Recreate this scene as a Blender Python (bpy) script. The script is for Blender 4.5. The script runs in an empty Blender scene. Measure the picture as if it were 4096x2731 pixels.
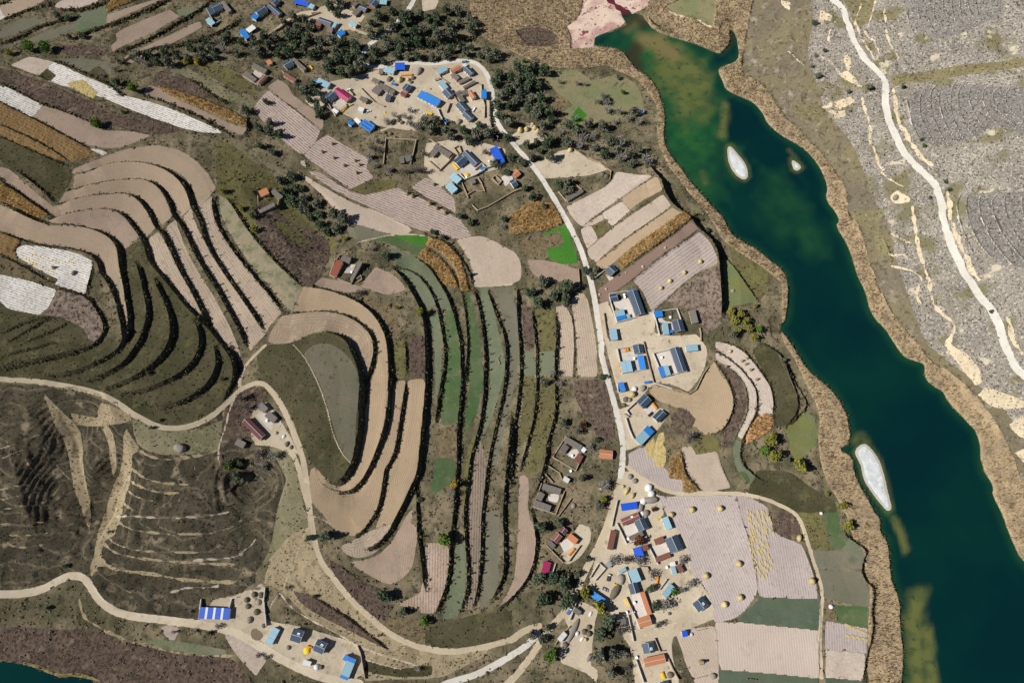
import bpy, math, random
import numpy as np
from mathutils import Vector, Matrix
S = bpy.context.scene
COL = S.collection
RAD = math.radians
random.seed(11)
rng = np.random.default_rng(11)
# ------------------------------------------------------------------ camera
CAM_D, TILT = 530.0, RAD(20)
cam = bpy.data.objects.new('camera', bpy.data.cameras.new('camera'))
COL.objects.link(cam)
cam.location = (0, -CAM_D * math.sin(TILT), CAM_D * math.cos(TILT))
cam.rotation_euler = (TILT, 0, 0)
cam.data.sensor_width = 36.0
cam.data.lens = 24.0
cam.data.clip_start = 1.0
cam.data.clip_end = 9000.0
S.camera = cam
# ------------------------------------------------------------------ daylight
SUN_EL, SUN_AZ = RAD(43), math.atan2(-0.22, -0.975)      # towards the sun: image left, a little below
sdir = Vector((math.cos(SUN_EL) * math.cos(SUN_AZ), math.cos(SUN_EL) * math.sin(SUN_AZ), math.sin(SUN_EL)))
world = bpy.data.worlds.new('World')
S.world = world
world.use_nodes = True
wn = world.node_tree
sky = wn.nodes.new('ShaderNodeTexSky')
sky.sky_type = 'NISHITA'
sky.sun_disc = False
sky.sun_elevation = SUN_EL
sky.sun_rotation = math.atan2(sdir.x, sdir.y)
sky.altitude = 2500
sky.air_density = 0.8
sky.dust_density = 0.3
bg = wn.nodes['Background']
bg.inputs['Strength'].default_value = 0.05
wn.links.new(sky.outputs[0], bg.inputs['Color'])
sl = bpy.data.lights.new('sun', 'SUN')
sl.energy = 5.0
sl.angle = RAD(0.5)
sl.color = (1.0, 0.965, 0.91)
sun = bpy.data.objects.new('sun', sl)
COL.objects.link(sun)
sun.rotation_euler = sdir.to_track_quat('Z', 'Y').to_euler()
S.view_settings.view_transform = 'Standard'
S.view_settings.look = 'None'
S.view_settings.exposure = 0.2
S.view_settings.gamma = 1.0
S.view_settings.use_curve_mapping = False
try:
 S.cycles.max_bounces = 5
 S.cycles.diffuse_bounces = 2
 S.cycles.glossy_bounces = 2
 S.cycles.sample_clamp_indirect = 4.0
except Exception:
 pass
# ------------------------------------------------------------------ survey: from a place seen in the photograph to a place on the ground
# Places were read off enlarged pieces of the photograph; each piece has an origin and a scale (photo pixels per unit read).
FR = {'A': (800, 0, 512/2352), 'B': (1180, 0, 512/1344), 'C': (900, 200, 512/1344), 'D': (1300, 200, 400/1051),
  'E': (1640, 220, 360/1075), 'F': (1600, 520, 530/1344), 'G': (2380, 1040, 520/1343), 'H': (2380, 1340, 520/1343),
  'I': (2100, 1680, 400/896), 'J': (2400, 1900, 400/896), 'K': (2130, 2040, 400/896), 'L': (2400, 2240, 500/912),
  'M': (2100, 2330, 400/894), 'N': (980, 2350, 500/1176), 'O': (860, 1560, 400/1195), 'P': (1260, 980, 400/1195),
  'Q': (2960, 2040, 150/448), 'd': (0, 0, 4096/2352)}
for _c in range(4):
 for _r, _y in enumerate((0, 683, 1366, 2048)):
  FR['%d%d' % (_c, _r)] = (_c * 1024, _y, 1024/2351)
def px(fr, s):
 """numbers read in piece FR -> array of photo positions (2352 units wide)"""
 if isinstance(s, str):
  s = [float(t) for t in s.replace(',', ' ').split()]
 a = np.array(s, float).reshape(-1, 2)
 x0, y0, k = FR[fr]
 return (a * k + (x0, y0)) * (2352 / 4096)
sT, cT = math.sin(TILT), math.cos(TILT)
CX, CY, CZ = cam.location
def ray_at(P, z):
 P = np.atleast_2d(P)
 v = (784 - P[:, 1]) * 0.75 / 1176
 dx = (P[:, 0] - 1176) * 0.75 / 1176
 dy = sT + v * cT
 dz = -cT + v * sT
 t = (np.asarray(z) - CZ) / dz
 return np.stack([CX + dx * t, CY + dy * t], 1)
# ------------------------------------------------------------------ the lie of the land
CTRL = '''0,60,22 250,30,20 500,60,16 700,40,14 900,30,14 1000,90,10 1100,60,6 1250,60,2 1350,60,1 0,250,30 250,200,27 450,250,23
300,330,27 580,300,20 700,300,17 560,160,19 700,150,16 850,180,14 1000,180,13 1120,200,12 1200,180,6 1300,200,4 1450,190,1.5 0,480,36
150,480,35 300,450,30 450,400,25 520,470,22 600,450,18 700,450,17 800,430,16 900,330,14 1050,350,13 1100,450,12 1150,330,11 1250,350,10
1350,350,7 1450,350,4 1515,390,1.5 0,700,40 150,700,40 300,650,36 400,600,32 500,600,28 600,600,25 680,560,19 780,540,17 850,640,19
950,600,15 1100,600,11 1280,600,9.5 1400,500,12 1540,500,14 1480,430,13 1640,600,11 1560,420,2.5 1610,480,3 1660,560,3 1700,620,3 1750,620,1.5 560,850,26 450,850,32 300,850,37 100,850,39
0,850,39 650,720,28 700,830,31 760,850,33 750,1000,32 800,800,30 870,900,27 950,950,22 1030,950,16 1120,950,13 1200,950,11 1280,950,10
1400,950,10 1500,800,9 1600,900,8.5 1700,900,8 1770,900,5 1830,900,1.5 0,1000,30 30,1100,24 100,1250,14 0,1360,9 300,1420,9 500,1430,9.5
650,1500,10 800,1560,10 0,1450,3 200,1480,3 400,1540,4 100,1540,0.5 600,1100,25 640,1250,20 660,1350,14 700,1400,12 720,1180,24 800,1150,22
900,1300,16 1000,1300,13 1100,1300,11 1200,1300,9 850,1420,10 1000,1490,8 1200,1450,8 1250,1300,8 1400,1200,9 1500,1300,9 1450,1500,9
1700,1200,8 1800,1300,7.5 1850,1480,7 1930,1400,5 1990,1300,1.5 2010,1480,1.5 1690,200,1.2 1800,330,1.2 1900,460,1.2 1950,600,1.2 2000,720,1.2
2130,880,1.2 2250,1050,1.2 2340,1250,1.2 1800,150,6 1900,250,10 1980,200,16 1930,30,16 2050,230,20 2100,350,22 2160,450,22 2190,560,22
2260,680,22 2340,830,20 2250,900,12 2300,1000,7 2350,1100,4 2050,500,12 2100,650,12 2000,400,10 2200,100,38 2350,50,46 2350,300,48
2350,550,46 2300,450,38 2350,750,30 2130,200,28 2100,30,28 400,1030,32 420,1200,22 420,1370,12 250,1000,33 130,950,34 -250,300,36 -250,800,42
-250,1200,16 -200,1650,-2 300,1700,4 900,1800,8 1400,1750,8 1900,1750,6 2150,1750,-1 2600,1300,3 2600,700,46 2600,100,56 1300,-250,2
700,-250,20 0,-250,26 2100,-250,30 1700,-250,6 1600,20,3 430,980,33 600,900,26'''
ctrl = np.array([[float(t) for t in q.split(',')] for q in CTRL.split()])
cxy = ray_at(ctrl[:, :2], ctrl[:, 2])
def _tps(r2):
 return 0.5 * r2 * np.log(np.maximum(r2, 1e-9))
_n = len(cxy)
_A = np.zeros((_n + 3, _n + 3))
_sc = 100.0
_q = cxy / _sc
_A[:_n, :_n] = _tps(((_q[:, None] - _q[None]) ** 2).sum(-1)) + np.eye(_n) * 0.02
_A[:_n, _n] = 1
_A[:_n, _n + 1:] = _q
_A[_n, :_n] = 1
_A[_n + 1:, :_n] = _q.T
_w = np.linalg.solve(_A, np.concatenate([ctrl[:, 2], np.zeros(3)]))
def relief(x, y):
 q = np.stack([np.ravel(x), np.ravel(y)], 1) / _sc
 out = np.zeros(len(q))
 for k in range(0, len(q), 20000):
  c = q[k:k + 20000]
  out[k:k + 20000] = _tps(((c[:, None] - _q[None]) ** 2).sum(-1)) @ _w[:_n] + _w[_n] + c @ _w[_n + 1:]
 return out.reshape(np.shape(x))
CELL = 0.72
GX0, GY0 = -524.0, -272.0
NX, NY = int(1048 / CELL) + 1, int(644 / CELL) + 1        # vertices
gx = GX0 + np.arange(NX) * CELL
gy = GY0 + np.arange(NY) * CELL
CO = 10
def upsample(C, ny, nx, step):
 yi = np.arange(ny) / step
 xi = np.arange(nx) / step
 y0 = np.minimum(yi.astype(int), C.shape[0] - 2)
 x0 = np.minimum(xi.astype(int), C.shape[1] - 2)
 fy = (yi - y0)[:, None]
 fx = (xi - x0)[None]
 if True:
  fy = fy * fy * (3 - 2 * fy) if step > CO else fy
  fx = fx * fx * (3 - 2 * fx) if step > CO else fx
 R0 = C[y0][:, x0] * (1 - fx) + C[y0][:, x0 + 1] * fx
 R1 = C[y0 + 1][:, x0] * (1 - fx) + C[y0 + 1][:, x0 + 1] * fx
 return R0 * (1 - fy) + R1 * fy
_cx = GX0 + np.arange(NX // CO + 3) * CELL * CO
_cy = GY0 + np.arange(NY // CO + 3) * CELL * CO
H = upsample(relief(*np.meshgrid(_cx, _cy)), NY, NX, CO)
def vnoise(step, amp=1.0):
 C = rng.standard_normal((int(NY / step) + 3, int(NX / step) + 3))
 return upsample(C, NY, NX, step) * amp
H += vnoise(60, 0.35) + vnoise(24, 0.16) + vnoise(12, 0.06)
def HS(x, y):
 fx = np.clip((np.asarray(x) - GX0) / CELL, 0, NX - 1.001)
 fy = np.clip((np.asarray(y) - GY0) / CELL, 0, NY - 1.001)
 i, j = fy.astype(int), fx.astype(int)
 a, b = fy - i, fx - j
 return (H[i, j] * (1 - b) + H[i, j + 1] * b) * (1 - a) + (H[i + 1, j] * (1 - b) + H[i + 1, j + 1] * b) * a
def ground(P):
 """photo positions -> ground points (x, y) on the present terrain"""
 z = np.full(len(P), 12.0)
 for _ in range(14):
  w = ray_at(P, z)
  z = 0.4 * z + 0.6 * HS(w[:, 0], w[:, 1])
 return ray_at(P, z)
def chaikin(P, n=1, closed=False):
 for _ in range(n):
  if closed:
   Q = np.roll(P, -1, 0)
   P = np.stack([0.75 * P + 0.25 * Q, 0.25 * P + 0.75 * Q], 1).reshape(-1, 2)
  else:
   a, b = P[:-1], P[1:]
   P = np.concatenate([P[:1], np.stack([0.75 * a + 0.25 * b, 0.25 * a + 0.75 * b], 1).reshape(-1, 2)[1:-1], P[-1:]])
 return P
def soften(P, n=2):
 """round the bends of a closed outline but keep its real corners"""
 keep_ = None
 for _ in range(n):
  a, c = np.roll(P, 1, 0), np.roll(P, -1, 0)
  if keep_ is None:
   v1, v2 = P - a, c - P
   ang = np.abs(np.angle(np.exp(1j * (np.arctan2(v2[:, 1], v2[:, 0]) - np.arctan2(v1[:, 1], v1[:, 0])))))
   keep_ = ang > RAD(48)
  out, kk = [], []
  for p, q, r, k in zip(a, P, c, keep_):
   if k:
    out.append(q)
    kk.append(True)
   else:
    out += [0.25 * p + 0.75 * q, 0.75 * q + 0.25 * r]
    kk += [False, False]
  P, keep_ = np.array(out), np.array(kk)
 return P
def window(P, pad, cells=False):
 off = CELL / 2 if cells else 0
 lo, hi = P.min(0) - pad, P.max(0) + pad
 ny, nx = (NY - 1, NX - 1) if cells else (NY, NX)
 j0, j1 = max(0, int((lo[0] - GX0 - off) / CELL)), min(nx, int((hi[0] - GX0 - off) / CELL) + 2)
 i0, i1 = max(0, int((lo[1] - GY0 - off) / CELL)), min(ny, int((hi[1] - GY0 - off) / CELL) + 2)
 if i1 <= i0 or j1 <= j0:
  return None
 return (slice(i0, i1), slice(j0, j1)), (gx[j0:j1] + off)[None], (gy[i0:i1] + off)[:, None]
def line_dist(P, pad, cells=False, closed=False):
 """distance, signed by side (+ = right of travel seen from above), and arc length along polyline P for the grid near it"""
 W = window(P, pad, cells)
 if W is None:
  return None
 sl_, X, Y = W
 sh = (Y.shape[0], X.shape[1])
 D = np.full(sh, 1e9)
 Sg = np.zeros(sh)
 Ar = np.zeros(sh)
 arc = 0.0
 Q = np.concatenate([P, P[:1]]) if closed else P
 for a, b in zip(Q[:-1], Q[1:]):
  d = b - a
  L = math.hypot(*d)
  if L < 1e-6:
   continue
  jx = np.nonzero((X[0] > min(a[0], b[0]) - pad) & (X[0] < max(a[0], b[0]) + pad))[0]
  iy = np.nonzero((Y[:, 0] > min(a[1], b[1]) - pad) & (Y[:, 0] < max(a[1], b[1]) + pad))[0]
  if len(jx) and len(iy):
   s2 = (slice(iy[0], iy[-1] + 1), slice(jx[0], jx[-1] + 1))
   x, y = X[:, s2[1]] - a[0], Y[s2[0]] - a[1]
   t = np.clip((x * d[0] + y * d[1]) / (L * L), 0, 1)
   q = (x - t * d[0]) ** 2 + (y - t * d[1]) ** 2
   m = q < D[s2]
   D[s2][m] = q[m]
   cr = np.broadcast_to(x * d[1] - y * d[0], q.shape)
   Sg[s2][m] = np.sign(cr)[m]
   Ar[s2][m] = (arc + t * L)[m]
  arc += L
 return sl_, np.sqrt(np.minimum(D, 1e8)), Sg, Ar, arc
def inside(P, cells=False, pad=0):
 W = window(P, pad, cells)
 if W is None:
  return None
 sl_, X, Y = W
 m = np.zeros((Y.shape[0], X.shape[1]), bool)
 for a, b in zip(P, np.roll(P, -1, 0)):
  if a[1] == b[1]:
   continue
  rows = np.nonzero((Y[:, 0] >= min(a[1], b[1])) & (Y[:, 0] < max(a[1], b[1])))[0]
  if len(rows):
   r = slice(rows[0], rows[-1] + 1)
   xs = a[0] + (Y[r] - a[1]) * (b[0] - a[0]) / (b[1] - a[1])
   m[r] ^= X < xs
 return sl_, m
# ------------------------------------------------------------------ waters
SHORE_EAST = px('d', '''1426 35 1473 30 1488 55 1501 68 1531 82 1566 92 1601 102 1646 122 1658 122 1676 100 1673 72 1683 68 1693 85 1700 130
1686 147 1653 157 1651 167 1661 187 1668 207 1701 222 1731 235 1751 257 1764 285 1796 312 1839 335 1864 357 1889 392 1903 432 1896 457
1924 492 1929 509 1920 519 1951 567 1971 637 1989 669 1996 704 2011 734 2034 754 2052 784 2076 819 2105 829 2126 836 2124 864 2139 884
2166 896 2179 924 2214 959 2251 999 2254 1071 2284 1116 2279 1134 2302 1176 2319 1226 2349 1291 2420 1340 2420 1660 2066 1660
2068 1568 2074 1501 2064 1426 2066 1376 2044 1328 2038 1243 2019 1223 2021 1191 2006 1176 1999 1159 1974 1116 1959 1084 1956 1046
1921 1034 1954 1014 1946 959 1924 914 1889 879 1864 861 1839 829 1813 784 1789 754 1806 729 1810 642 1784 609 1764 599 1746 579 1696 552
1678 539 1661 502 1633 474 1601 437 1576 407 1566 392 1538 357 1523 325 1528 250 1516 220 1493 182 1458 160 1448 145 1426 117 1388 107
1363 107 1368 82 1413 72 1441 57''')
SHORE_WEST = px('03', '-300 1350 -40 1372 60 1370 150 1385 250 1395 400 1450 480 1490 560 1512 630 1505 700 1500 850 1530 960 1568 1000 1760 -300 1760')
CHANNEL = px('20', '1860 -60 1925 -60 1900 60 1885 160 1870 270 1842 262 1840 150 1850 60')
lake_sd = np.full((NY, NX), 999.0)                         # distance to the shore: negative on water
shores = []
for pts in (SHORE_EAST, SHORE_WEST):
 P = chaikin(ray_at(pts, 0.0), 1)
 shores.append(P)
 sl_, D, Sg, Ar, tot = line_dist(P, 45, closed=True)
 s2, m = inside(P, pad=45)
 sd = np.where(m, -D, D)
 lake_sd[sl_] = np.where(np.abs(sd) < np.abs(lake_sd[sl_]), sd, lake_sd[sl_])
 lake_sd[s2] = np.where(m & (lake_sd[s2] > 0), -45, lake_sd[s2])
wet = lake_sd < 0
H = np.where(wet, -0.25 - np.minimum(-lake_sd * 0.22, 5), np.maximum(H, 0.25))
H = np.where(~wet & (lake_sd < 10), np.minimum(H, 0.35 + lake_sd * 0.22), H)
# ------------------------------------------------------------------ terrace edges: (side that lies lower, height, piece, line along the edge)
EDGES = '''
E 4.5 01 830,0 1000,-60 1170,-80 1330,-75 1500,-25 1600,35 1690,120 1740,220 1785,360 1840,440 1880,590 1940,740 2010,840 2110,1000 2210,1130 2351,1340 2430,1470
E 4.5 01 670,170 900,112 1120,80 1290,75 1400,100 1490,170 1560,290 1600,420 1650,460 1730,600 1800,760 1900,930 2000,1080 2120,1300 2220,1480 2270,1620
E 4.5 01 530,310 700,260 900,220 1080,207 1210,218 1310,290 1390,410 1440,530 1500,560 1560,680 1620,830 1700,980 1790,1140 1870,1300 1920,1430
E 4.5 01 430,440 600,400 850,357 1020,351 1140,400 1240,520 1310,620 1350,700 1370,800 1400,860 1550,1030 1700,1220 1850,1370 1950,1470 2050,1600 2130,1700 2160,1800 2160,1920
E 4.5 01 120,350 380,490 700,500 900,545 1050,630 1100,720 1110,850 1140,1000 1170,1200 1190,1330 1190,1450 1160,1568
E 3.5 01 1955,230 1965,400 2020,540 2140,730 2351,990 2490,1150 2600,1300
E 2.5 01 2080,250 2170,360 2260,520 2400,680 2560,860 2720,1000 2790,1070
E 4.0 01 0,560 200,640 400,690 600,705 800,745 900,815 930,900 940,950 1000,1010 1060,1130 1120,1330 1160,1520 1160,1600
E 2.0 01 860,850 860,960 800,1080 790,1140
E 3.0 01 510,1070 700,1120 820,1170 900,1280 970,1400 980,1480 920,1568 800,1640 500,1720 200,1760 0,1800
E 4.5 01 1240,820 1290,900 1320,1030 1360,1200 1370,1350 1330,1450 1290,1568 1240,1640 1150,1770 1000,1860 850,1910 800,1930
E 4.5 01 1420,980 1470,1080 1530,1200 1580,1350 1590,1480 1560,1600 1500,1700 1400,1800 1250,1900 1100,1960 950,2000
E 4.2 01 1800,1370 1840,1450 1860,1568 1830,1680 1760,1790 1650,1880 1500,1950 1350,2010 1100,2050
E 4.2 02 1965,20 2000,100 2010,200 1970,310 1900,420 1800,490 1650,570 1450,610 1300,560
E 3.5 01 1180,1440 1150,1568 1100,1650 960,1740 800,1810 600,1870 400,1890
E 2.0 02 0,260 300,190 600,110 800,60
E 2.0 02 0,130 300,70 530,0
E 2.0 01 0,1500 250,1380 480,1345
E 2.0 01 80,1568 250,1470 450,1345 620,1360
E 2.0 01 240,1568 450,1490 640,1390
E 3.0 02 2050,560 2100,450 2150,330 2160,150 2100,0
E 6.5 01 2970,1475 3110,1500 3211,1568 3251,1680 3311,1800 3336,1950 3321,2150 3311,2400 3281,2600 3241,2720 3151,2860 3091,2870 2991,2830
E 3.5 11 330,1310 620,1287 800,1310 950,1385 1050,1480 1090,1568 1095,1680 1060,1800 1010,1950
E 5.0 11 500,1062 700,1100 870,1160 1010,1240 1120,1350 1190,1480 1220,1600 1235,1800 1230,2100 1200,2350 1120,2580 1040,2760 960,2880 870,2950 760,2945
E 3.5 12 1380,350 1370,480 1340,650 1310,850 1280,1020 1230,1120 1190,1180 1170,1350 1130,1540 1070,1640 960,1770 880,1790
E 5.5 11 1240,870 1340,960 1430,1090 1520,1260 1560,1400 1570,1568 1580,1800 1575,2000 1550,2250 1520,2550 1500,2780 1440,2900 1370,3060 1300,3180 1250,3300 1120,3450 1000,3480
E 3.2 12 1480,1300 1480,1500 1500,1800 1540,2100 1560,2300
E 2.5 12 1370,-30 1385,100 1390,300
E 3.5 11 1280,880 1420,905 1550,1015 1640,1160 1680,1290 1710,1450 1740,1600 1740,1780 1710,1950 1680,2130 1650,2320
E 3.8 11 1480,790 1600,890 1700,1030 1780,1180 1830,1320 1870,1500 1890,1600 1895,1750 1900,1950 1880,2180 1860,2400 1860,2700 1840,2900 1830,3100 1800,3400 1780,3750 1700,3980 1640,4070
E 2.5 11 1890,1100 1920,1250 1945,1450 1950,1600 1940,1750 1930,1950
E 3.8 12 2000,-500 2060,-300 2090,-100 2110,100 2110,400 2080,700 2030,900 1980,1050 1950,1300 1920,1568 1930,1800 1960,2100 1950,2300 1880,2480
E 3.8 12 2130,-480 2200,-280 2290,-50 2310,100 2300,350 2240,650 2170,950 2140,1100 2110,1400 2080,1600 2080,1900 2060,2150 2030,2350 1990,2460
E 4.0 12 2351,650 2340,900 2310,1150 2290,1400 2280,1600 2290,1850 2290,2150 2200,2330 2150,2400
E 3.5 23 180,-30 215,100 235,250 220,430 180,560 100,690 -20,820 -140,900
E 4.0 21 60,1060 55,1300 75,1568 90,1750 80,1950 50,2200 20,2400 0,2700 0,2900
E 3.5 21 190,1250 200,1400 225,1568 235,1750 235,2000 220,2200 180,2400 120,2600 80,2750
E 3.5 21 400,1300 420,1450 420,1568 400,1750 400,2000 410,2150 390,2300 330,2500 320,2650 260,2850 220,3050
E 1.5 21 500,1230 560,1350 580,1568 575,1750 570,1930
E 1.5 10 100,820 300,960 480,1100 610,1200
S 1.2 11 470,0 680,160 800,230 1000,320 1200,410 1440,540
S 1.0 11 600,10 840,180
E 1.2 11 1360,170 1500,220 1700,320 1830,410
E 2.0 11 1600,600 1740,640 1860,760 1950,900 2000,1060
E 1.0 11 1500,700 1700,810 1800,930 1880,1100
S 0.7 21 640,510 780,400 1040,220 1290,50
S 0.8 21 690,720 920,520 1380,210
S 0.8 21 770,850 1110,580 1470,335
S 0.8 21 1020,900 1300,710 1640,450
S 1.2 21 890,1150 1120,1000 1390,790 1720,550
S 1.0 21 1270,1300 1440,1160 1560,1050 1700,940 1890,850
E 9 21 1280,-60 1310,20 1380,90 1410,210 1485,320 1560,380 1650,440 1720,540 1820,620 1890,720 1910,850 1930,1100 1940,1350
E 2.5 21 1930,740 2040,880 2150,1050 2260,1200
E 2.5 22 1860,180 1900,240 2000,380 2045,520 2030,650 1950,810 1850,850
E 1.5 22 1870,170 1960,215 2070,290 2150,410 2175,560 2150,690 2070,840 2010,1000
E 2.5 22 1865,85 1960,135 2080,225 2180,335 2250,450 2258,600 2240,680 2150,830 2110,950 2100,1080 2180,1200 2351,1300
E 2.5 22 1930,0 2060,40 2160,110 2240,210 2310,310 2380,410 2410,560 2390,690
E 3.0 32 -100,0 0,40 90,90 150,200 210,350 270,500 280,600 240,700 150,790
E 2.5 32 100,80 200,280 300,450 370,560 330,640 200,760
E 4.0 33 680,150 740,230 860,310 900,380 870,470 860,540 900,630 960,690 960,800 940,920 960,980 950,1100 920,1250 890,1450 880,1568
E 1.0 33 310,270 370,400 430,560 470,700 480,800 490,1050 470,1200 470,1568
E 0.7 23 2095,0 2175,250 2245,600 2262,770
E 2.0 00 0,40 120,-10
E 2.2 00 40,180 250,90 480,40
E 2.2 00 0,410 300,280 420,230 720,150
E 2.2 00 560,90 740,100 900,50 1030,0
E 2.5 00 700,340 980,240 1200,160 1480,30 1570,0
E 2.5 00 1030,480 1200,460 1500,290 1800,120 1950,0
E 2.5 00 1130,560 1350,450 1740,400 2000,310 2200,190
E 1.8 00 0,590 340,690 640,830 900,930 1100,1010 1300,1060
E 2.2 00 0,770 130,830 400,970 600,1030 800,1110
E 2.5 00 0,940 300,1090 600,1250 830,1370
E 2.2 00 0,1150 200,1230 440,1350 640,1480
E 2.5 00 0,1260 200,1340 470,1470 650,1530
E 3.0 00 160,1568 270,1650 420,1770 510,1870
E 3.0 01 0,80 150,190 320,310 470,410
E 2.5 01 0,280 150,350 300,430 430,490
E 2.0 00 500,560 700,640 1000,780 1130,880
E 2.2 00 1320,880 1700,1010 2050,1200 2140,1260
E 2.0 00 1760,740 2010,920 2120,960
E 2.5 00 2270,1060 2290,1180 2240,1250
E 2.5 01 0,770 150,840 300,930 480,1030
E 5.0 20 -1000,330 -700,400 -500,390 -300,330
E 3.0 20 -200,900 -190,1150 -150,1300
E 1.5 22 1580,1000 1570,1150 1620,1260 1740,1370
E 1.5 22 1890,1040 1930,1160 2010,1330
S 1.2 02 1210,1160 1330,1260 1500,1300 1750,1310 1950,1250
S 1.5 02 1200,1280 1350,1360 1500,1390 1640,1390
S 1.2 02 1180,1370 1280,1440 1400,1460
S 1.5 02 1120,1470 1250,1560
S 1.5 02 1280,1000 1400,1070 1550,1080 1750,1060 1900,1040 2000,990
S 1.0 02 1270,1060 1350,1130 1500,1160 1650,1230
S 2.2 03 1060,40 1300,40 1530,55 1800,45 2000,20 2100,0
S 1.8 03 1080,80 1200,160 1400,190 1700,205 1950,195 2100,150 2220,70
S 1.4 03 1000,240 1100,310 1300,360 1700,370 2000,360
S 1.8 03 950,280 1050,370 1200,410 1450,440 1800,470 2150,480
S 1.5 03 1780,440 2000,430 2180,410 2280,330 2351,250
S 2.2 03 930,420 1000,510 1150,540 1450,570 1600,610 1990,640 2160,640
S 1.5 03 1560,740 1700,690 1900,690 2000,680
S 1.2 03 870,500 920,580 1050,660 1200,740
S 2.2 02 600,610 800,640 950,660 1100,700
S 1.5 02 0,1360 130,1330 300,1310
S 1.2 02 20,1450 200,1420 400,1320
S 1.2 02 30,1540 200,1510 400,1490 500,1400 560,1300
S 1.0 02 0,980 150,940 400,840
S 1.2 03 0,110 200,100 400,90
S 1.2 03 80,210 250,215 450,190
S 1.2 03 60,280 150,330 400,300
S 1.8 13 220,740 300,850 400,930 600,1040 950,1220 1000,1400
N 2.0 13 340,700 520,770 700,880 900,1010 1100,1170 1250,1290
N 1.4 13 300,590 420,680 500,760
S 1.4 13 960,1240 1150,1310 1400,1380 1500,1410
S 1.2 13 970,1340 1150,1400 1330,1440
N 1.6 13 700,440 860,560 1020,640
S 2.0 13 360,960 600,1060 800,1180 950,1230
E 1.5 02 2040,1420 2150,1300 2351,1150
'''
EDGED = np.full((NY, NX), 99.0)
BANK = np.zeros((NY - 1, NX - 1), bool)
bank_lines, bank_pts = [], []
NORM = {'E': (1, 0), 'W': (-1, 0), 'S': (0, -1), 'N': (0, 1)}
dH = np.zeros_like(H)
for row in EDGES.strip().split('\n'):
 side, h, fr, nums = row.split(' ', 3)
 h = float(h)
 P = chaikin(ground(px(fr, nums)), 2)
 seg = np.diff(P, axis=0)
 rightn = np.stack([seg[:, 1], -seg[:, 0]], 1).sum(0)   # right of travel seen from above (north up)
 sgn = 1 if rightn @ np.array(NORM[side]) > 0 else -1
 R = 15.0 if h > 2 else 9.0
 g = line_dist(P, R)
 if g is None:
  continue
 sl_, D, Sg, Ar, tot = g
 s = D * Sg * sgn                                       # + on the lower side
 w = max(1.1, 0.42 * h)
 end = np.clip(Ar / 9, 0, 1) * np.clip((tot - Ar) / 9, 0, 1)
 dH[sl_] += -np.clip(s / w, -0.5, 0.5) * h * np.clip(1 - D / R, 0, 1) * end * (lake_sd[sl_] > 3)
 EDGED[sl_] = np.minimum(EDGED[sl_], D)
 bank_lines.append((P, sgn, h, side))
 g = line_dist(P, 3.5, True)
 if g:
  sl_, D, Sg, Ar, tot = g
  s = D * Sg * sgn
  BANK[sl_] |= (s > -0.42 * w - 0.25) & (s < 0.55 * w + 0.2) & (h > 1.9) & (Ar > 2) & (Ar < tot - 2) if side == 'E' else False
H += dH
# gullies and spurs on the grass slopes (depth, half width, piece, line)
FOLDS = '''
-17 36 02 440,520 560,800 640,1050 670,1300 720,1450 800,1600 830,1760
-9 18 02 960,800 1000,1000 1020,1150 1035,1280
-11 18 02 1150,880 1130,1080 1050,1280 960,1568 880,1900
7 26 02 800,760 880,1000 900,1300 880,1560
6 22 02 300,600 420,900 480,1060 600,1300
-7 18 02 230,1080 330,1240 480,1350 600,1420
-10 26 03 640,260 760,240 830,330
5 20 02 0,1000 200,1200 380,1500
-8 26 11 60,-100 300,300 600,560 680,900
-5 20 01 2200,1700 2180,1900 2150,2000
-9 26 30 2400,250 2230,480 1900,600 1500,650 1200,700
-6 20 30 1000,560 1500,500 1900,560
-8 24 31 2300,950 2000,1050 2000,1250
-4 12 30 500,200 430,420 200,480
-5 14 30 850,880 600,700 420,640
4 10 30 480,110 560,150
-6 16 32 1960,400 2150,350 2351,420
-5 14 31 700,200 1100,250 1350,240
-4 12 31 950,520 1150,600 1330,640
-4 12 31 1100,760 1250,800 1400,800
5 14 31 1000,420 1200,450 1320,420
5 14 31 1050,680 1250,700 1380,700
-13 26 12 -40,1000 -60,1150 -60,1400 -40,1568
-9 22 13 -60,0 0,200 -40,420
6 40 02 1700,1250 1720,1500 1700,1800 1650,2050
-7 16 20 1000,300 1450,250 1700,350
'''
for row in FOLDS.strip().split('\n'):
 h, R, fr, nums = row.split(' ', 3)
 h, R = float(h), float(R)
 P = chaikin(ground(px(fr, nums)), 2)
 g = line_dist(P, R)
 if g:
  sl_, D, Sg, Ar, tot = g
  end = np.clip(Ar / 25, 0, 1) * np.clip((tot - Ar) / 25, 0, 1)
  t = np.clip(1 - D / R, 0, 1)
  H[sl_] += h * end * t * (1.3 - 0.3 * t) * (lake_sd[sl_] > 3)
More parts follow.
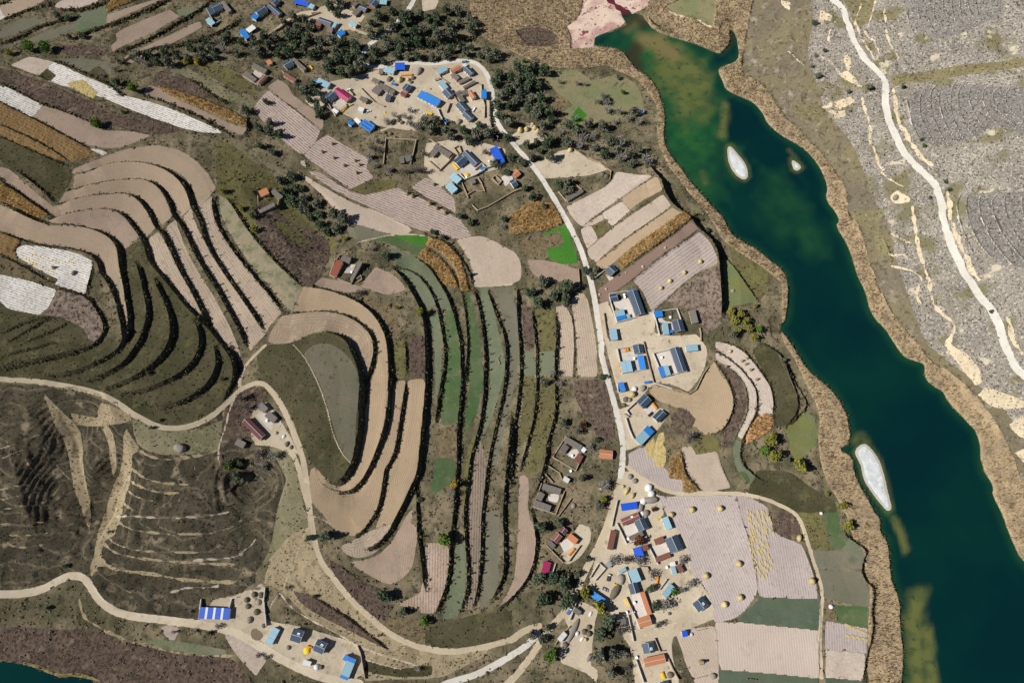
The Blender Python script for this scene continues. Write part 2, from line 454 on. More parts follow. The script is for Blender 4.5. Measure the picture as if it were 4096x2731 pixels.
# ------------------------------------------------------------------ ground cover: class, name, row direction (x0,y0,x1,y1 | c = along the terrace | -), piece, outline
FIELDS = '''
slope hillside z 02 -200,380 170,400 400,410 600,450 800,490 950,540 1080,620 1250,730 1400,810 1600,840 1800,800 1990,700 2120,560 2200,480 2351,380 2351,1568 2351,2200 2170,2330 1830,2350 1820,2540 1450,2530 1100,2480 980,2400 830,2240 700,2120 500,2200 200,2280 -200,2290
darkgrass hillside c 01 -200,1450 0,1190 60,1270 200,1300 360,1330 480,1320 620,1370 740,1430 800,1480 890,1560 1140,1560 1150,720 1300,640 1340,700 1370,800 1440,900 1600,1110 1790,1330 1940,1450 2140,1700 2180,1850 2180,1980 2100,2100 1990,2220 1800,2320 1650,2360 1500,2350 1380,2310 1200,2210 1000,2060 800,2000 400,1930 170,1910 -200,1900
heath scrubland - 00 480,440 620,400 1000,440 1010,500 860,520 560,500
olive scrubland - 01 1990,-300 2200,-200 2351,-60 2560,60 2900,450 3130,640 3050,760 2950,980 2880,1000 2780,1080 2700,1010 2500,830 2351,650 2250,520 2150,360 2000,200 1980,100
heath scrubland - 11 0,300 150,320 350,520 600,560 700,700 640,880 600,1000 440,1060 330,950 200,800 0,600
olive scrubland - 11 150,430 350,520 500,650 420,700 250,600
meadow riverbank - 20 300,720 480,640 600,640 750,760 950,680 1100,740 1200,860 1200,1000 1000,1100 850,1120 600,1150 440,1050 560,960 420,860
brownveg field - 20 330,930 420,860 560,965 430,1050 340,960
wheat field - 20 530,1090 610,980 690,1060 600,1150
meadow riverbank - 20 1450,60 1600,-40 1880,-40 1840,250 1700,170 1560,130
tan field c 00 0,60 80,0 420,-10 380,25 270,80 60,160 40,150 0,75
mulch field 0,100,40,170 00 -20,80 0,80 45,160 0,190 -20,190
pale field c 00 520,30 600,-10 900,-10 900,20 700,92 560,80 500,60
grn field - 00 700,140 975,45 975,210 930,235 740,290 640,280 700,190
wheatd field - 00 720,290 975,230 960,255 780,315
grey field - 00 0,260 180,180 330,160 380,210 180,300 0,360
grey field - 00 250,370 440,280 640,220 700,240 560,330 480,360 250,410
grey field - 00 0,440 170,360 240,370 160,400 0,460
corn field c 00 985,60 1050,-10 1280,-10 1040,90 985,115
pink field c 00 985,140 1210,60 1450,-10 1480,0 1360,50 1100,165 980,220
pink field 1060,400,1600,130 00 1060,310 1140,260 1560,90 1650,160 1350,330 1030,475 1020,420 1075,375
grn field - 00 1620,90 1800,60 1780,110 1650,160
pink field 1170,550,1800,240 00 1170,510 1400,400 1760,220 1840,200 1860,250 1600,390 1380,510 1170,590 1120,550
pale field - 00 95,600 270,520 490,570 440,620 360,700
darkgrass field - 00 360,695 435,630 520,690 440,750
grey field - 00 510,545 700,530 1030,580 1010,690 900,600 820,660 690,640
darkgrass field - 00 820,660 910,605 1010,690 1000,760 880,720
heath field c 00 -20,620 330,720 640,850 900,960 1100,1060 1400,1080 1700,1200 1400,1250 1130,1180 800,1100 560,1000 380,940 100,800 -20,760
mulch field 490,640,1950,1220 00 490,570 840,730 1000,790 1130,880 1330,920 1580,1000 1830,1110 1980,1180 2050,1230 1800,1215 1600,1150 1280,1040 1110,970 900,880 620,800 440,750 520,690 435,630
straw stalks - 00 600,770 760,730 900,850 850,910 700,830
mulch field 0,850,390,1020 00 -20,780 130,830 400,965 300,1075 150,1020 -20,930
pink field c 00 400,975 600,1030 800,1110 960,1205 1130,1195 1390,1245 1160,1340 1080,1365 860,1350 640,1260 310,1075
cornd field c 00 -20,940 300,1090 620,1260 800,1370 930,1430 660,1490 440,1330 200,1210 -20,1120
cornd field c 00 -20,1140 180,1215 440,1350 600,1440 640,1480 560,1480 300,1380 -20,1235
darkgrass field - 00 -20,1260 200,1350 470,1480 660,1570 665,1640 600,1750 540,1820 500,1860 420,1770 270,1650 160,1568 -20,1480
mulch field 820,1370,980,1440 00 820,1370 860,1360 990,1405 940,1430
heath field - 00 1420,700 1480,650 1560,655 1720,690 1760,740 1880,810 2010,910 1900,920 1650,840 1420,780 1400,760
corn field c 00 1440,790 1640,840 1900,930 2100,1010 2250,1090 2270,1170 2200,1150 2000,1060 1750,960 1530,860
pink field c 00 1350,790 1430,790 1530,870 1750,970 2000,1080 2200,1170 2270,1180 2210,1250 2130,1210 1900,1090 1700,1010 1480,920 1320,870
drygreen hillside - 00 1560,640 1700,610 2000,790 2351,930 2351,1000 2100,930 1900,830 1760,730
olive hillside - 00 1780,560 2000,560 2351,790 2351,900 2100,800 1880,680
tan field c 00 990,1425 1160,1365 1430,1330 1640,1370 1780,1460 1890,1568 1980,1708 1970,1750 1840,1900 1815,1880 1785,1760 1705,1630 1605,1568 1520,1532 1330,1485 1170,1480 1000,1505 830,1560 670,1600 660,1568 700,1540
tan field c 01 680,40 830,10 1000,-50 1170,-72 1330,-67 1500,-20 1580,30 1660,110 1720,210 1745,345 1660,420 1640,380 1580,240 1500,140 1400,92 1290,70 1120,72 900,105 670,168
tan field c 01 530,300 600,200 690,172 900,119 1120,86 1290,82 1390,108 1485,185 1550,300 1590,415 1490,500 1440,420 1350,280 1220,212 1080,201 900,213 700,252
tan field c 01 490,415 500,330 700,265 900,226 1080,213 1205,224 1305,295 1380,415 1430,525 1350,600 1330,620 1280,500 1180,408 1020,345 850,351 600,394 440,430
pink field c 01 430,465 460,436 600,405 850,363 1015,357 1130,405 1230,520 1280,610 1150,715 1130,690 1060,620 900,538 700,494 440,490
tan field c 01 -20,310 120,356 380,496 500,503 700,506 890,552 1035,635 1080,730 1090,850 1120,1000 1150,1200 1178,1400 1170,1450 1100,1250 1040,1090 980,1000 930,940 940,890 900,805 800,735 600,697 380,675 210,620 -20,535
pink field c 01 -20,-40 -20,60 200,200 480,410 490,330 300,180 130,20 70,-20
corn field c 01 -20,110 150,195 320,310 470,405 430,430 360,445 150,345 -20,270
cornd field c 01 -20,570 150,620 200,650 130,720 170,820 60,780 -20,740
mulch field 200,750,840,1000 01 210,680 480,710 740,760 860,840 850,950 790,1060 780,1130 500,1040 540,1000 300,880 150,780 160,710
brownveg field c 01 -20,790 200,880 480,1020 500,1060 250,1000 -20,930
mulch field 0,1080,460,1230 01 -20,950 250,1010 510,1090 490,1160 440,1260 360,1320 200,1290 60,1260 -20,1180
heath2 field - 01 520,1095 700,1140 800,1165 880,1265 950,1400 935,1480 880,1560 820,1568 800,1480 740,1430 620,1370 480,1320 400,1330 450,1250 500,1160
stubble field c 01 1370,620 1450,560 1560,740 1640,920 1750,1100 1880,1380 1900,1420 1790,1330 1600,1110 1440,900 1380,760
stubble field c 01 1520,520 1610,450 1640,540 1700,700 1800,900 1950,1130 2100,1400 2170,1568 2210,1700 2215,1770 2150,1690 2060,1620 2000,1540 1930,1420 1880,1280 1790,1090 1680,920 1600,740
stubble field c 01 1680,430 1755,350 1790,480 1880,660 1990,860 2150,1080 2380,1420 2440,1500 2351,1590 2300,1660 2270,1590 2230,1500 2130,1320 1960,1030 1830,780 1740,560
stubble field c 01 1840,340 1950,230 1950,370 2000,520 2120,720 2351,1000 2480,1140 2590,1300 2500,1390 2440,1490 2360,1380 2200,1110 2050,880 1900,620
stubbleg field c 01 2000,220 2080,250 2150,360 2250,520 2351,650 2500,830 2700,1010 2780,1080 2700,1230 2680,1290 2600,1230 2480,1060 2351,930 2150,650 2030,420
pink field c 10 100,800 200,730 270,760 320,830 330,870 570,1040 630,1120 600,1200 480,1100 250,930 120,820
rows field 130,900,560,1270 10 -20,990 60,880 120,830 250,940 480,1110 590,1200 540,1320 430,1420 300,1350 150,1180 -20,1030
rows field 600,1300,1000,1540 10 580,1280 660,1240 850,1350 1040,1460 1010,1540 1080,1630 860,1740 440,1430 540,1320
rows field 700,150,1700,560 11 440,-110 470,0 600,18 840,185 980,225 1300,155 1360,190 1500,240 1620,310 1750,380 1830,420 1900,470 1980,600 1840,630 1720,590 1600,560 1460,540 1200,405 1000,315 800,225 680,155 480,10 400,-80
rows field 1450,180,1830,330 11 1430,150 1560,60 1660,120 1720,180 1800,230 1830,300 1830,390 1700,310 1560,240 1480,190
pale2 field c 11 370,0 470,60 690,190 930,320 1130,370 1400,510 1430,550 1380,580 1220,580 1060,530 930,490 830,480 640,260 560,180 400,40
olive field - 11 860,170 1080,80 1290,90 1290,150 1100,200 970,225
grey field - 11 820,500 930,490 1060,530 1210,590 1080,615 960,640 850,600
pale2 field - 11 1840,640 1990,600 2090,600 2250,680 2351,730 2420,800 2440,900 2430,1000 2351,1040 2010,1060 2000,950 1930,760
wheatd field c 11 930,660 1080,620 1230,590 1400,585 1590,610 1540,700 1480,780 1350,720 1240,680 1130,640
wheat field c 11 1230,590 1400,585 1590,610 1540,700 1400,650
grn field c 11 1230,700 1300,720 1480,800 1600,900 1690,1050 1760,1160 1790,1280 1700,1280 1650,1180 1560,1010 1420,900 1280,880
grn field c 11 1280,890 1420,910 1550,1020 1630,1160 1650,1240 1550,1270 1450,1080 1340,950
corn field c 11 1590,615 1720,650 1800,720 1880,820 1930,960 1960,1110 1880,1100 1850,940 1760,800 1640,720 1560,690
corn field c 11 1480,790 1560,710 1700,800 1790,900 1850,1030 1860,1085 1740,1060 1660,960 1580,860
pink field c 11 990,1010 1100,880 1200,920 1330,1010 1380,1090 1200,1150 960,1060
pink field c 11 530,1040 600,980 860,1020 980,1080 960,1110 800,1120 600,1070
brownveg field - 11 960,1150 1080,1140 1250,1250 1330,1400 1360,1700 1370,1900 1260,1900 1250,1700 1210,1500 1150,1380 1060,1240
olive field - 11 1270,1568 1380,1550 1375,1880 1275,1880
heath field - 11 1400,1568 1500,1500 1550,1560 1545,1890 1420,1890
ochre field c 11 430,1070 500,1066 690,1108 860,1168 1000,1248 1105,1355 1175,1485 1203,1600 1215,1800 1210,2090 1185,2340 1105,2575 1025,2750 945,2870 860,2938 740,2935 620,2880 560,2790 545,2720 640,2835 750,2868 850,2868 900,2720 960,2600 1000,2310 1030,2050 1065,1900 1110,1790 1125,1668 1105,1568 1060,1470 960,1378 800,1303 620,1280 330,1306 400,1150
pink2 field c 11 110,1510 240,1330 450,1304 620,1293 790,1320 940,1398 1035,1490 1070,1568 1078,1680 1045,1790 1000,1920 990,1960 975,1800 910,1680 870,1568 780,1500 620,1470 500,1490 350,1568 200,1600 110,1570
darkgrass hilltop - 12 60,30 350,15 500,-60 620,-85 760,-65 860,0 900,110 955,230 980,380 965,580 955,830 925,1030 885,1150 800,1290 740,1297 640,1250 560,1160 510,1120 460,1000 400,880 340,700 230,500 120,390 40,340 0,150
greygrass hilltop - 12 440,110 520,30 640,10 750,50 830,130 900,200 935,300 945,430 915,700 900,1000 870,1120 800,1030 730,850 690,680 620,450 540,280
ochre field c 12 490,1220 510,1160 545,1152 560,1230 600,1315 720,1380 860,1390 950,1330 1030,1220 1110,1060 1190,840 1230,640 1250,500 1275,370 1370,350 1360,480 1330,650 1300,850 1270,1020 1220,1110 1170,1170 1155,1350 1115,1530 1055,1640 950,1765 870,1785 770,1755 690,1680 610,1580 530,1500 500,1400
ochre field c 12 1400,350 1545,345 1550,450 1528,700 1498,1000 1478,1190 1445,1290 1365,1445 1305,1570 1270,1660 1140,1695 1090,1720 1160,1560 1195,1350 1215,1200 1260,1120 1300,1020 1325,880 1360,650 1390,480
stubble field c 13 770,310 850,280 1000,200 1090,150 1270,95 1250,190 1170,300 1090,380 990,415 900,420 800,370
pink field c 13 860,450 1000,440 1130,390 1230,290 1300,180 1380,40 1420,-20 1450,-30 1440,30 1410,100 1470,120 1475,250 1460,400 1420,540 1300,640 1220,670 1080,600 930,520
stubbler field 1650,280,1640,930 13 1560,280 1760,290 1770,400 1750,600 1710,760 1640,930 1520,930 1490,880 1280,850 1500,750 1540,600 1550,400
grn field - 13 1830,280 1910,290 1930,500 1920,700 1890,850 1850,960 1730,990 1700,960 1760,800 1810,600 1830,400
brownrows field 2010,-100,1990,880 13 1940,-150 2080,-150 2070,250 2050,500 2040,720 2000,880 1930,900 1900,880 1950,650 1960,400
grey field c 13 2090,0 2240,-20 2230,400 2230,660 2150,830 2050,900 2080,700 2100,400
pink field c 22 65,1238 110,1223 155,1258 150,1418 145,1568 195,1690 215,1820 205,1970 165,2110 95,2230 -20,2360 -120,2430 -60,2330 10,2220 40,2020 50,1820 60,1568
grn field c 11 1590,1350 1680,1290 1690,1400 1710,1568 1700,1750 1690,1950 1650,2130 1640,1700 1640,1568
wheatd field c 11 1730,1290 1800,1280 1830,1400 1860,1568 1870,1700 1875,2000 1850,2270 1830,2320 1720,2340 1700,2300 1725,2050 1765,1750 1755,1568
wheatd field c 11 1910,1130 1960,1130 2030,1400 2060,1568 2070,1700 2090,1900 2050,2150 2030,2230 1950,2350 1910,2460 1930,2200 1960,2000 1965,1700 1960,1568 1950,1400
grn field c 11 2050,1070 2130,1070 2200,1350 2240,1568 2280,1700 2280,1850 2220,2100 2170,2250 2110,2400 2060,2500 2100,2250 2140,2050 2150,1800 2130,1568 2090,1300
grey field c 11 2170,1070 2351,1050 2400,1300 2430,1568 2400,1800 2390,1900 2300,2300 2230,2600 2200,2750 2170,2700 2230,2350 2290,2000 2330,1800 2320,1568 2250,1300
brownveg field c 12 1660,800 1830,770 1850,900 1830,1070 1650,1060
wheatd field - 12 1640,1070 1820,1080 1830,1200 1790,1300 1640,1400 1600,1450
olive field c 12 1900,1250 1930,1050 2000,850 2030,900 1970,1050 1930,1400 1900,1700
brownrows field 2000,1000,1990,1500 12 1970,1100 2060,900 2120,1100 2090,1400 2070,1560 1930,1560
pale field - 21 500,330 700,230 900,130 960,10 1100,30 1290,45 1200,110 1040,220 900,320 780,400 640,510 590,470 550,430
stubbleb field - 21 1010,260 1300,60 1340,60 1380,180 1200,270 1080,360
pale field 840,400,930,510 21 830,390 1010,280 1080,370 920,510 850,430
pale2 field - 21 640,520 820,400 850,440 740,500 690,510
pale field 640,600,700,720 21 630,540 720,500 780,600 790,640 690,720 660,640
olive field - 21 730,510 840,460 900,530 840,600 790,630 760,540
wheatd field - 21 790,630 850,570 880,575 800,640
pale2 field 690,760,1400,280 21 690,720 920,523 1090,413 1385,216 1460,320 1300,440 1100,570 900,720 770,840 700,790
ochre field c 21 770,855 930,725 1110,585 1290,465 1470,340 1550,385 1400,490 1160,660 960,820 870,900 800,900
corn field 950,860,1600,420 21 950,830 1100,700 1300,560 1540,390 1600,395 1640,440 1500,560 1300,700 1100,830 1020,900
brown field c 21 790,1090 1000,940 1120,850 1300,725 1500,585 1640,460 1710,530 1560,640 1300,825 1100,995 960,1105 890,1155 880,1210 810,1220
rowsl field 1130,1010,1720,570 21 1110,1010 1310,845 1560,665 1720,560 1800,630 1860,720 1890,850 1700,935 1560,1045 1440,1155 1330,1255 1280,1290 1200,1100
heath2 field 1420,1190,1900,880 21 1420,1190 1700,970 1900,880 1920,1100 1930,1400 1800,1500 1740,1450 1700,1270 1540,1250
olivegreen field - 21 1940,820 2010,830 2130,1000 2250,1190 2180,1220 2000,1250 1960,1330 1950,1000
olive field - 21 1980,650 2100,640 2351,830 2351,1100 2270,1200 2150,1050 2030,870
corn field - 21 -20,420 160,290 280,280 360,290 420,380 470,480 350,540 150,570 20,590 -20,580
wheat field - 21 280,580 350,545 490,500 540,610 600,800 610,850 450,860 340,800 320,710 480,680 480,640 430,550 280,600
brownveg field - 21 50,620 280,600 430,550 480,640 480,680 320,710 330,800 150,810 100,760
pink field - 21 145,820 260,815 420,850 600,900 625,1040 560,1070 500,1000 400,1030 240,990 150,900
stubble field 420,1250,510,1850 21 400,1250 480,1230 560,1350 570,1568 565,1700 555,1890 440,1880 435,1700 440,1568 430,1400
stubble field 600,1200,690,1850 21 540,1180 640,1110 690,1160 730,1350 770,1568 790,1800 780,1890 610,1890 595,1750 595,1568 580,1400
heath field - 21 80,1230 180,1250 190,1400 210,1568 200,1650 120,1650 110,1500
olive field - 21 210,1250 380,1260 410,1360 400,1568 390,1650 250,1655 225,1500
grn field - 22 120,85 205,85 215,310 110,310
grn field - 22 250,90 390,85 390,300 250,310
olive field - 22 110,320 210,320 215,600 190,800 60,1000 50,900 100,600
olive field - 22 260,330 390,330 400,600 390,740 320,920 240,1200 110,1210 170,1000 230,700
heath scrubland - 22 570,370 780,330 880,400 900,520 940,700 950,900 820,940 700,720 580,540
ochre field c 22 1250,450 1310,400 1450,440 1560,470 1640,490 1740,380 1810,240 1860,180 1880,260 1990,390 2035,520 2020,640 1940,800 1850,840 1750,870 1690,770 1640,790 1690,710 1560,600 1490,600 1330,540
heath field - 22 1880,190 1960,235 2060,305 2135,420 2155,560 2135,680 2055,840 1980,980 1930,960 1960,800 2030,660 2050,520 2000,380 1900,250
pale field c 22 1870,95 1960,145 2080,237 2175,345 2240,450 2248,560 2230,660 2140,830 2105,900 2070,850 2145,720 2178,560 2155,420 2070,290 1970,220 1880,170
pale field c 22 1870,0 1930,5 2060,50 2150,120 2230,210 2300,310 2370,410 2400,560 2390,680 2330,650 2265,680 2265,550 2258,440 2185,330 2085,220 1965,130 1870,80
corno field - 22 2150,860 2200,760 2260,690 2330,650 2400,700 2390,800 2300,860 2180,920 2150,950
grn field - 22 2040,870 2100,920 2080,1080 2150,1180 2300,1260 2351,1290 2351,1350 2230,1350 2100,1250 2040,1110 2020,1000
wheatd field - 22 2080,1190 2140,1180 2190,1260 2180,1310
stubblev field 1100,1000,1200,1390 22 1070,1150 1070,1030 1150,980 1240,960 1310,1070 1400,1170 1560,1260 1590,1390 1500,1400 1350,1340 1180,1230
straw stalks - 22 1230,950 1310,880 1300,1060 1235,1070
straw stalks - 22 1310,960 1350,840 1390,830 1400,960 1420,1100 1380,1160 1300,1130
corn field - 22 1440,1080 1550,1000 1570,1120 1590,1230 1720,1360 1580,1390 1570,1260 1440,1250
pale2 field - 22 1560,970 1650,960 1690,1040 1880,1010 1920,1120 2010,1340 1780,1380 1740,1350 1620,1250 1580,1120
heath scrubland - 22 1450,680 1530,600 1600,620 1690,710 1640,800 1560,880 1470,770
brownveg scrubland - 22 1380,930 1440,870 1560,940 1540,1010 1440,1030
olive scrubland - 22 1650,960 1700,860 1850,845 1930,970 1880,1000 1690,1040
stubblev field 1450,-100,1850,980 23 1310,-172 1400,-140 1600,-140 2050,-160 2090,0 2170,250 2238,590 2258,760 2050,990 1860,1000 1840,870 1800,700 1640,540 1580,340 1520,180 1430,30
stubblev field 2200,-100,2330,750 23 2065,-160 2250,-110 2351,-40 2400,180 2660,300 2720,440 2790,640 2810,790 2351,778 2267,768 2246,600 2178,250 2100,0
dkgrn field - 23 2060,1000 2280,778 2351,783 2810,800 2825,1080 2351,1030
pale3 field 2000,1030,2030,1450 23 1865,1005 2040,1010 2351,1035 2800,1085 2815,1300 2820,1520 2351,1470 1920,1440 1890,1300
dkgrn field - 23 1905,1450 2351,1480 2820,1530 2820,1620 1900,1620
pale2 field 1650,1080,1880,1560 23 1500,1110 1700,1060 1860,1040 1880,1200 1900,1450 1890,1620 1720,1620 1590,1400 1560,1250
olive field - 33 300,-100 480,-100 510,0 540,200 600,350 400,340 340,180 270,-20
grn field - 32 470,1450 560,1430 660,1500 670,1768 740,1798 880,1918 610,1928 540,1758 520,1568
wheatd field - 33 520,0 640,-60 670,200 740,230 700,330 610,350 540,190
grey field - 33 400,345 890,360 860,520 460,520
grey field - 33 470,530 850,540 930,720 940,870 700,830 520,790
wheatd field - 33 620,850 930,870 910,1060 630,1000
brownveg field - 33 530,820 620,850 620,1000 530,990
stubblev field 560,1000,570,1280 33 530,1000 910,1070 900,1290 520,1250
pale field - 33 525,1260 890,1300 860,1540 530,1510
dkgrn field - 33 530,1520 860,1550 860,1640 530,1640
heath scrubland - 33 30,0 240,0 300,150 310,260 200,260 80,200 40,60
reed reedbed - d 1080,-30 1345,-30 1335,35 1300,62 1312,85 1310,112 1365,107 1425,117 1455,150 1420,165 1390,150 1330,160 1250,155 1200,130 1130,100 1080,60
heath marsh - 20 30,290 150,250 330,270 420,330 430,400 330,440 150,430 100,380
reed reedbed - d 1485,-30 1720,-30 1690,60 1678,100 1658,128 1630,128 1566,97 1500,72 1485,45
meadow riverbank - 20 1400,60 1500,20 1600,-60 1880,-60 1845,250 1760,210 1600,150 1460,120
reed reedbed - d 1690,-30 1770,-30 1725,60 1730,130 1760,200 1800,270 1840,310 1880,345 1925,400 1945,450 1945,490 1975,520 1985,560 2000,620 2030,670 2045,720 2090,760 2110,800 2180,835 2215,880 2270,950 2300,990 2330,1060 2352,1120 2440,1200 2440,1380 2349,1310 2300,1185 2270,1120 2240,1070 2230,1000 2120,890 2110,850 2040,790 1980,710 1950,640 1900,520 1880,460 1890,420 1880,390 1760,290 1690,230 1660,210 1640,165 1640,150 1680,145 1670,70
reed reedbed - d 1998,1620 1992,1420 2000,1350 1987,1290 1978,1255 1955,1225 1945,1180 1905,1120 1885,1070 1878,1010 1885,950 1855,890 1828,830 1795,780 1795,745 1795,650 1750,612 1690,575 1655,548 1635,505 1598,465 1570,425 1540,390 1515,340 1508,300 1512,250 1490,212 1462,182 1430,170 1410,155 1400,110 1430,112 1460,150 1500,180 1545,330 1610,430 1690,540 1770,590 1820,640 1800,750 1880,860 1960,960 1970,1060 2030,1190 2060,1330 2080,1400 2090,1620
heath scrubland - 03 -100,1060 200,1050 500,1080 800,1060 1000,1120 1300,1230 1700,1320 2130,1330 2250,1450 2351,1620 900,1620 800,1520 560,1470 400,1400 -100,1340
ochrereed reedbed - 03 150,1370 260,1370 420,1430 520,1480 640,1480 720,1470 850,1500 960,1568 900,1600 640,1530 440,1470 250,1410
pinkflat mudflat - d 1340,-30 1505,-30 1485,20 1445,35 1430,62 1395,72 1366,86 1362,110 1310,114 1312,86 1300,62 1336,34
grass field - 03 1310,1180 1500,1160 1800,1210 2070,1260 2070,1310 1750,1290 1500,1240
dry hillside - 02 400,460 620,690 730,800 750,950 770,1150 800,1350 830,1568 820,1760 760,1600 690,1400 655,1220 645,1100 600,950 500,780 440,600
dry hillside - 02 940,790 990,900 1010,1050 1030,1280 1060,1200 1070,1000 1040,850 1000,780
dry hillside - 02 1160,790 1280,990 1210,1050 1200,1250 1140,1450 1120,1568 1060,1770 950,1830 930,1990 980,2070 900,2060 840,2170 820,2070 880,1960 890,1760 960,1568 1030,1330 1120,1150 1130,950
dry hillside - 02 640,650 900,700 930,560 1150,640 1210,720 1100,760 900,780 700,760
drygreen hillside - 02 1210,720 1330,740 1420,800 1650,830 1850,800 2050,720 2050,800 2000,980 1800,1030 1500,1050 1290,980 1230,860
dry hillside - 13 180,-100 420,-60 480,20 520,280 560,390 700,600 1000,930 1080,1030 1200,1090 1320,1170 1550,1250 1760,1290 1950,1270 2150,1230 2100,1330 1850,1440 1700,1530 1000,1540 950,1220 600,1050 400,900 250,720 100,660 80,960 60,640 150,400
heath scrubland - 13 680,430 860,560 1020,650 1200,720 1250,850 1200,980 1090,960 1000,900 800,680 680,500
brownveg scrubland - 13 1150,990 1480,960 1560,1050 1550,1230 1300,1140 1160,1060
darkgrass scrubland - 13 1570,1060 1800,1010 2000,930 2120,930 2351,900 2351,1130 2150,1200 1900,1250 1700,1240 1560,1200
heath scrubland - 13 330,710 500,770 700,870 900,1000 1100,1160 1240,1280 1180,1250 900,1110 640,980 420,850
darkgrass scrubland - 13 990,1340 1150,1400 1330,1440 1620,1400 1620,1500 1200,1510 1000,1450
drygreen scrubland - 12 0,1050 150,960 280,1020 350,1100 400,1300 440,1560 480,1700 330,1750 80,2050 0,1950
heath scrubland - 12 -280,560 -100,420 0,420 60,480 120,560 100,700 0,780 -60,960 -200,1180 -330,1250 -330,900
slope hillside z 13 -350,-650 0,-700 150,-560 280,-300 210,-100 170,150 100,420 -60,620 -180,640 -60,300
darkgrass bench - 32 -80,20 60,70 120,200 200,350 270,520 270,640 200,760 60,800 50,600 20,400 -60,250 -150,80
darkgrass bench - 32 -100,1180 200,1180 380,1330 600,1450 640,1568 500,1568 250,1568 0,1450 -200,1400
olivegreen bench - 32 150,780 350,640 430,700 470,850 420,1000 250,1100 180,900
rockolive hillside - d 1700,165 1735,-40 1860,-40 1870,60 1850,130 1880,200 1900,260 1960,330 1985,400 2010,470 2050,540 2070,640 2100,720 2130,790 2160,830 2110,800 2045,720 2000,620 1975,520 1945,490 1945,450 1925,400 1880,345 1840,310 1800,270 1760,200
rockolive hillside - d 2100,770 2170,820 2240,880 2300,930 2352,990 2500,1100 2440,1250 2330,1060 2300,990 2215,880 2110,800
cream cliff - 32 1640,0 1760,80 1900,160 1950,260 1960,380 1900,400 1800,280 1700,150 1650,80
cream cliff - 32 1920,490 2000,420 2130,450 2380,560 2380,600 2200,620 2050,600
cream cliff - 32 2220,760 2400,650 2400,920 2290,870
cream cliff - 32 2260,1020 2400,960 2400,1150
cream cliff - 31 1120,230 1190,175 1310,260 1290,295 1170,300
cream cliff - 30 480,90 590,150 570,200 470,190
cream cliff - 30 110,0 200,30 200,110 130,60
cream cliff - 30 490,970 760,890 800,930 700,1000 560,990
cream cliff - 30 560,1020 700,1010 720,1060 620,1090
cream cliff - 30 700,480 770,540 770,600 730,680 690,560
cream cliff - 30 640,680 740,650 870,790 840,800
rockgreen hillside - 30 230,960 480,970 560,1050 400,1120 300,1080 220,1020
rockgreen hillside - 31 760,370 1090,350 1000,480 1130,750 1160,860 1000,720 960,600 820,480
rockgreen hillside - 30 640,-60 1000,-60 960,150 850,270 780,200 740,80
rockgreen hillside - 30 1120,700 1500,640 2000,580 2400,520 2400,600 1900,680 1500,740 1150,800
rockdark hillside - 30 1280,900 1400,820 1700,760 2100,800 2400,800 2400,1250 2100,1150 1700,1350 1450,1320 1320,1150
rockdark hillside - 31 1830,230 1950,200 2400,200 2400,900 2250,880 2000,760 1880,600 1830,400
rockdark hillside - 30 1250,-60 2100,-60 2200,100 1900,260 1600,380 1400,330 1270,180
bare yard - d 830,172 900,152 1000,146 1100,145 1128,190 1142,270 1135,300 1100,315 1040,275 985,262 940,300 870,290 800,270 765,245 720,250 700,230 740,190 800,180
bare yard - 11 1560,-250 1900,-300 2150,-240 2290,-200 2280,-40 2100,20 1900,60 1700,150 1560,40 1540,-60
bare yard - 10 430,130 700,30 1000,150 930,260 720,300 560,200 400,190
bare yard - 10 1520,0 1680,0 1650,80 1530,110
bare yard - 20 0,1240 150,1150 300,1230 290,1300 60,1330
bare yard - 20 200,1500 480,1360 640,1400 900,1550 700,1620 300,1640
bare yard - 21 780,1230 880,1200 960,1390 1240,1310 1310,1280 1310,1490 1450,1520 1690,1500 1750,1568 1800,1640 1760,1860 1620,2030 1450,1950 1300,1960 1240,2000 1150,2170 1000,2130 900,1750 850,1568
bare yard - 22 980,620 1200,560 1440,630 1420,700 1300,860 1170,950 1060,1000 1030,800
bare yard - 22 1000,1200 1150,1190 1240,1290 1330,1390 1400,1568 1380,1700 1270,1640 950,1660 930,1500
bare yard - 23 860,50 960,100 1280,-20 1400,60 1560,180 1620,340 1640,540 1750,680 1840,800 1850,980 1600,1080 1480,1140 1460,1300 1550,1620 1130,1620 1100,1250 1020,1150 900,900 700,680 800,300
bare yard - 23 440,880 620,800 800,900 760,980 720,1400 790,1450 780,1568 700,1480 450,1380 420,1250 520,1050
bare yard - 23 430,430 620,100 720,140 730,260 640,400 540,470 500,480
bare yard - 13 0,780 60,660 100,700 90,960 150,1010 340,1030 600,1100 950,1220 1000,1500 800,1545 400,1400 0,1150 -100,1040 -200,1000
bare yard - 03 1830,990 1960,800 2170,770 2300,700 2380,720 2380,1180 2130,1090 1900,1030
bare yard - 12 -60,700 20,560 110,560 250,760 330,900 390,1040 260,960 60,950 -40,900
pale scarp - 03 2060,1130 2200,1140 2351,1210 2451,1350 2351,1500 2250,1400 2130,1250
pale scarp - 03 1470,1040 1600,1040 1650,1080 1600,1180 1520,1150
conc yard - G 175,440 240,410 345,390 420,580 335,600 330,510 200,500
conc yard - G 640,600 700,595 710,625 800,640 830,745 770,760 740,650 650,640
conc yard - H 260,190 390,170 410,205 430,220 465,358 392,372 365,258 258,262
conc yard - H 620,200 775,150 860,388 800,400 750,310 648,325
conc yard - H 490,765 585,685 655,745 580,840
conc yard - J 205,460 300,430 345,500 265,545 240,540
conc yard - J 460,640 585,605 635,690 495,735
conc yard - F 590,395 700,335 755,385 830,360 810,430 680,490
conc yard - F 1025,480 1120,430 1150,495 1105,540 1070,575
conc yard - L 230,255 298,235 350,395 265,425
conc yard - C 300,215 330,205 410,270 345,310 290,270
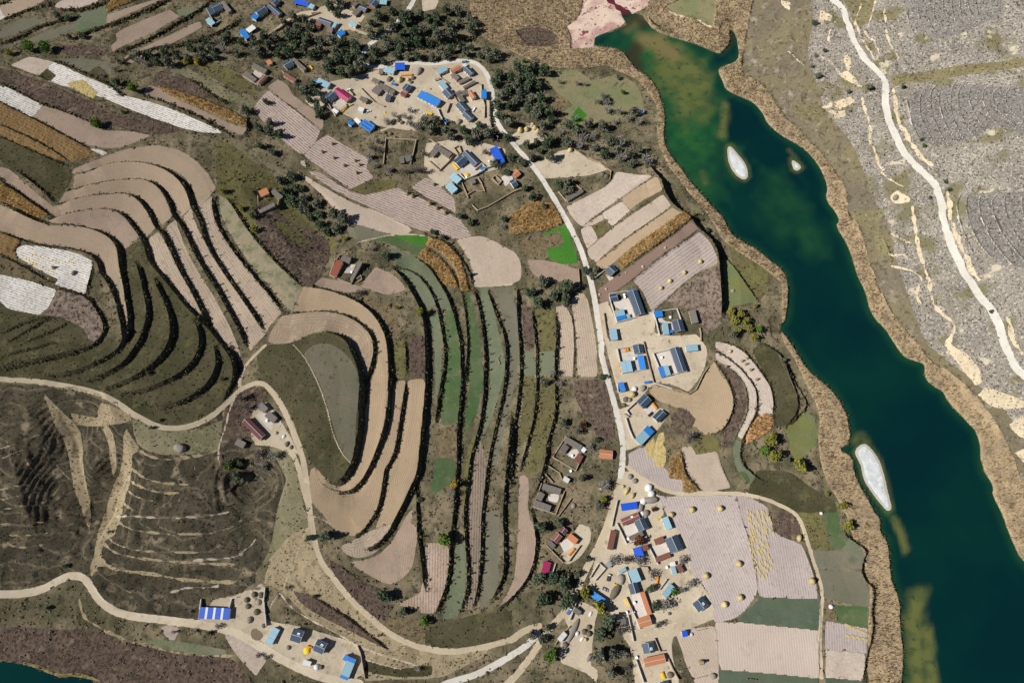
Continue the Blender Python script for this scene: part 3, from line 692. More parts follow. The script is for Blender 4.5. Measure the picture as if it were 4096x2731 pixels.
conc yard - C 1140,560 1200,520 1270,570 1200,620
conc yard - I 365,310 440,250 490,275 440,350
conc yard - I 205,680 240,650 310,670 290,740 210,720
conc yard - G 95,130 165,170 200,180 150,220
conc yard - K 240,290 310,250 380,305 290,380
conc yard - O 480,290 580,270 700,400 680,480 600,420
conc yard - P 345,330 395,225 490,230 440,340
'''
# name, class, width in metres, piece, line
LINES = '''
road concrete 4.2 10 1470,-60 1450,0 1400,90 1300,210 1220,290 1100,360 1010,440 970,520 960,580 1050,620 1180,610 1290,580 1480,580 1650,590 1800,560 1930,555 2050,590 2120,680 2160,800 2170,860 2180,980 2200,1100 2260,1200 2351,1310 2480,1450 2551,1540 2571,1568 2651,1678 2731,1808 2821,1968 2911,2128 2971,2258 3031,2438 3061,2528 3091,2648 3121,2818 3151,3018 3166,3136 3176,3286 3231,3466 3271,3636 3311,3776 3341,3896 3366,4036 3371,4166 3361,4286 3341,4416
road dirt 4.2 22 990,1280 950,1400 930,1480 910,1568 870,1698 820,1808 780,1898 700,2038 640,2188 590,2308 500,2448 420,2558 330,2640 250,2780 100,2990 0,3100 -100,3190
road concrete 4.0 13 1600,1640 1750,1568 2000,1500 2200,1400 2351,1310 2480,1230 2590,1110
road dirt 4.2 13 2351,1170 2451,1090 2600,1040
road gravel 5.0 30 590,-20 600,0 690,80 740,230 790,400 880,520 960,620 1060,720 1090,810 1070,930 1100,1080 1180,1280 1280,1450 1400,1568 1530,1678 1590,1848 1620,2068 1700,2318 1800,2498 1900,2648 2050,2828 2120,2988 2170,3136 2220,3296 2300,3406 2390,3480
road dirtp 5.0 03 -60,750 150,752 300,735 430,690 560,610 660,575 760,590 830,680 890,780 980,870 1100,930 1250,960 1450,980 1700,1010 1950,1050 2130,1090 2260,1150 2351,1210 2501,1300 2651,1385 2801,1455 2951,1515 3151,1555 3301,1575
road dirt 3.6 02 -60,342 0,345 170,355 400,370 600,405 800,445 950,490 1080,560 1200,650 1290,700 1380,750 1500,795 1650,795 1800,760 1950,680 2080,570 2200,440 2351,370 2451,400 2551,530 2631,680 2691,820 2741,950 2791,1100 2811,1250 2831,1400 2846,1568 2871,1720 2891,1840 2921,1950 2971,2060 3051,2160 3151,2290 3251,2400 3351,2490 3451,2580 3551,2660 3701,2750 3901,2820 4101,2850 4301,2830 4501,2790 4701,2735
path dirt 2.0 02 2200,440 2200,350 2240,230 2351,110 2440,30
path dirt 1.2 02 2180,480 2100,640 2080,760 2000,990 2010,1100
path dirt 3.0 12 0,930 100,930 200,950 330,1020 380,1120 420,1280 450,1400 480,1520
path dirt 2.6 22 1065,1150 1150,1230 1280,1300 1400,1370 1550,1400 1750,1395 1950,1385 2150,1400 2351,1450 2501,1520 2591,1568 2661,1658 2701,1788 2751,1968 2811,2138 2846,2278 2841,2488 2826,2708 2831,2898 2846,3080
path dirt 1.2 11 930,660 1100,620 1250,585 1400,580 1600,605
path dirt 1.6 11 2010,1060 2200,1050 2351,1040
path dirt 2.6 23 1080,1180 1250,1120 1400,1080 1550,980 1660,890
path dirt 2.6 10 120,320 330,150 450,110 600,110
path dirt 2.8 10 770,220 900,280 1100,340
path dirt 1.0 12 340,30 430,120 520,280 600,460 660,650 700,830 750,960 810,1060 870,1120
path dirt 1.0 13 480,140 420,250 370,400 340,530 280,590 255,690
path dirt 1.0 13 220,740 150,820 120,900
path dirt 3.0 10 1560,640 1620,740 1580,820 1540,900
path dirt 2.0 10 1150,1200 1280,1150 1400,1150 1460,1200
streak pale 1.2 03 1060,40 1300,40 1530,55 1800,45 2000,20 2100,0
streak dry 1.6 02 1210,1160 1330,1260 1500,1300 1750,1310
streak dry 1.6 02 1200,1280 1350,1360 1500,1390 1640,1390
streak dry 1.2 02 1180,1370 1280,1440 1400,1460
streak dry 1.6 02 1120,1470 1250,1560
streak dry 1.6 02 1280,1000 1400,1070 1550,1080 1750,1060 1900,1040 2000,990
streak dry 1.3 03 1080,80 1200,160 1400,190 1700,205 1950,195 2100,150 2220,70
streak dry 1.2 03 1000,240 1100,310 1300,360 1700,370 2000,360
streak dry 1.6 03 950,280 1050,370 1200,410 1450,440 1800,470 2150,480
streak pale 1.4 03 1780,440 2000,430 2180,410 2280,330 2351,250
streak dry 2.2 03 930,420 1000,510 1150,540 1450,570 1600,610 1990,640 2160,640
streak pale 1.4 03 1560,740 1700,690 1900,690 2000,680
streak dry 1.0 03 870,500 920,580 1050,660 1200,740
streak dry 1.0 02 0,1360 130,1330 300,1310
streak dry 1.0 02 20,1450 200,1420 400,1320
streak dry 1.0 02 30,1540 200,1510 400,1490 500,1400 560,1300
streak dry 1.0 02 0,980 150,940 400,840
streak dry 1.0 02 0,1080 150,1020 300,960
streak dry 1.0 02 230,1080 300,1190 400,1280
streak dry 1.0 02 390,930 480,1080 560,1190 640,1260
streak dry 1.0 03 0,110 200,100 400,90
streak dry 1.0 03 80,210 250,215 450,190
streak dry 1.2 03 60,280 150,330 400,300
streak dry 1.8 03 730,800 760,960 900,1050 1000,1100 1200,1190 1300,1200
streak dry 1.2 03 1300,1200 1500,1270 1750,1310 2130,1320
streak pale 1.2 13 220,740 300,850 400,930 600,1040 950,1220 1000,1400
streak pale 1.2 13 960,1240 1150,1310 1400,1380 1500,1410
streak pale 1.0 13 970,1340 1150,1400 1330,1440
streak pale 1.0 13 480,20 620,60 720,150 780,210
streak pale 1.4 13 950,1220 980,1350 1000,1500
streak pale 1.0 13 0,690 60,650 80,800 85,960
streak dry 1.0 02 600,410 800,450 950,500
cliff cream 2.6 31 1325,330 1345,480 1370,640 1400,780 1440,900 1490,1050 1500,1150 1540,1250 1600,1330 1730,1400 1690,1500 1640,1600
cliff cream 3.4 30 1150,830 1190,1050 1290,1300 1400,1430 1510,1520
cliff cream 3.0 31 1650,200 1700,500 1780,750 1880,900 1940,1000
cliff cream 3.0 31 2200,1350 2260,1568 2330,1680
cliff cream 1.6 30 180,480 250,520 330,600
cliff cream 2.0 30 860,900 900,1050 940,1180 960,1350 1010,1480 1060,1568
cliff cream 1.6 30 800,200 830,300 900,430 1000,560
cliff cream 1.4 30 990,0 960,110 920,240
cliff cream 1.2 30 860,40 810,160 790,230
cliff cream 1.6 30 880,290 960,360 1020,500
cliff cream 1.6 30 1070,90 1080,250 1100,400 1200,540
cliff cream 1.4 30 480,500 560,570 640,650 740,740
cliff cream 1.4 30 550,380 570,280 620,190
cliff cream 1.6 31 1020,10 1100,60 1190,120 1240,140
cliff cream 2.0 31 1130,880 1250,900 1340,930 1420,990 1360,1130 1380,1220 1440,1230
cliff cream 1.6 31 1130,580 1240,630 1320,660
cliff cream 1.6 31 1110,760 1250,770 1280,800
cliff cream 2.4 20 1430,110 1500,140 1600,170 1700,180 1760,230 1830,260
channel redalga 7.5 20 830,-60 920,20 1000,90 1060,140
trench t 0 30 1290,80 1290,190 1340,310 1390,380
trench t 0 30 1380,60 1400,180 1440,300 1510,390
trench t 0 30 1450,60 1450,120 1500,220 1540,310 1600,360
trench t 0 30 1525,60 1530,160 1590,260
trench t 0 30 1610,-40 1610,100 1650,200 1710,290
trench t 0 30 1690,-40 1690,80 1730,200
trench t 0 30 1765,-40 1770,100 1800,180 1890,260
trench t 0 30 1830,-40 1850,80 1900,180 1940,250
trench t 0 30 1905,-40 1925,100 1960,200
trench t 0 30 1980,40 2010,120 2060,190
trench t 0 30 1280,910 1310,1050 1330,1150 1390,1270
trench t 0 30 1430,830 1395,900 1400,1020 1430,1130 1510,1290 1590,1390
trench t 0 30 1560,760 1495,850 1490,950 1530,1110 1620,1290 1690,1350
trench t 0 30 1590,810 1570,890 1590,1020 1650,1180 1750,1310
trench t 0 30 1740,735 1680,830 1675,960 1710,1100 1770,1230 1830,1310
trench t 0 30 1900,745 1790,770 1745,850 1755,980 1800,1100 1860,1210 1930,1280
trench t 0 30 1960,760 1850,800 1845,900 1890,1030 1960,1140 2020,1200
trench t 0 30 2050,780 1990,810 1970,900 2020,1030 2090,1130 2200,1210
trench t 0 30 2130,800 2060,860 2090,970 2180,1080 2290,1170
trench t 0 30 2230,800 2185,870 2190,960 2260,1050 2380,1150
trench t 0 31 1770,220 1740,290 1750,400 1800,560 1890,760
trench t 0 31 1850,210 1825,280 1840,420 1890,560 1970,710 2060,800
trench t 0 31 1960,220 1940,290 1960,420 2010,540 2100,700 2250,860
trench t 0 31 2120,210 2060,260 2070,370 2130,530 2220,680 2380,850
trench t 0 31 2180,230 2175,330 2220,470 2290,610 2380,720
trench t 0 31 2340,230 2340,350 2380,480
'''
ISLES = [px('32', '890 930 950 980 1000 1050 1040 1130 1080 1280 1110 1420 1140 1530 1100 1560 1030 1480 960 1390 880 1270 860 1150 830 1080 795 1020 830 960'),
   px('20', '1980 1350 2010 1340 2060 1400 2120 1470 2160 1540 2170 1620 2140 1650 2100 1640 2050 1600 2000 1520 1980 1430'),
   px('30', '215 1460 280 1500 310 1540 270 1570 230 1550')]
# ------------------------------------------------------------------ materials
def new_mat(name):
 m = bpy.data.materials.new(name)
 m.use_nodes = True
 nt = m.node_tree
 nt.nodes.clear()
 out = nt.nodes.new('ShaderNodeOutputMaterial')
 return m, nt, out
def rgba(c):
 return (c[0], c[1], c[2], 1.0)
def mixc(nt, fac, a, b):
 n = nt.nodes.new('ShaderNodeMix')
 n.data_type = 'RGBA'
 for s, v in ((n.inputs[0], fac), (n.inputs[6], a), (n.inputs[7], b)):
  if isinstance(v, (int, float)):
   s.default_value = v
  elif isinstance(v, tuple):
   s.default_value = rgba(v)
  else:
   nt.links.new(v, s)
 return n.outputs[2]
def mth(nt, op, a, b=0.0, clamp=False):
 n = nt.nodes.new('ShaderNodeMath')
 n.operation = op
 n.use_clamp = clamp
 for s, v in ((n.inputs[0], a), (n.inputs[1], b)):
  if isinstance(v, (int, float)):
   s.default_value = v
  else:
   nt.links.new(v, s)
 return n.outputs[0]
def noise(nt, vec, scale, detail=2.0, rough=0.55, dist=0.0):
 n = nt.nodes.new('ShaderNodeTexNoise')
 n.inputs['Scale'].default_value = scale
 n.inputs['Detail'].default_value = detail
 n.inputs['Roughness'].default_value = rough
 n.inputs['Distortion'].default_value = dist
 nt.links.new(vec, n.inputs['Vector'])
 return n.outputs[0]
def ramp(nt, fac, lo, hi):
 n = nt.nodes.new('ShaderNodeMapRange')
 n.inputs[1].default_value = lo
 n.inputs[2].default_value = hi
 nt.links.new(fac, n.inputs[0])
 return n.outputs[0]
def ground_mat(name, c0, c1, c2=None, patch=0.05, spots=0.4, spot_lo=0.55, spot_hi=0.7, grain=0.35, gscale=1.3, row=None, extra=None, bump=0.25):
 """earth, stubble, grass: two tones in broad patches, a third in spots, fine grain, and, where tilled, rows along the attribute rowv"""
 m, nt, out = new_mat(name)
 geo = nt.nodes.new('ShaderNodeNewGeometry')
 pos = geo.outputs['Position']
 col = mixc(nt, ramp(nt, noise(nt, pos, patch, 3), 0.38, 0.62), c0, c1)
 if c2 is not None:
  col = mixc(nt, ramp(nt, noise(nt, pos, spots, 4, 0.65), spot_lo, spot_hi), col, c2)
 for (ec, sc, lo, hi) in (extra or []):
  col = mixc(nt, ramp(nt, noise(nt, pos, sc, 2, 0.5), lo, hi), col, ec)
 height = noise(nt, pos, gscale, 3, 0.7)
 g = mth(nt, 'ADD', mth(nt, 'MULTIPLY', mth(nt, 'SUBTRACT', height, 0.5), grain * 2.4), 1.0)
 if row:
  period, rc, amt, sharp = row
  at = nt.nodes.new('ShaderNodeAttribute')
  at.attribute_name = 'rowv'
  wob = mth(nt, 'MULTIPLY', noise(nt, pos, 0.35, 2), 0.5)
  v = mth(nt, 'ADD', mth(nt, 'DIVIDE', at.outputs['Fac'], period), wob)
  sn = mth(nt, 'SINE', mth(nt, 'MULTIPLY', v, 2 * math.pi))
  k = ramp(nt, sn, sharp, sharp + 0.9)
  brk = ramp(nt, noise(nt, pos, 0.5, 3, 0.6), 0.25, 0.6)
  k = mth(nt, 'MULTIPLY', mth(nt, 'MULTIPLY', k, brk), amt)
  col = mixc(nt, k, col, rc)
  height = mth(nt, 'SUBTRACT', height, mth(nt, 'MULTIPLY', sn, 0.4))
 # each piece of land has its own tint
 oi = nt.nodes.new('ShaderNodeObjectInfo')
 vm = nt.nodes.new('ShaderNodeMix')
 vm.data_type = 'RGBA'
 vm.blend_type = 'MULTIPLY'
 vm.inputs[0].default_value = 1.0
 nt.links.new(col, vm.inputs[6])
 nt.links.new(oi.outputs['Color'], vm.inputs[7])
 vs = nt.nodes.new('ShaderNodeVectorMath')
 vs.operation = 'SCALE'
 nt.links.new(vm.outputs[2], vs.inputs[0])
 nt.links.new(g, vs.inputs['Scale'])
 d = nt.nodes.new('ShaderNodeBsdfDiffuse')
 nt.links.new(vs.outputs[0], d.inputs[0])
 d.inputs['Roughness'].default_value = 0.6
 if bump:
  b = nt.nodes.new('ShaderNodeBump')
  b.inputs['Strength'].default_value = bump
  b.inputs['Distance'].default_value = 0.5
  nt.links.new(height, b.inputs['Height'])
  nt.links.new(b.outputs[0], d.inputs['Normal'])
 nt.links.new(d.outputs[0], out.inputs[0])
 return m
K = 1.0
# class: (material arguments, jitter of the surface in metres, how much it stands above the soil)
CLS = {
 'scrub':    (dict(c0=(.105, .095, .055), c1=(.23, .19, .12), c2=(.07, .066, .04), patch=.045, spots=.14, spot_lo=.5, spot_hi=.66, grain=.6), .28, 0),
 'slope':    (dict(c0=(.068, .060, .040), c1=(.110, .093, .062), c2=(.042, .038, .028), spots=.35, spot_lo=.52, spot_hi=.66, grain=.55, row=(2.3, (.30, .235, .155), .75, .45),  # dark grass, lowered further so part of the hill's shade sits in the colour
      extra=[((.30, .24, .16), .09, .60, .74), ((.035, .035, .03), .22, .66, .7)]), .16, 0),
 'darkgrass': (dict(c0=(.066, .064, .032), c1=(.098, .086, .050), c2=(.145, .128, .060), spots=.12, spot_lo=.54, spot_hi=.72, grain=.5), .10, 0),
 'greygrass': (dict(c0=(.135, .132, .088), c1=(.165, .145, .105), c2=(.085, .085, .055), spots=.2, grain=.35), .06, 0),
 'tan':      (dict(c0=(.385, .300, .215), c1=(.42, .325, .232), grain=.16, row=(1.3, (.27, .20, .14), .5, -.2)), .02, 0),
 'pink':     (dict(c0=(.335, .255, .195), c1=(.375, .287, .216), c2=(.28, .215, .165), spots=.15, grain=.22, row=(1.2, (.25, .18, .14), .45, -.2)), .03, 0),
 'pink2':    (dict(c0=(.345, .265, .185), c1=(.40, .31, .215), c2=(.48, .39, .28), spots=.09, grain=.3, row=(2.4, (.28, .20, .14), .5, -.2)), .06, 0),
 'ochre':    (dict(c0=(0.385, 0.295, 0.196), c1=(0.420, 0.315, 0.207), grain=.16, row=(1.3, (.29, .215, .135), .5, -.2)), .02, 0),
 'pale':     (dict(c0=(0.500, 0.420, 0.354), c1=(0.560, 0.475, 0.398), c2=(0.400, 0.330, 0.273), spots=.3, grain=.28, row=(1.6, (.32, .26, .2), .45, 0)), .04, 0),
 'pale2':    (dict(c0=(0.470, 0.385, 0.305), c1=(0.510, 0.420, 0.338), c2=(0.400, 0.330, 0.256), spots=.2, grain=.22, row=(1.6, (.36, .285, .21), .4, 0)), .04, 0),
 'pale3':    (dict(c0=(0.490, 0.410, 0.349), c1=(0.525, 0.440, 0.376), c2=(0.460, 0.380, 0.322), spots=.1, grain=.12, row=(1.7, (.38, .31, .24), .3, .1)), .02, 0),
 'stubble':  (dict(c0=(.40, .325, .245), c1=(.46, .375, .285), c2=(.31, .25, .19), spots=.35, grain=.3, row=(1.7, (.26, .195, .145), .6, -.1)), .05, 0),
 'stubbleg': (dict(c0=(.37, .31, .21), c1=(.30, .27, .175), c2=(.17, .18, .10), spots=.12, spot_lo=.48, spot_hi=.66, grain=.35), .06, 0),
 'stubbleb': (dict(c0=(.36, .27, .18), c1=(.40, .30, .2), c2=(.29, .21, .14), spots=.4, grain=.35), .06, 0),
 'stubbler': (dict(c0=(.40, .31, .24), c1=(.47, .37, .29), c2=(.28, .19, .13), spots=.3, grain=.45, row=(1.9, (.23, .15, .11), .7, -.2)), .08, 0),
 'stubblev': (dict(c0=(0.430, 0.370, 0.343), c1=(0.470, 0.405, 0.376), c2=(0.380, 0.320, 0.294), spots=.25, grain=.25, row=(1.75, (.29, .24, .20), .65, 0)), .04, 0),
 'rows':     (dict(c0=(0.450, 0.360, 0.311), c1=(0.500, 0.405, 0.349), c2=(0.390, 0.310, 0.262), spots=.3, grain=.2, row=(2.05, (.12, .09, .07), .95, .05)), .03, 0),
 'rowsl':    (dict(c0=(0.410, 0.340, 0.305), c1=(0.460, 0.385, 0.338), c2=(0.360, 0.290, 0.256), spots=.2, grain=.2, row=(2.6, (.22, .17, .135), .8, .2)), .04, 0),
 'brownrows': (dict(c0=(.25, .20, .155), c1=(.30, .235, .18), c2=(.17, .14, .10), spots=.3, grain=.35, row=(1.8, (.09, .075, .06), .8, -.1)), .08, 0),
 'mulch':    (dict(c0=(.66, .63, .58), c1=(.74, .72, .68), c2=(.52, .46, .38), spots=.5, spot_lo=.5, spot_hi=.68, grain=.2, row=(1.75, (.24, .19, .145), .95, .1)), .04, 0),
 'brown':    (dict(c0=(0.225, 0.155, 0.125), c1=(0.250, 0.170, 0.136), grain=.22), .03, 0),
 'corn':     (dict(c0=(.40, .255, .105), c1=(.46, .30, .135), c2=(.24, .15, .06), spots=.5, spot_lo=.45, spot_hi=.62, grain=.5, row=(2.2, (.17, .105, .04), .5, 0)), .75, 1.3),
 'cornd':    (dict(c0=(.25, .165, .075), c1=(.29, .185, .085), c2=(.15, .10, .05), spots=.5, grain=.5, row=(2.2, (.12, .08, .04), .6, -.1)), .5, .9),
 'corno':    (dict(c0=(.52, .29, .13), c1=(.56, .33, .16), c2=(.36, .2, .09), spots=.5, spot_lo=.5, spot_hi=.66, grain=.4), .45, .7),
 'straw':    (dict(c0=(.46, .37, .16), c1=(.50, .40, .18), c2=(.33, .26, .12), spots=.7, spot_lo=.5, spot_hi=.6, grain=.4), .3, .25),
 'wheat':    (dict(c0=(.045, .165, .022), c1=(.065, .19, .03), c2=(.05, .13, .03), spots=.2, grain=.28), .06, .12),
 'wheatd':   (dict(c0=(.065, .115, .045), c1=(.10, .135, .062), c2=(.145, .15, .09), spots=.2, grain=.35), .07, .08),
 'grn':      (dict(c0=(.135, .16, .095), c1=(.165, .18, .115), c2=(.20, .19, .135), spots=.3, grain=.35), .06, .05),
 'olivegreen': (dict(c0=(.17, .175, .065), c1=(.145, .17, .075), c2=(.20, .19, .10), spots=.1, grain=.3), .06, 0),
 'dkgrn':    (dict(c0=(.075, .105, .068), c1=(.10, .125, .085), c2=(.15, .14, .11), spots=.08, grain=.35), .05, 0),
 'grey':     (dict(c0=(.155, .15, .105), c1=(.185, .168, .122), c2=(.12, .13, .085), spots=.1, grain=.3), .05, 0),
 'grass':    (dict(c0=(.17, .19, .11), c1=(.22, .215, .14), c2=(.13, .15, .08), grain=.35), .06, 0),
 'olive':    (dict(c0=(.165, .15, .06), c1=(.13, .115, .055), c2=(.085, .08, .04), spots=.3, spot_lo=.5, grain=.5), .18, 0),
 'brownveg': (dict(c0=(.165, .13, .075), c1=(.21, .165, .095), c2=(.09, .075, .045), spots=.35, spot_lo=.48, grain=.55), .3, .1),
 'heath':    (dict(c0=(.125, .09, .068), c1=(.165, .12, .09), c2=(.07, .055, .045), spots=.4, spot_lo=.46, spot_hi=.6, grain=.6,
      extra=[((.24, .19, .13), .12, .62, .75)]), .35, .15),
 'heath2':   (dict(c0=(.25, .19, .15), c1=(.30, .235, .185), c2=(.12, .09, .075), spots=.3, spot_lo=.46, spot_hi=.6, grain=.5), .25, .1),
 'meadow':   (dict(c0=(.18, .19, .095), c1=(.235, .20, .115), c2=(.13, .15, .07), spots=.12, grain=.4), .12, 0),
 'dry':      (dict(c0=(.33, .265, .165), c1=(.40, .325, .205), c2=(.22, .18, .11), spots=.3, spot_lo=.52, spot_hi=.66, grain=.4,  # dry grass; also laid on sunlit gully sides, their light painted as paler ground
      extra=[((.10, .095, .06), .45, .66, .72)]), .12, 0),
 'drygreen': (dict(c0=(.25, .22, .135), c1=(.18, .17, .095), c2=(.30, .26, .17), spots=.15, grain=.45), .12, 0),
 'bare':     (dict(c0=(.53, .455, .34), c1=(.45, .38, .28), c2=(.33, .27, .195), spots=.18, spot_lo=.56, spot_hi=.74, grain=.25,
      extra=[((.20, .16, .115), .28, .66, .78)]), .06, 0),
 'conc':     (dict(c0=(.60, .555, .50), c1=(.52, .475, .42), c2=(.42, .38, .33), spots=.3, spot_lo=.6, spot_hi=.8, grain=.12), 0, .05),
 'concrete': (dict(c0=(.56, .525, .46), c1=(.62, .585, .52), c2=(.47, .43, .37), spots=.25, grain=.15), 0, .08),
 'gravel':   (dict(c0=(.54, .515, .455), c1=(.60, .57, .505), c2=(.46, .43, .37), spots=.3, grain=.12), 0, .05),
 'dirt':     (dict(c0=(.52, .44, .315), c1=(.45, .375, .265), c2=(.58, .50, .37), spots=.2, grain=.22), .02, .02),
 'dirtp':    (dict(c0=(.60, .525, .40), c1=(.54, .46, .34), c2=(.45, .37, .26), spots=.2, grain=.18), .02, .02),
 'cream':    (dict(c0=(.62, .53, .37), c1=(.56, .475, .33), c2=(.42, .35, .25), spots=.3, spot_lo=.52, grain=.35), .35, 0),
 'rock':     (dict(c0=(.235, .212, .18), c1=(.285, .258, .218), c2=(.47, .425, .345), spots=.55, spot_lo=.54, spot_hi=.62, grain=.55,
      extra=[((.10, .09, .075), .75, .585, .64), ((.185, .165, .095), .045, .54, .64), ((.50, .44, .33), .07, .64, .70)]), .22, 0),
 'rockdark': (dict(c0=(.185, .172, .155), c1=(.225, .21, .19), c2=(.42, .39, .335), spots=.6, spot_lo=.57, spot_hi=.64, grain=.6,
      extra=[((.085, .075, .065), .8, .57, .63), ((.14, .07, .055), .3, .70, .74)]), .24, 0),
 'rockolive': (dict(c0=(.195, .165, .095), c1=(.165, .14, .10), c2=(.31, .27, .20), patch=.03, spots=.12, spot_lo=.56, spot_hi=.7, grain=.6,
      extra=[((.11, .095, .06), .3, .56, .66)]), .25, 0),
 'verge':    (dict(c0=(.13, .11, .07), c1=(.18, .15, .095), c2=(.08, .075, .045), spots=.5, grain=.5), .15, .1),
 'rockgreen': (dict(c0=(.22, .195, .10), c1=(.18, .155, .085), c2=(.32, .28, .18), spots=.3, grain=.5), .2, 0),
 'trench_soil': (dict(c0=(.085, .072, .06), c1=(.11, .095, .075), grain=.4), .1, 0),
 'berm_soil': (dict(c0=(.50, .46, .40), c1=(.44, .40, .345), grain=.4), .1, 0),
 'reed':     (dict(c0=(.32, .245, .15), c1=(.38, .29, .175), c2=(.235, .18, .125), spots=.12, spot_lo=.48, spot_hi=.66, grain=.45, gscale=1.0), .42, 1.2),
 'ochrereed': (dict(c0=(.28, .22, .10), c1=(.32, .25, .13), grain=.5), .5, .8),
 'pinkflat': (dict(c0=(.52, .40, .33), c1=(.60, .49, .38), c2=(.20, .05, .06), spots=.13, spot_lo=.56, spot_hi=.62, grain=.2,
      extra=[((.42, .26, .23), .06, .5, .66), ((.16, .04, .05), .4, .66, .7)]), .02, 0),
 'redalga':  (dict(c0=(.085, .02, .028), c1=(.11, .03, .03), grain=.3), .02, 0),
 'salt':     (dict(c0=(.56, .58, .58), c1=(.46, .48, .47), c2=(.66, .67, .68), patch=.12, spots=.3, grain=.2,
      extra=[((.12, .10, .09), .55, .72, .74)]), .04, 0),
 'saltrim':  (dict(c0=(.44, .43, .38), c1=(.38, .36, .30), grain=.2), .02, 0),
 'bank':     (dict(c0=(.085, .074, .045), c1=(.125, .10, .06), c2=(.05, .052, .03), spots=.45, spot_lo=.48, spot_hi=.6, grain=.6), .35, 0),
 'berm':     (dict(c0=(.40, .34, .26), c1=(.32, .26, .18), grain=.4), .12, 0),
 'bed':      (dict(c0=(.10, .12, .06), c1=(.14, .14, .07), grain=.2), 0, 0),
}
CLASS_MAT = {}
def cmat(c):
 if c not in CLASS_MAT:
  a = dict(CLS[c][0])
  CLASS_MAT[c] = ground_mat('soil ' + c, **a)
 return CLASS_MAT[c]
# ------------------------------------------------------------------ which cell belongs to what
REG = [('hillside', 'scrub', None, 1.0)]                   # id -> (name, class, rows, tint)
ID = np.zeros((NY - 1, NX - 1), np.int32)
def region(name, cls, rows=None, tint=1.0):
 REG.append((name, cls, rows, tint))
 return len(REG) - 1
FIELD_CELLS = ('scrub', 'slope')
lake_c = 0.25 * (lake_sd[:-1, :-1] + lake_sd[1:, :-1] + lake_sd[:-1, 1:] + lake_sd[1:, 1:])
# the stony east side of the lake
EASTLINE = px('d', '''1740 -400 1745 0 1725 60 1730 130 1700 190 1760 285 1840 335 1890 392 1900 457 1925 505 1950 567 1996 704 2050 784 2124 850 2180 924
2251 999 2280 1130 2349 1291 2500 1500 3200 1500 3200 -400''')
P = ground(EASTLINE)
sl_, m = inside(P, True)
east = region('rocky_hillside', 'rock')
ID[sl_][m] = east
vary = np.random.default_rng(5)
for row in FIELDS.strip().split('\n'):
 cls, name, rows, fr, nums = row.split(' ', 4)
 P = soften(ground(px(fr, nums)))
 g = inside(P, True)
 if g is None:
  continue
 rdir = None
 if rows in 'cz':
  rdir = rows
 elif rows != '-':
  q = [float(t) for t in rows.split(',')]
  w = ground(px(fr, q))
  d = w[1] - w[0]
  d /= np.linalg.norm(d)
  rdir = (w[0, 0], w[0, 1], -d[1], d[0])
 t = 1.0 if cls in ('reed', 'bare', 'slope') else float(vary.uniform(0.93, 1.07))
 k = region(name, cls, rdir, t)
 ID[g[0]][g[1]] = k
# narrow verges where two fields meet: scrub and painted shadow lines in one dark tone
fld = np.array([r[0] == 'field' for r in REG])[ID]
vg = np.zeros_like(fld)
for ax in (0, 1):
 o_ = np.roll(ID, -1, ax)
 vg |= (o_ != ID) & fld & np.roll(fld, -1, ax)
ID[vg] = region('field_verge', 'verge')
# terrace banks, then roads, paths and cliffs over them
bank_id = region('terrace_bank', 'bank')
keep = {k for k, r in enumerate(REG) if r[0] in ('yard', 'reedbed')}
lut = np.array([k not in keep for k in range(len(REG))])
ID[BANK & lut[ID]] = bank_id
shared = {}
road_pts = []
for row in LINES.strip().split('\n'):
 name, cls, wid, fr, nums = row.split(' ', 4)
 wid = float(wid)
 P = chaikin(ground(px(fr, nums)), 2)
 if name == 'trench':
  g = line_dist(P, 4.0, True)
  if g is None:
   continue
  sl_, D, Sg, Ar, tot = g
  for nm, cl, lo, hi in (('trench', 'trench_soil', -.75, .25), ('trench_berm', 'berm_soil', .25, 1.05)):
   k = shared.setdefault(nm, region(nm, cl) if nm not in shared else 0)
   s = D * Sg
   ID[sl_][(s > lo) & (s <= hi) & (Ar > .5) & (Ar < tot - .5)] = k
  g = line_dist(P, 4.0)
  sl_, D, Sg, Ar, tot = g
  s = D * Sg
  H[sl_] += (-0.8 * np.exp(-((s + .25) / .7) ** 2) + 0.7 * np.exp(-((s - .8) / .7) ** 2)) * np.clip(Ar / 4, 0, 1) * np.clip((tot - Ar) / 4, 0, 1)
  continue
 g = line_dist(P, wid + 3, True)
 if g is None:
  continue
 sl_, D, Sg, Ar, tot = g
 key = (name, cls)
 if key not in shared:
  shared[key] = region(name, cls)
 wig = wid / 2
 if name in ('streak', 'cliff', 'channel'):
  wig = wid / 2 * (0.75 + 0.5 * np.sin(Ar / 5.0 + wid) * np.sin(Ar / 2.3)) + 0.1
 ID[sl_][D <= wig] = shared[key]
 if name in ('road', 'path'):
  road_pts.append((P, wid))
# islets of white salt
for pts in ISLES:
 P = chaikin(ray_at(pts, 0.2), 2, True)
 sl_, m = inside(P, pad=6)
 g = line_dist(P, 6, closed=True)
 sd = np.where(m, g[1], -g[1]) if g[1].shape == m.shape else np.where(m, 1.0, -1.0)
 H[sl_] = np.maximum(H[sl_], np.clip(sd * 0.16, -3, 0.55) + 0.02)
 ki, kr = region('islet', 'salt'), region('islet_rim', 'saltrim')
 sc_, mc = inside(P, True, pad=6)
 g = line_dist(P, 6, True, closed=True)
 sdc = np.where(mc, g[1], -g[1]) if g[1].shape == mc.shape else np.where(mc, 9.0, -9.0)
 ID[sc_][sdc > -1] = kr
 ID[sc_][sdc > 1.7] = ki
bed = region('lake_bed', 'bed')
isl = np.isin(ID, [k for k, r in enumerate(REG) if r[0].startswith('islet')])
names_reed = np.isin(ID, [k for k, r in enumerate(REG) if r[1] in ('reed', 'ochrereed', 'pinkflat', 'redalga')])
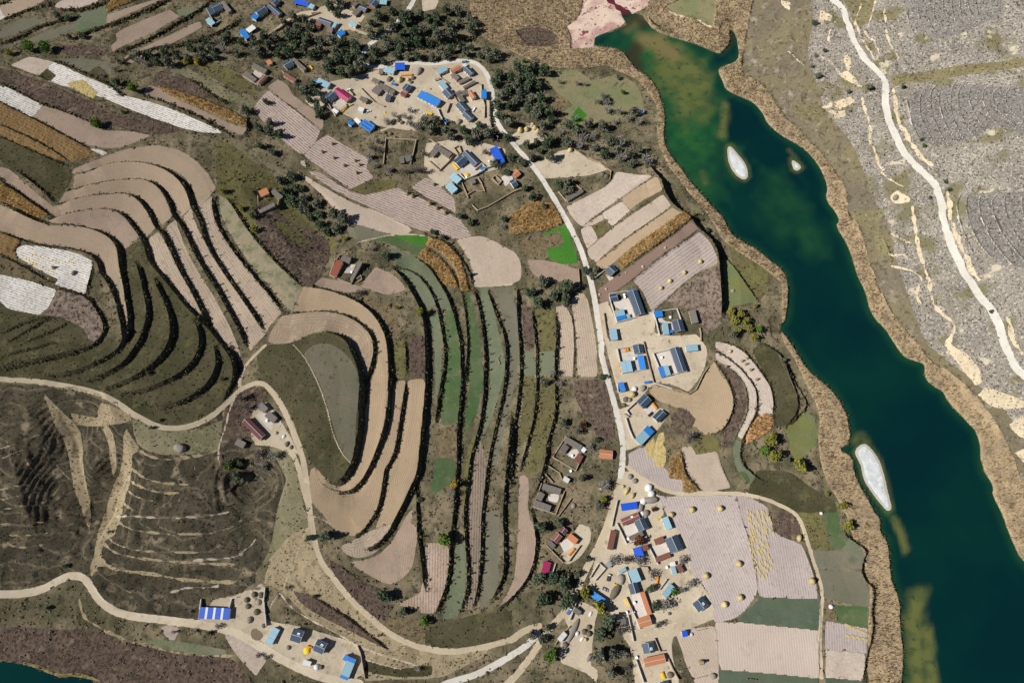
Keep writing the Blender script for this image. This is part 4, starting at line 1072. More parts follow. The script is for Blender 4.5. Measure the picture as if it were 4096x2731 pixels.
ID[(lake_c < -0.3) & ~isl] = bed
# ------------------------------------------------------------------ buildings read from the photograph: roof corners A, B (one eave or ridge side) and C (next corner)
# form: g = gable, m = single slope, f = flat sheet on posts
HOUSES = '''
A g slate 190,120 335,45 415,150|slate-roofed house inside the walled compound nearest the striped fields at top left
A m slate 122,172 212,132 272,240|low slate outbuilding joined to the left compound wall at top
A m clay 430,15 578,195 510,242|long grey mud-roofed barn on the right side of the top left compound
A m sky 95,380 172,325 250,435|pale blue tin shed outside the lower corner of the top left compound
A g slate 995,210 1150,105 1245,192|dark slate house with white windows above the two-tone blue canopy
A g slate 1235,135 1425,300 1505,235|long slate house with blue end wall beside the terrace path at top
A m blue 930,322 1000,245 1085,292|small bright blue lean-to below the dark slate house at top
A g slate 1290,45 1370,-30 1488,15|slate house cut by the top edge with three white windows
A m cobalt 1765,-20 2005,45 1925,108|cobalt blue tarpaulin roof at the top edge with open front
A m sky 2030,65 2115,105 2078,176|small ribbed grey-blue shed right of the cobalt tarpaulin roof
A m blue 710,590 800,535 948,657|bright blue half of the two-tone canopy above the dark tree belt
A m white 835,545 960,455 1060,490|white half of the two-tone canopy above the dark tree belt
A m clay 990,1160 1238,1285 1190,1362|long grey barn along the back of the compound with red shed
A m clay 850,1305 1045,1455 965,1500|grey barn on the left side of the compound with red shed
A g redbrown 1030,1515 1170,1370 1224,1425|red-roofed shed closing the front of the grey walled compound
A g slate 1510,1175 1650,1095 1735,1180|blue slate house at the left corner of the tree-side compound
A m clay 1725,1060 1955,1260 1912,1312|long dark grey barn beside the yellow maize strip
A m redbrown 1560,1330 1778,1458 1722,1505|dark maroon barn along the lower wall of the tree-side compound
A m orange 1205,1130 1285,1090 1326,1160|tiny orange-roofed hut alone below the tree belt
B g slate 262,180 395,225 365,278|teal slate house above the maroon flat outbuilding near the top
B m redbrown 228,225 285,240 248,300|maroon flat outbuilding left of the teal slate house
B m clay 345,280 405,290 372,345|small mud-roofed shed between the teal house and blue square roof
B m sky 420,225 450,235 416,296|narrow pale blue canopy beside the teal slate house
B m blue 430,350 490,308 537,340|square bright blue roof standing alone below the upper lane
B m sky 580,218 655,255 636,286|pale teal shed beside the roofless pen on the upper lane
B g slate 692,52 764,80 748,126|dark slate house with white gable in the shaded hamlet at top centre
B g slate 765,40 810,-10 888,25|slate house on a raised brick base at the top centre edge
B m sky 895,-12 970,-5 930,45|pale blue roof cut by the top edge right of the brick base house
B m clay 595,140 660,80 692,112|grey mud-roofed barn in the shaded hamlet at top centre
B m clay 590,55 630,15 662,32|small mud-roofed store at the top edge in the shaded hamlet
C m sky 985,293 1110,352 1045,388|teal tin barn with open front above the magenta house
C g magenta 1190,390 1330,490 1275,548|magenta tin-roofed house, the only one in the northern hamlet
C g slate 1040,488 1110,425 1172,475|slate house joined to the left end of the magenta house
C m white 1120,635 1145,610 1190,645|small white-roofed gatehouse below the magenta house yard
D m cobalt 738,138 840,136 842,205|cobalt flat canopy standing right against the curving road
D m sky 632,182 735,205 715,250|pale blue barn with open front left of the cobalt canopy
D m clay 570,200 612,200 605,248|tiny mud store left of the pale blue barn by the road
D m clay 510,290 582,320 545,350|low pale mud shed in the middle of the upper threshing yard
D m clay 485,432 540,372 600,420|dark mud-roofed house on the left of the old courtyard
D m clay 585,345 692,402 665,445|long dark mud-roofed house at the back of the old courtyard
D m clay 695,405 740,430 716,470|small mud-roofed room at the right corner of the old courtyard
D m slate 650,465 702,475 652,530|small slate gate room at the front of the old courtyard
D g slate 805,408 850,352 915,385|slate house with tall white gable beside the dark ploughed plot
D m redbrown 785,462 808,432 868,452|low red shed joined below the slate house by the dark plot
D m panel 420,725 528,800 465,862|bright blue barn roof with two rows of dark roof lights
D m blue 230,765 265,735 311,765|tiny blue cabin left of the barn with roof lights
D m clay 385,483 455,520 432,558|open frame shed of grey beams above the parked white car
D m white 340,635 360,595 405,630|pale grey shed between the yellow maize and the white car
D m white 300,735 330,710 380,750|crumpled pale tarpaulin shelter beside the barn with roof lights
E m blue 140,425 372,545 330,625|long bright blue hall with pink and white wall, biggest roof in north
E m sky 315,185 415,130 450,175|pale mint tin roof at the upper left of the road bend compound
E g orange 465,175 585,110 620,155|orange tiled house at the top of the road bend compound
E g slate 690,125 768,205 705,243|slate house on the right side of the road bend compound
E m clay 520,208 595,272 548,298|dark mud barn between orange house and courtyard at road bend
E m clay 570,310 690,250 722,272|long low mud barn closing the road bend courtyard
E m sky 330,340 385,305 452,385|pale mint tin roof joined to a slate house above the blue hall
E g slate 470,392 532,462 440,512|slate house joined to the mint roof above the blue hall
E m clay 605,435 690,410 700,460|dark flat mud house left of the small orange roof
E g orange 735,415 792,500 742,530|small orange gabled house facing the open yard inside the road bend
E m clay 555,482 600,460 648,550|narrow dark barn left of the long earth courtyard
E g slate 620,550 705,645 622,692|slate house on the left of the long earth courtyard
E g slate 685,665 767,740 686,777|slate house with red gable at the lower end of the earth courtyard
E m blue 915,415 915,520 850,515|small bright blue roof on the bank beside the shaded road
E m white 620,115 660,90 690,110|little white-roofed room right of the orange house at road bend
E m clay 630,372 770,295 782,318|narrow patchy lean-to below the long low mud barn
E m clay 530,445 600,410 620,430|pale flat store between mint roof and earth courtyard
F m clay 370,140 530,240 500,285|long grey barn at the back of the earth-walled courtyard left of yellow pile
F m clay 290,240 345,180 390,215|short grey barn at the left of the earth-walled courtyard
F g slate 685,200 808,325 755,370|largest dark slate house beside the white yard with yellow maize
F g slate 535,315 615,250 677,315|slate wing with brick gable behind the yellow maize strip
F m cobalt 985,163 1065,320 985,347|cobalt blue rectangular roof alone beside the road bend trees
F m sky 545,430 627,498 570,540|upper one of the two teal open sheds above the stook field
F m sky 515,525 588,600 530,645|lower one of the two teal open sheds above the stook field
F g orange 1120,435 1170,395 1212,460|orange house with pale forecourt in the weedy garden
F g slate 1105,520 1150,495 1196,560|small blue slate shed below the orange garden house
F m clay 700,500 745,480 768,530|tiny grey roof inside the weedy ruined garden walls
F m blue 810,390 845,362 864,380|tiny bright blue roof at the corner of the white yard
F m clay 45,265 105,250 106,310|small grey roof inside the overgrown ruined square
F m clay -10,270 40,265 42,332|grey roof at the lower wall of the overgrown ruined square
G g slate 178,42 238,100 165,168|slate cottage at the end of the golden maize strip
G g slate 435,305 522,550 425,582|long slate house on the right of the white yard below the brown plot
G m blue 340,315 425,295 432,315|blue strip roof at the top end of the long slate house
G g slate 145,360 220,345 236,410|small slate gatehouse at the left corner of the white yard
G m twotone 200,525 295,505 326,605|blue and pale two-tone roof at the lower left of the white yard
G m sky 320,560 350,550 362,592|small grey canopy attached to the two-tone roof
G m sky 220,705 238,822 163,822|pale blue shed standing beside the concrete road
G m blue 608,530 690,518 706,580|bright blue roof at the top corner of the second compound
G m sky 690,650 748,645 770,762|pale blue roof on the left of the second compound
G g slate 900,612 932,725 828,748|slate house on the right of the second compound
G m blue 765,720 805,713 813,745|small bright blue canopy between pale roof and slate house
G m clay 1035,510 1070,645 1005,660|grey mud barn beside the brown reedy plot
H g slate 490,90 510,182 410,202|slate house at the top of the compound by the concrete road
H m blue 500,205 527,347 465,358|bright blue flat roof below the slate house by the road
H m skytwo 365,258 392,375 283,392|wide pale blue roof facing the blue flat roof across the yard
H g slate 868,118 954,365 860,388|biggest slate house of the lakeside compounds, with long shadow
H m stripe 750,308 783,412 683,436|blue and mint roof with a magenta stripe
H m sky 935,105 1055,92 1072,155|pale mint shed alone at the edge of the bare slope
H m blue 290,480 320,572 264,582|blue shed with white side walls beside the concrete road
H g slate 427,685 510,605 583,680|slate house with brick gable above the parked black car
H g slate 592,845 675,762 735,818|slate house with red gable below the parked black car
22 m twotoneb 1125,895 1245,768 1312,820|mint roof with a blue lower end beside the straw stubble
I m clay 370,143 517,228 490,270|long grey barn at the back of the upper walled farm left of the road
I m clay 305,265 345,205 397,240|short grey barn at the left of the upper walled farm
I m redbrown 440,365 475,295 525,320|reddish flat roof at the right of the upper walled farm
I g orange 672,258 785,270 780,350|orange tiled hut with white wall standing by the concrete road
I m white 335,535 355,498 405,525|pale grey roofed hut between the two old walled farms
I m clay 165,563 327,613 310,665|long grey barn at the back of the lower walled farm
I m clay 95,700 130,635 186,650|left grey barn of the lower walled farm
I m clay 92,713 237,765 217,820|front grey barn of the lower walled farm
I m white 500,265 525,235 562,250|white flat roof at the back corner of the upper walled farm
J m cobalt 183,255 328,235 339,300|cobalt blue roof below the hay yard
J g redbrown 182,393 332,328 357,390|long red tiled house just below the cobalt roof
J g slate 395,375 437,468 345,502|slate house joined to the right end of the long red house
J m clay 265,545 375,495 412,532|mud-roofed barn behind the rust-coloured tree
J m redbrown 150,500 115,672 62,662|long narrow dark barn along the lane
J m cobalt 365,632 397,725 325,750|square cobalt roof below the rust-coloured tree
J m redbrown 370,630 425,615 444,665|small brown flat roof joined to the square cobalt roof
J m redbrown 480,575 560,542 580,595|brown tiled room at the top of the field-edge courtyard
J g slate 690,528 747,655 637,705|large slate house at the edge of the big stubble field
J m redbrown 490,735 620,685 640,730|brown barn at the front of the field-edge courtyard
J m sky 605,365 648,472 592,487|pale blue shed at the upper corner of the big stubble field
J m white 628,780 672,770 681,805|small white flat roof above the grey and brown sheds
J m sky 632,825 672,815 690,880|grey-blue shed below the small white flat roof
J m redbrown 677,815 715,790 735,870|brown shed joined to the right of the grey-blue shed
K g redbrown 163,250 210,190 270,235|red tiled house at the left corner of the hilltop farmyard
K g maroon 232,175 260,138 318,185|dark maroon roof at the back corner of the hilltop farmyard
K m orange 340,203 413,262 376,306|orange roofed room on the right of the hilltop farmyard
K m clay 128,300 160,265 206,320|dark mud roof at the lower left of the hilltop farmyard
K m magenta 168,468 142,572 80,545|magenta tin shed above the dark tree clump
K m bluetarp 550,725 665,800 640,850|blue tarpaulin roof between two yellowing willows
K m greytarp 650,480 685,448 716,490|small grey tarpaulin roof beside the bare brush
K m sky 770,540 830,505 862,525|weathered pale blue lean-to behind the bare trees
L m sky 265,55 302,147 238,165|pale blue roof joined above a slate house in the lower village
L g slate 270,155 293,232 228,260|slate house between the pale roof and the long orange roof
L m orange 325,225 380,388 348,397|long narrow orange roof along the pale courtyard
L g orange 270,425 357,398 385,468|orange gabled house at the foot of the pale courtyard
L m sky 450,245 510,165 550,195|weathered pale roof with open pens beside the bright green tree
L g slate 745,258 792,322 712,367|slate house alone beside the big stubble field with deep shadow
L m cobalt 595,515 635,510 641,555|small cobalt blue box roof on the bare plot
L g slate 390,592 406,667 322,687|slate house above the lowest orange house
L g orange 315,715 465,682 477,747|lowest long orange house near the bottom edge
L m clay 110,430 185,420 192,480|dark sunken barn in the shade left of the orange house
L m slate 440,890 500,878 506,915|dark roof cut by the bottom edge
M m clay 425,255 450,215 508,255|small grey roofed hut beside the red and blue truck
M m white 287,500 345,430 380,462|pale broken roof among the bare branches
N m sky 185,510 265,362 325,395|mint tin barn at the left end of the roadside farm
N g slate 462,375 558,406 497,517|left one of two twin slate cottages in the roadside farm
N g slate 688,477 776,517 716,622|right one of two twin slate cottages in the roadside farm
N m twoends 1045,672 965,872 890,838|mint roof with blue ends at the right end of the roadside farm
N m blue 915,672 945,622 990,642|blue upper corner roof of the mint roofed barn
N m white 538,720 555,672 623,700|small white shed beside the roadside farm lane
03 m bluewhite 1840,868 2118,880 2110,988|blue roof with three white strips beside the lower road
O m clay 555,138 637,215 585,277|upper grey roof of the hillside farm
O m clay 645,245 747,330 690,392|lower grey roof of the hillside farm
O g maroon 390,318 602,530 535,602|long maroon gabled house of the hillside farm
O m clay 270,575 372,625 312,687|pale grey shed at the lower left of the hillside farm
P m red 175,352 255,175 330,208|red roofed house of the lone farm among the ochre terraces
P m clay 338,125 434,150 415,222|grey roof at the back of the lone ochre terrace farm
P m clay 535,205 560,215 460,432|narrow grey roof along the right of the lone ochre terrace farm
11 m orange 20,190 95,155 120,205|orange roof of the small farm left of the dark tree belt
11 m clay 130,200 165,168 217,262|grey roof on the right of the farm beside the dark tree belt
11 m clay 20,362 160,292 172,322|low grey roof at the front of the farm beside the dark tree belt
21 m clay 490,248 635,163 652,195|long grey barn by the road above the pale fields
20 m sky 1165,1010 1205,1000 1210,1030|tiny pale hut at the edge of the lakeside scrub
'''
house_data = []
for row in HOUSES.strip().split('\n'):
 spec, label = row.split('|')
 fr, form, colr, a, b, c = spec.split()
 q = px(fr, a + ' ' + b + ' ' + c)
 cen = (q[0] + q[2]) / 2
 g = ground(cen[None])[0]
 zg = float(HS(g[0], g[1]))
 for _ in range(3):
  w = ray_at(q, zg + 3.2)
  m = (w[0] + w[2]) / 2
  zg = float(HS(m[0], m[1]))
 w = ray_at(q, zg + 3.2)
 u = w[1] - w[0]
 L = float(np.linalg.norm(u))
 u /= L
 n = np.array([-u[1], u[0]])
 W = float((w[2] - w[1]) @ n)
 if W < 0:                                               # keep a right-handed local frame, +y towards C
  u, n, W = -u, -n, -W
  mid = (w[0] + w[1]) / 2
 else:
  mid = (w[0] + w[1]) / 2
 ctr = mid + n * W / 2
 house_data.append(dict(form=form, col=colr, label=label, L=max(L, 2.5), W=max(W, 2.2), ctr=ctr, z=zg, rot=math.atan2(u[1], u[0])))
# level a pad under every building
for hd in house_data:
 c, s_ = math.cos(hd['rot']), math.sin(hd['rot'])
 r = (hd['L'] + hd['W']) / 2 + 4
 W_ = window(np.array([hd['ctr'] - r, hd['ctr'] + r]), 0)
 if W_ is None:
  continue
 sl_, X, Y = W_
 lx = (X - hd['ctr'][0]) * c + (Y - hd['ctr'][1]) * s_
 ly = -(X - hd['ctr'][0]) * s_ + (Y - hd['ctr'][1]) * c
 d = np.maximum(np.abs(lx) - hd['L'] / 2, np.abs(ly) - hd['W'] / 2)
 k = np.clip(1 - d / 3.5, 0, 1)
 k = k * k * (3 - 2 * k)
 H[sl_] += (hd['z'] - H[sl_]) * k
# ------------------------------------------------------------------ fine relief of each kind of cover
order = sorted(CLS)
camp = np.array([CLS[r[1]][1] for r in REG])
cup = np.array([CLS[r[1]][2] for r in REG])
def to_verts(lut_, mode='mean'):
 v = lut_[ID]
 out = np.zeros((NY, NX))
 cnt = np.zeros((NY, NX))
 for di in (0, 1):
  for dj in (0, 1):
   out[di:NY - 1 + di, dj:NX - 1 + dj] += v
   cnt[di:NY - 1 + di, dj:NX - 1 + dj] += 1
 return out / cnt
pad_free = np.ones((NY, NX))
for hd in house_data:
 W_ = window(np.array([hd['ctr'] - 12, hd['ctr'] + 12]), 0)
 if W_:
  c, s_ = math.cos(hd['rot']), math.sin(hd['rot'])
  sl_, X, Y = W_
  lx = (X - hd['ctr'][0]) * c + (Y - hd['ctr'][1]) * s_
  ly = -(X - hd['ctr'][0]) * s_ + (Y - hd['ctr'][1]) * c
  pad_free[sl_] *= ~((np.abs(lx) < hd['L'] / 2 + .3) & (np.abs(ly) < hd['W'] / 2 + .3))
fine = rng.standard_normal((NY, NX)) * 0.65 + vnoise(2, .5) + vnoise(5, .5)
_sl = to_verts(np.array([1.0 if r[1] == 'slope' else .45 if r[1] in ('rock', 'rockdark') else 0.0 for r in REG]))
H += _sl * pad_free * .42 * np.sin(H * 2 * math.pi / 2.3)      # cattle tracks and old ledges along the contour
_er = to_verts(np.array([1.0 if r[1] in ('rock', 'cream', 'rockolive') else .55 if r[1] == 'slope' else .35 if r[1] in ('scrub', 'dry') else 0.0 for r in REG]))
rdg = vnoise(16, 1.0)
H += _er * pad_free * (1.5 * (0.6 - np.abs(rdg)) + vnoise(8, .35)) * (lake_sd > 4)
HB = H.copy()                                              # bare soil, for standing things on
H += (to_verts(camp) * fine * 0.8 + to_verts(cup)) * pad_free
H = np.where(lake_sd < -1.0, np.minimum(H, np.where(to_verts(np.array([1.0 if r[0].startswith('islet') else 0.0 for r in REG])) > 0, H, -0.2)), H)
# ------------------------------------------------------------------ ground meshes: one object for each field, road, bank ...
VX, VY = np.meshgrid(gx, gy)
# straighten the outlines: vertices where two covers meet move to the mean of their neighbours on the same outline
B = np.zeros((NY, NX), bool)
B[1:-1, 1:-1] = (ID[:-1, :-1] != ID[1:, 1:]) | (ID[:-1, 1:] != ID[1:, :-1]) | (ID[:-1, :-1] != ID[:-1, 1:])
for _ in range(3):
 sx, sy, n = np.zeros_like(VX), np.zeros_like(VX), np.zeros_like(VX)
 for di, dj in ((0, 1), (1, 0), (0, -1), (-1, 0), (1, 1), (-1, -1), (1, -1), (-1, 1)):
  bs = np.roll(B, (di, dj), (0, 1)) & B
  sx += np.where(bs, np.roll(VX, (di, dj), (0, 1)), 0)
  sy += np.where(bs, np.roll(VY, (di, dj), (0, 1)), 0)
  n += bs
 k = B & (n >= 2)
 nx_, ny_ = np.where(k, sx / np.maximum(n, 1), VX), np.where(k, sy / np.maximum(n, 1), VY)
 ox, oy = gx[None], gy[:, None]
 lim = 0.42 * CELL
 VX = ox + np.clip(nx_ - ox, -lim, lim)
 VY = oy + np.clip(ny_ - oy, -lim, lim)
# keep what the picture shows and a margin around it
cxm, cym = gx[:-1] + CELL / 2, gy[:-1] + CELL / 2
MX, MY = np.meshgrid(cxm, cym)
vis = (np.abs(MX) < 329 + (MY + 237) * (476 - 329) / 571 + 26) & (MY > -258) & (MY < 352)
def fast_mesh(name, verts, quads):
 me = bpy.data.meshes.new(name)
 k = quads.shape[1]
 me.vertices.add(len(verts))
 me.vertices.foreach_set('co', np.ascontiguousarray(verts, np.float32).ravel())
 me.loops.add(quads.size)
 me.loops.foreach_set('vertex_index', quads.ravel().astype(np.int32))
 me.polygons.add(len(quads))
 me.polygons.foreach_set('loop_start', np.arange(0, quads.size, k, dtype=np.int32))
 me.update(calc_edges=True)
 return me
vi = (np.arange(NY - 1)[:, None] * NX + np.arange(NX - 1)[None])
quads_all = np.stack([vi, vi + 1, vi + NX + 1, vi + NX], -1).reshape(-1, 4)
ids = np.where(vis, ID, -1).ravel()
sel = np.argsort(ids, kind='stable')
sel = sel[ids[sel] >= 0]
cuts = np.flatnonzero(np.diff(ids[sel])) + 1
allv = np.stack([VX, VY, H], -1).reshape(-1, 3)
for grp in np.split(sel, cuts):
 k = ids[grp[0]]
 name, cls, rows, tint = REG[k]
 q = quads_all[grp]
 uq, inv = np.unique(q.ravel(), return_inverse=True)
 v = allv[uq]
 me = fast_mesh(name, v, inv.reshape(-1, 4))
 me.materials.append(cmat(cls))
 if rows is not None:
  if rows == 'c':
   rv = EDGED.ravel()[uq]
  elif rows == 'z':
   rv = HB.ravel()[uq] * 1.0
  else:
   rv = (v[:, 0] - rows[0]) * rows[2] + (v[:, 1] - rows[1]) * rows[3]
  at = me.attributes.new('rowv', 'FLOAT', 'POINT')
  at.data.foreach_set('value', rv.astype(np.float32))
 o = bpy.data.objects.new(name, me)
 COL.objects.link(o)
 o['kind'] = 'structure'
 o.color = (tint, tint, tint, 1)
# coarse land beyond what the picture shows
st = 24.0
X, Y = np.meshgrid(np.arange(-1800, 1801, st), np.arange(-1500, 1801, st))
Z = relief(np.clip(X, -640, 640), np.clip(Y, -330, 460)) - 2.0
far = np.clip((np.maximum(np.abs(X) - 600, 0) + np.maximum(np.abs(Y - 50) - 400, 0)) / 600, 0, 1)
Z = np.maximum(Z * (1 - far) + far * (18 + 14 * np.sin(X / 190) * np.cos(Y / 230)), -4)
iy, ix = np.meshgrid(np.arange(X.shape[0] - 1), np.arange(X.shape[1] - 1), indexing='ij')
xm, ym = X[:-1, :-1] + st / 2, Y[:-1, :-1] + st / 2
keepc = ~((np.abs(xm) < 329 + (ym + 237) * (476 - 329) / 571 + 26 - st) & (ym > -258 + st) & (ym < 352 - st))
b0 = (iy * X.shape[1] + ix)[keepc]
me = fast_mesh('far_ground', np.stack([X, Y, Z], -1).reshape(-1, 3), np.stack([b0, b0 + 1, b0 + X.shape[1] + 1, b0 + X.shape[1]], -1))
me.materials.append(cmat('scrub'))
o = bpy.data.objects.new('far_ground', me)
COL.objects.link(o)
o['kind'] = 'structure'
# ------------------------------------------------------------------ water: colour by what lies under it
def water_mat():
 m, nt, out = new_mat('lake water')
 geo = nt.nodes.new('ShaderNodeNewGeometry')
 pos = geo.outputs['Position']
 def attr(n):
  a = nt.nodes.new('ShaderNodeAttribute')
  a.attribute_name = n
  return a.outputs['Fac']
 col = mixc(nt, ramp(nt, noise(nt, pos, .012, 3), .4, .65), (.0012, .018, .021), (.002, .027, .022))
 green = mixc(nt, ramp(nt, noise(nt, pos, .06, 4), .4, .6), (.010, .064, .024), (.020, .085, .026))
 col = mixc(nt, attr('green'), col, green)
 weedy = mixc(nt, ramp(nt, noise(nt, pos, .09, 4), .46, .58), (.115, .125, .038), (.075, .095, .032))
 col = mixc(nt, attr('shoal'), col, weedy)
 col = mixc(nt, attr('sand'), col, (.165, .135, .055))
 blot = mth(nt, 'MULTIPLY', ramp(nt, noise(nt, pos, .18, 3, .6), .60, .66), mth(nt, 'MAXIMUM', attr('green'), attr('shoal')))
 col = mixc(nt, mth(nt, 'MULTIPLY', blot, .55), col, (.012, .035, .022))
 col = mixc(nt, attr('murk'), col, (.035, .028, .016))
 d = nt.nodes.new('ShaderNodeBsdfDiffuse')
 nt.links.new(col, d.inputs[0])
 gl = nt.nodes.new('ShaderNodeBsdfGlossy')
 gl.inputs['Roughness'].default_value = 0.03
 b = nt.nodes.new('ShaderNodeBump')
 b.inputs['Strength'].default_value = 1.0
 b.inputs['Distance'].default_value = 0.075
 wv = nt.nodes.new('ShaderNodeMath')
 wv.operation = 'ADD'
 nt.links.new(noise(nt, pos, .55, 1, .5), wv.inputs[0])
 nt.links.new(noise(nt, pos, .25, 2, .5), wv.inputs[1])
 nt.links.new(wv.outputs[0], b.inputs['Height'])
 nt.links.new(b.outputs[0], gl.inputs['Normal'])
 fr = nt.nodes.new('ShaderNodeFresnel')
 fr.inputs['IOR'].default_value = 1.33
 mx = nt.nodes.new('ShaderNodeMixShader')
 nt.links.new(fr.outputs[0], mx.inputs[0])
 nt.links.new(d.outputs[0], mx.inputs[1])
 nt.links.new(gl.outputs[0], mx.inputs[2])
 nt.links.new(mx.outputs[0], out.inputs[0])
 return m
WATER = water_mat()
def photo_of(x, y, z):
 """where a point shows in the photograph (for laying out the shoals, which were read off it)"""
 dx, dy, dz = x - CX, y - CY, z - CZ
 f = dy * sT - dz * cT
 u = dy * cT + dz * sT
 return 1176 + dx / f * 1176 / .75, 784 - u / f * 1176 / .75
SHOALS = '''shoal .95 26 2110,1365 2098,1420 2105,1500 2112,1600
shoal .95 20 2128,1450 2140,1560 2130,1650
shoal .8 12 2052,1190 2068,1225 2080,1262
shoal .9 34 1500,95 1540,130 1590,165 1610,190
sand .8 24 1478,92 1510,98 1545,125
sand .5 20 1440,62 1470,45
shoal .75 60 1540,160 1575,200 1590,235
green 1.0 110 1500,100 1560,200 1590,280 1585,320
green .75 60 1560,330 1600,390 1610,430
green .5 40 1780,420 1830,490 1870,560
green .4 50 1780,470 1800,520
shoal .5 10 1612,395 1618,420
shoal .7 14 1664,245 1662,290 1658,310
green .7 16 2020,1130 2045,1180
shoal .55 14 1965,1010 1978,1000 1990,1015
shoal .5 10 1985,1040 2010,1100 2040,1150
shoal .45 8 1828,362 1812,345
sand .35 12 1692,380 1700,398
murk .75 22 1462,112 1450,130 1465,150
murk .5 16 1600,90 1660,112 1680,90 1678,75
murk .7 14 1430,60 1460,40 1480,58'''
SHO = [(r.split(' ')[0], float(r.split(' ')[1]), float(r.split(' ')[2]), np.array([[float(t) for t in q.split(',')] for q in r.split(' ')[3:]])) for r in SHOALS.split('\n')]
for nm, P in (('lake', shores[0]), ('pond', shores[1])):
 g = inside(P, pad=4)
 sl_, m = g
 dil = m.copy()
 for _ in range(4):
  dil[1:] |= dil[:-1].copy()
  dil[:-1] |= dil[1:].copy()
  dil[:, 1:] |= dil[:, :-1].copy()
  dil[:, :-1] |= dil[:, 1:].copy()
 st_ = 3
 i0, j0 = sl_[0].start, sl_[1].start
 ys, xs = gy[sl_[0]][::st_], gx[sl_[1]][::st_]
 mm = dil[::st_, ::st_]
 X, Y = np.meshgrid(xs, ys)
 c = mm[:-1, :-1] | mm[1:, 1:] | mm[:-1, 1:] | mm[1:, :-1]
 iy, ix = np.nonzero(c)
 w = X.shape[1]
 b0 = iy * w + ix
 q = np.stack([b0, b0 + 1, b0 + w + 1, b0 + w], -1)
 uq, inv = np.unique(q.ravel(), return_inverse=True)
 v = np.stack([X.ravel()[uq], Y.ravel()[uq], np.zeros(len(uq))], -1)
 me = fast_mesh(nm, v, inv.reshape(-1, 4))
 me.materials.append(WATER)
 U, V = photo_of(v[:, 0], v[:, 1], 0.0)
 wob = np.interp(np.arange(len(uq)), [0, len(uq)], [0, 0])
 att = {k: np.zeros(len(uq)) for k in ('green', 'shoal', 'sand', 'murk')}
 if nm == 'lake':
  nz = (np.sin(U / 9 + np.sin(V / 7)) + np.sin(V / 11 + 2 * np.sin(U / 13))) * .12
  for kind, amt, r, line in SHO:
   d2 = np.full(len(uq), 1e9)
   for a, b in zip(line[:-1], line[1:]):
    d = b - a
    t = np.clip(((U - a[0]) * d[0] + (V - a[1]) * d[1]) / (d @ d), 0, 1)
    d2 = np.minimum(d2, np.hypot(U - a[0] - t * d[0], V - a[1] - t * d[1]))
   k = np.clip(1.25 - d2 / r * (1 + nz), 0, 1) * amt
   att[kind] = np.maximum(att[kind], k * k * (3 - 2 * k) if kind != 'green' else k)
  # the east arm drops to deep water along a straight edge under the surface
  deep = np.clip((U - 1664) / 10, 0, 1) * np.clip((V - 222) / 8, 0, 1)
  att['green'] *= 1 - deep * np.clip((340 - V) / 20, 0, 1)
  sd = -lake_sd[sl_][::st_, ::st_].ravel()[uq]
  att['green'] = np.maximum(att['green'], np.clip(.5 - sd / 14, 0, .4))
  for isl_ in ISLES:
   c_ = isl_.mean(0)
   for a, b in zip(isl_, np.roll(isl_, -1, 0)):
    d = b - a
    t = np.clip(((U - a[0]) * d[0] + (V - a[1]) * d[1]) / (d @ d), 0, 1)
    dd = np.hypot(U - a[0] - t * d[0], V - a[1] - t * d[1])
    att['shoal'] = np.maximum(att['shoal'], np.clip(.8 - dd / 12, 0, .55))
 for k, a in att.items():
  at = me.attributes.new(k, 'FLOAT', 'POINT')
  at.data.foreach_set('value', a.astype(np.float32))
 o = bpy.data.objects.new(nm, me)
 COL.objects.link(o)
 o['kind'] = 'structure'
# ------------------------------------------------------------------ helpers for built things
def plain(name, c, rough=0.85, var=0.12, scale=1.5, metal=0.0, spec=0.2, wave=None, dirt=None):
 m, nt, out = new_mat(name)
 tc = nt.nodes.new('ShaderNodeTexCoord')
 pos = tc.outputs['Object']
 col = mixc(nt, noise(nt, pos, scale, 4, .6), tuple(x * (1 - var) for x in c), tuple(min(1, x * (1 + var)) for x in c))
 if dirt:
  col = mixc(nt, mth(nt, 'MULTIPLY', ramp(nt, noise(nt, pos, .7, 4, .65), .52, .7), dirt[1]), col, dirt[0])
 oi = nt.nodes.new('ShaderNodeObjectInfo')
 vm = nt.nodes.new('ShaderNodeMix')
 vm.data_type = 'RGBA'
 vm.blend_type = 'MULTIPLY'
 vm.inputs[0].default_value = 1
 nt.links.new(col, vm.inputs[6])
 nt.links.new(oi.outputs['Color'], vm.inputs[7])
 p = nt.nodes.new('ShaderNodeBsdfPrincipled')
 nt.links.new(vm.outputs[2], p.inputs['Base Color'])
 p.inputs['Roughness'].default_value = rough
 p.inputs['Metallic'].default_value = metal
 p.inputs['Specular IOR Level'].default_value = spec
 if wave:
  ax, per, amt = wave
  sp = nt.nodes.new('ShaderNodeSeparateXYZ')
  nt.links.new(pos, sp.inputs[0])
  sn = mth(nt, 'SINE', mth(nt, 'MULTIPLY', sp.outputs[ax], 2 * math.pi / per))
  b = nt.nodes.new('ShaderNodeBump')
  b.inputs['Distance'].default_value = .08
  b.inputs['Strength'].default_value = amt
  nt.links.new(sn, b.inputs['Height'])
  nt.links.new(b.outputs[0], p.inputs['Normal'])
 nt.links.new(p.outputs[0], out.inputs[0])
 return m
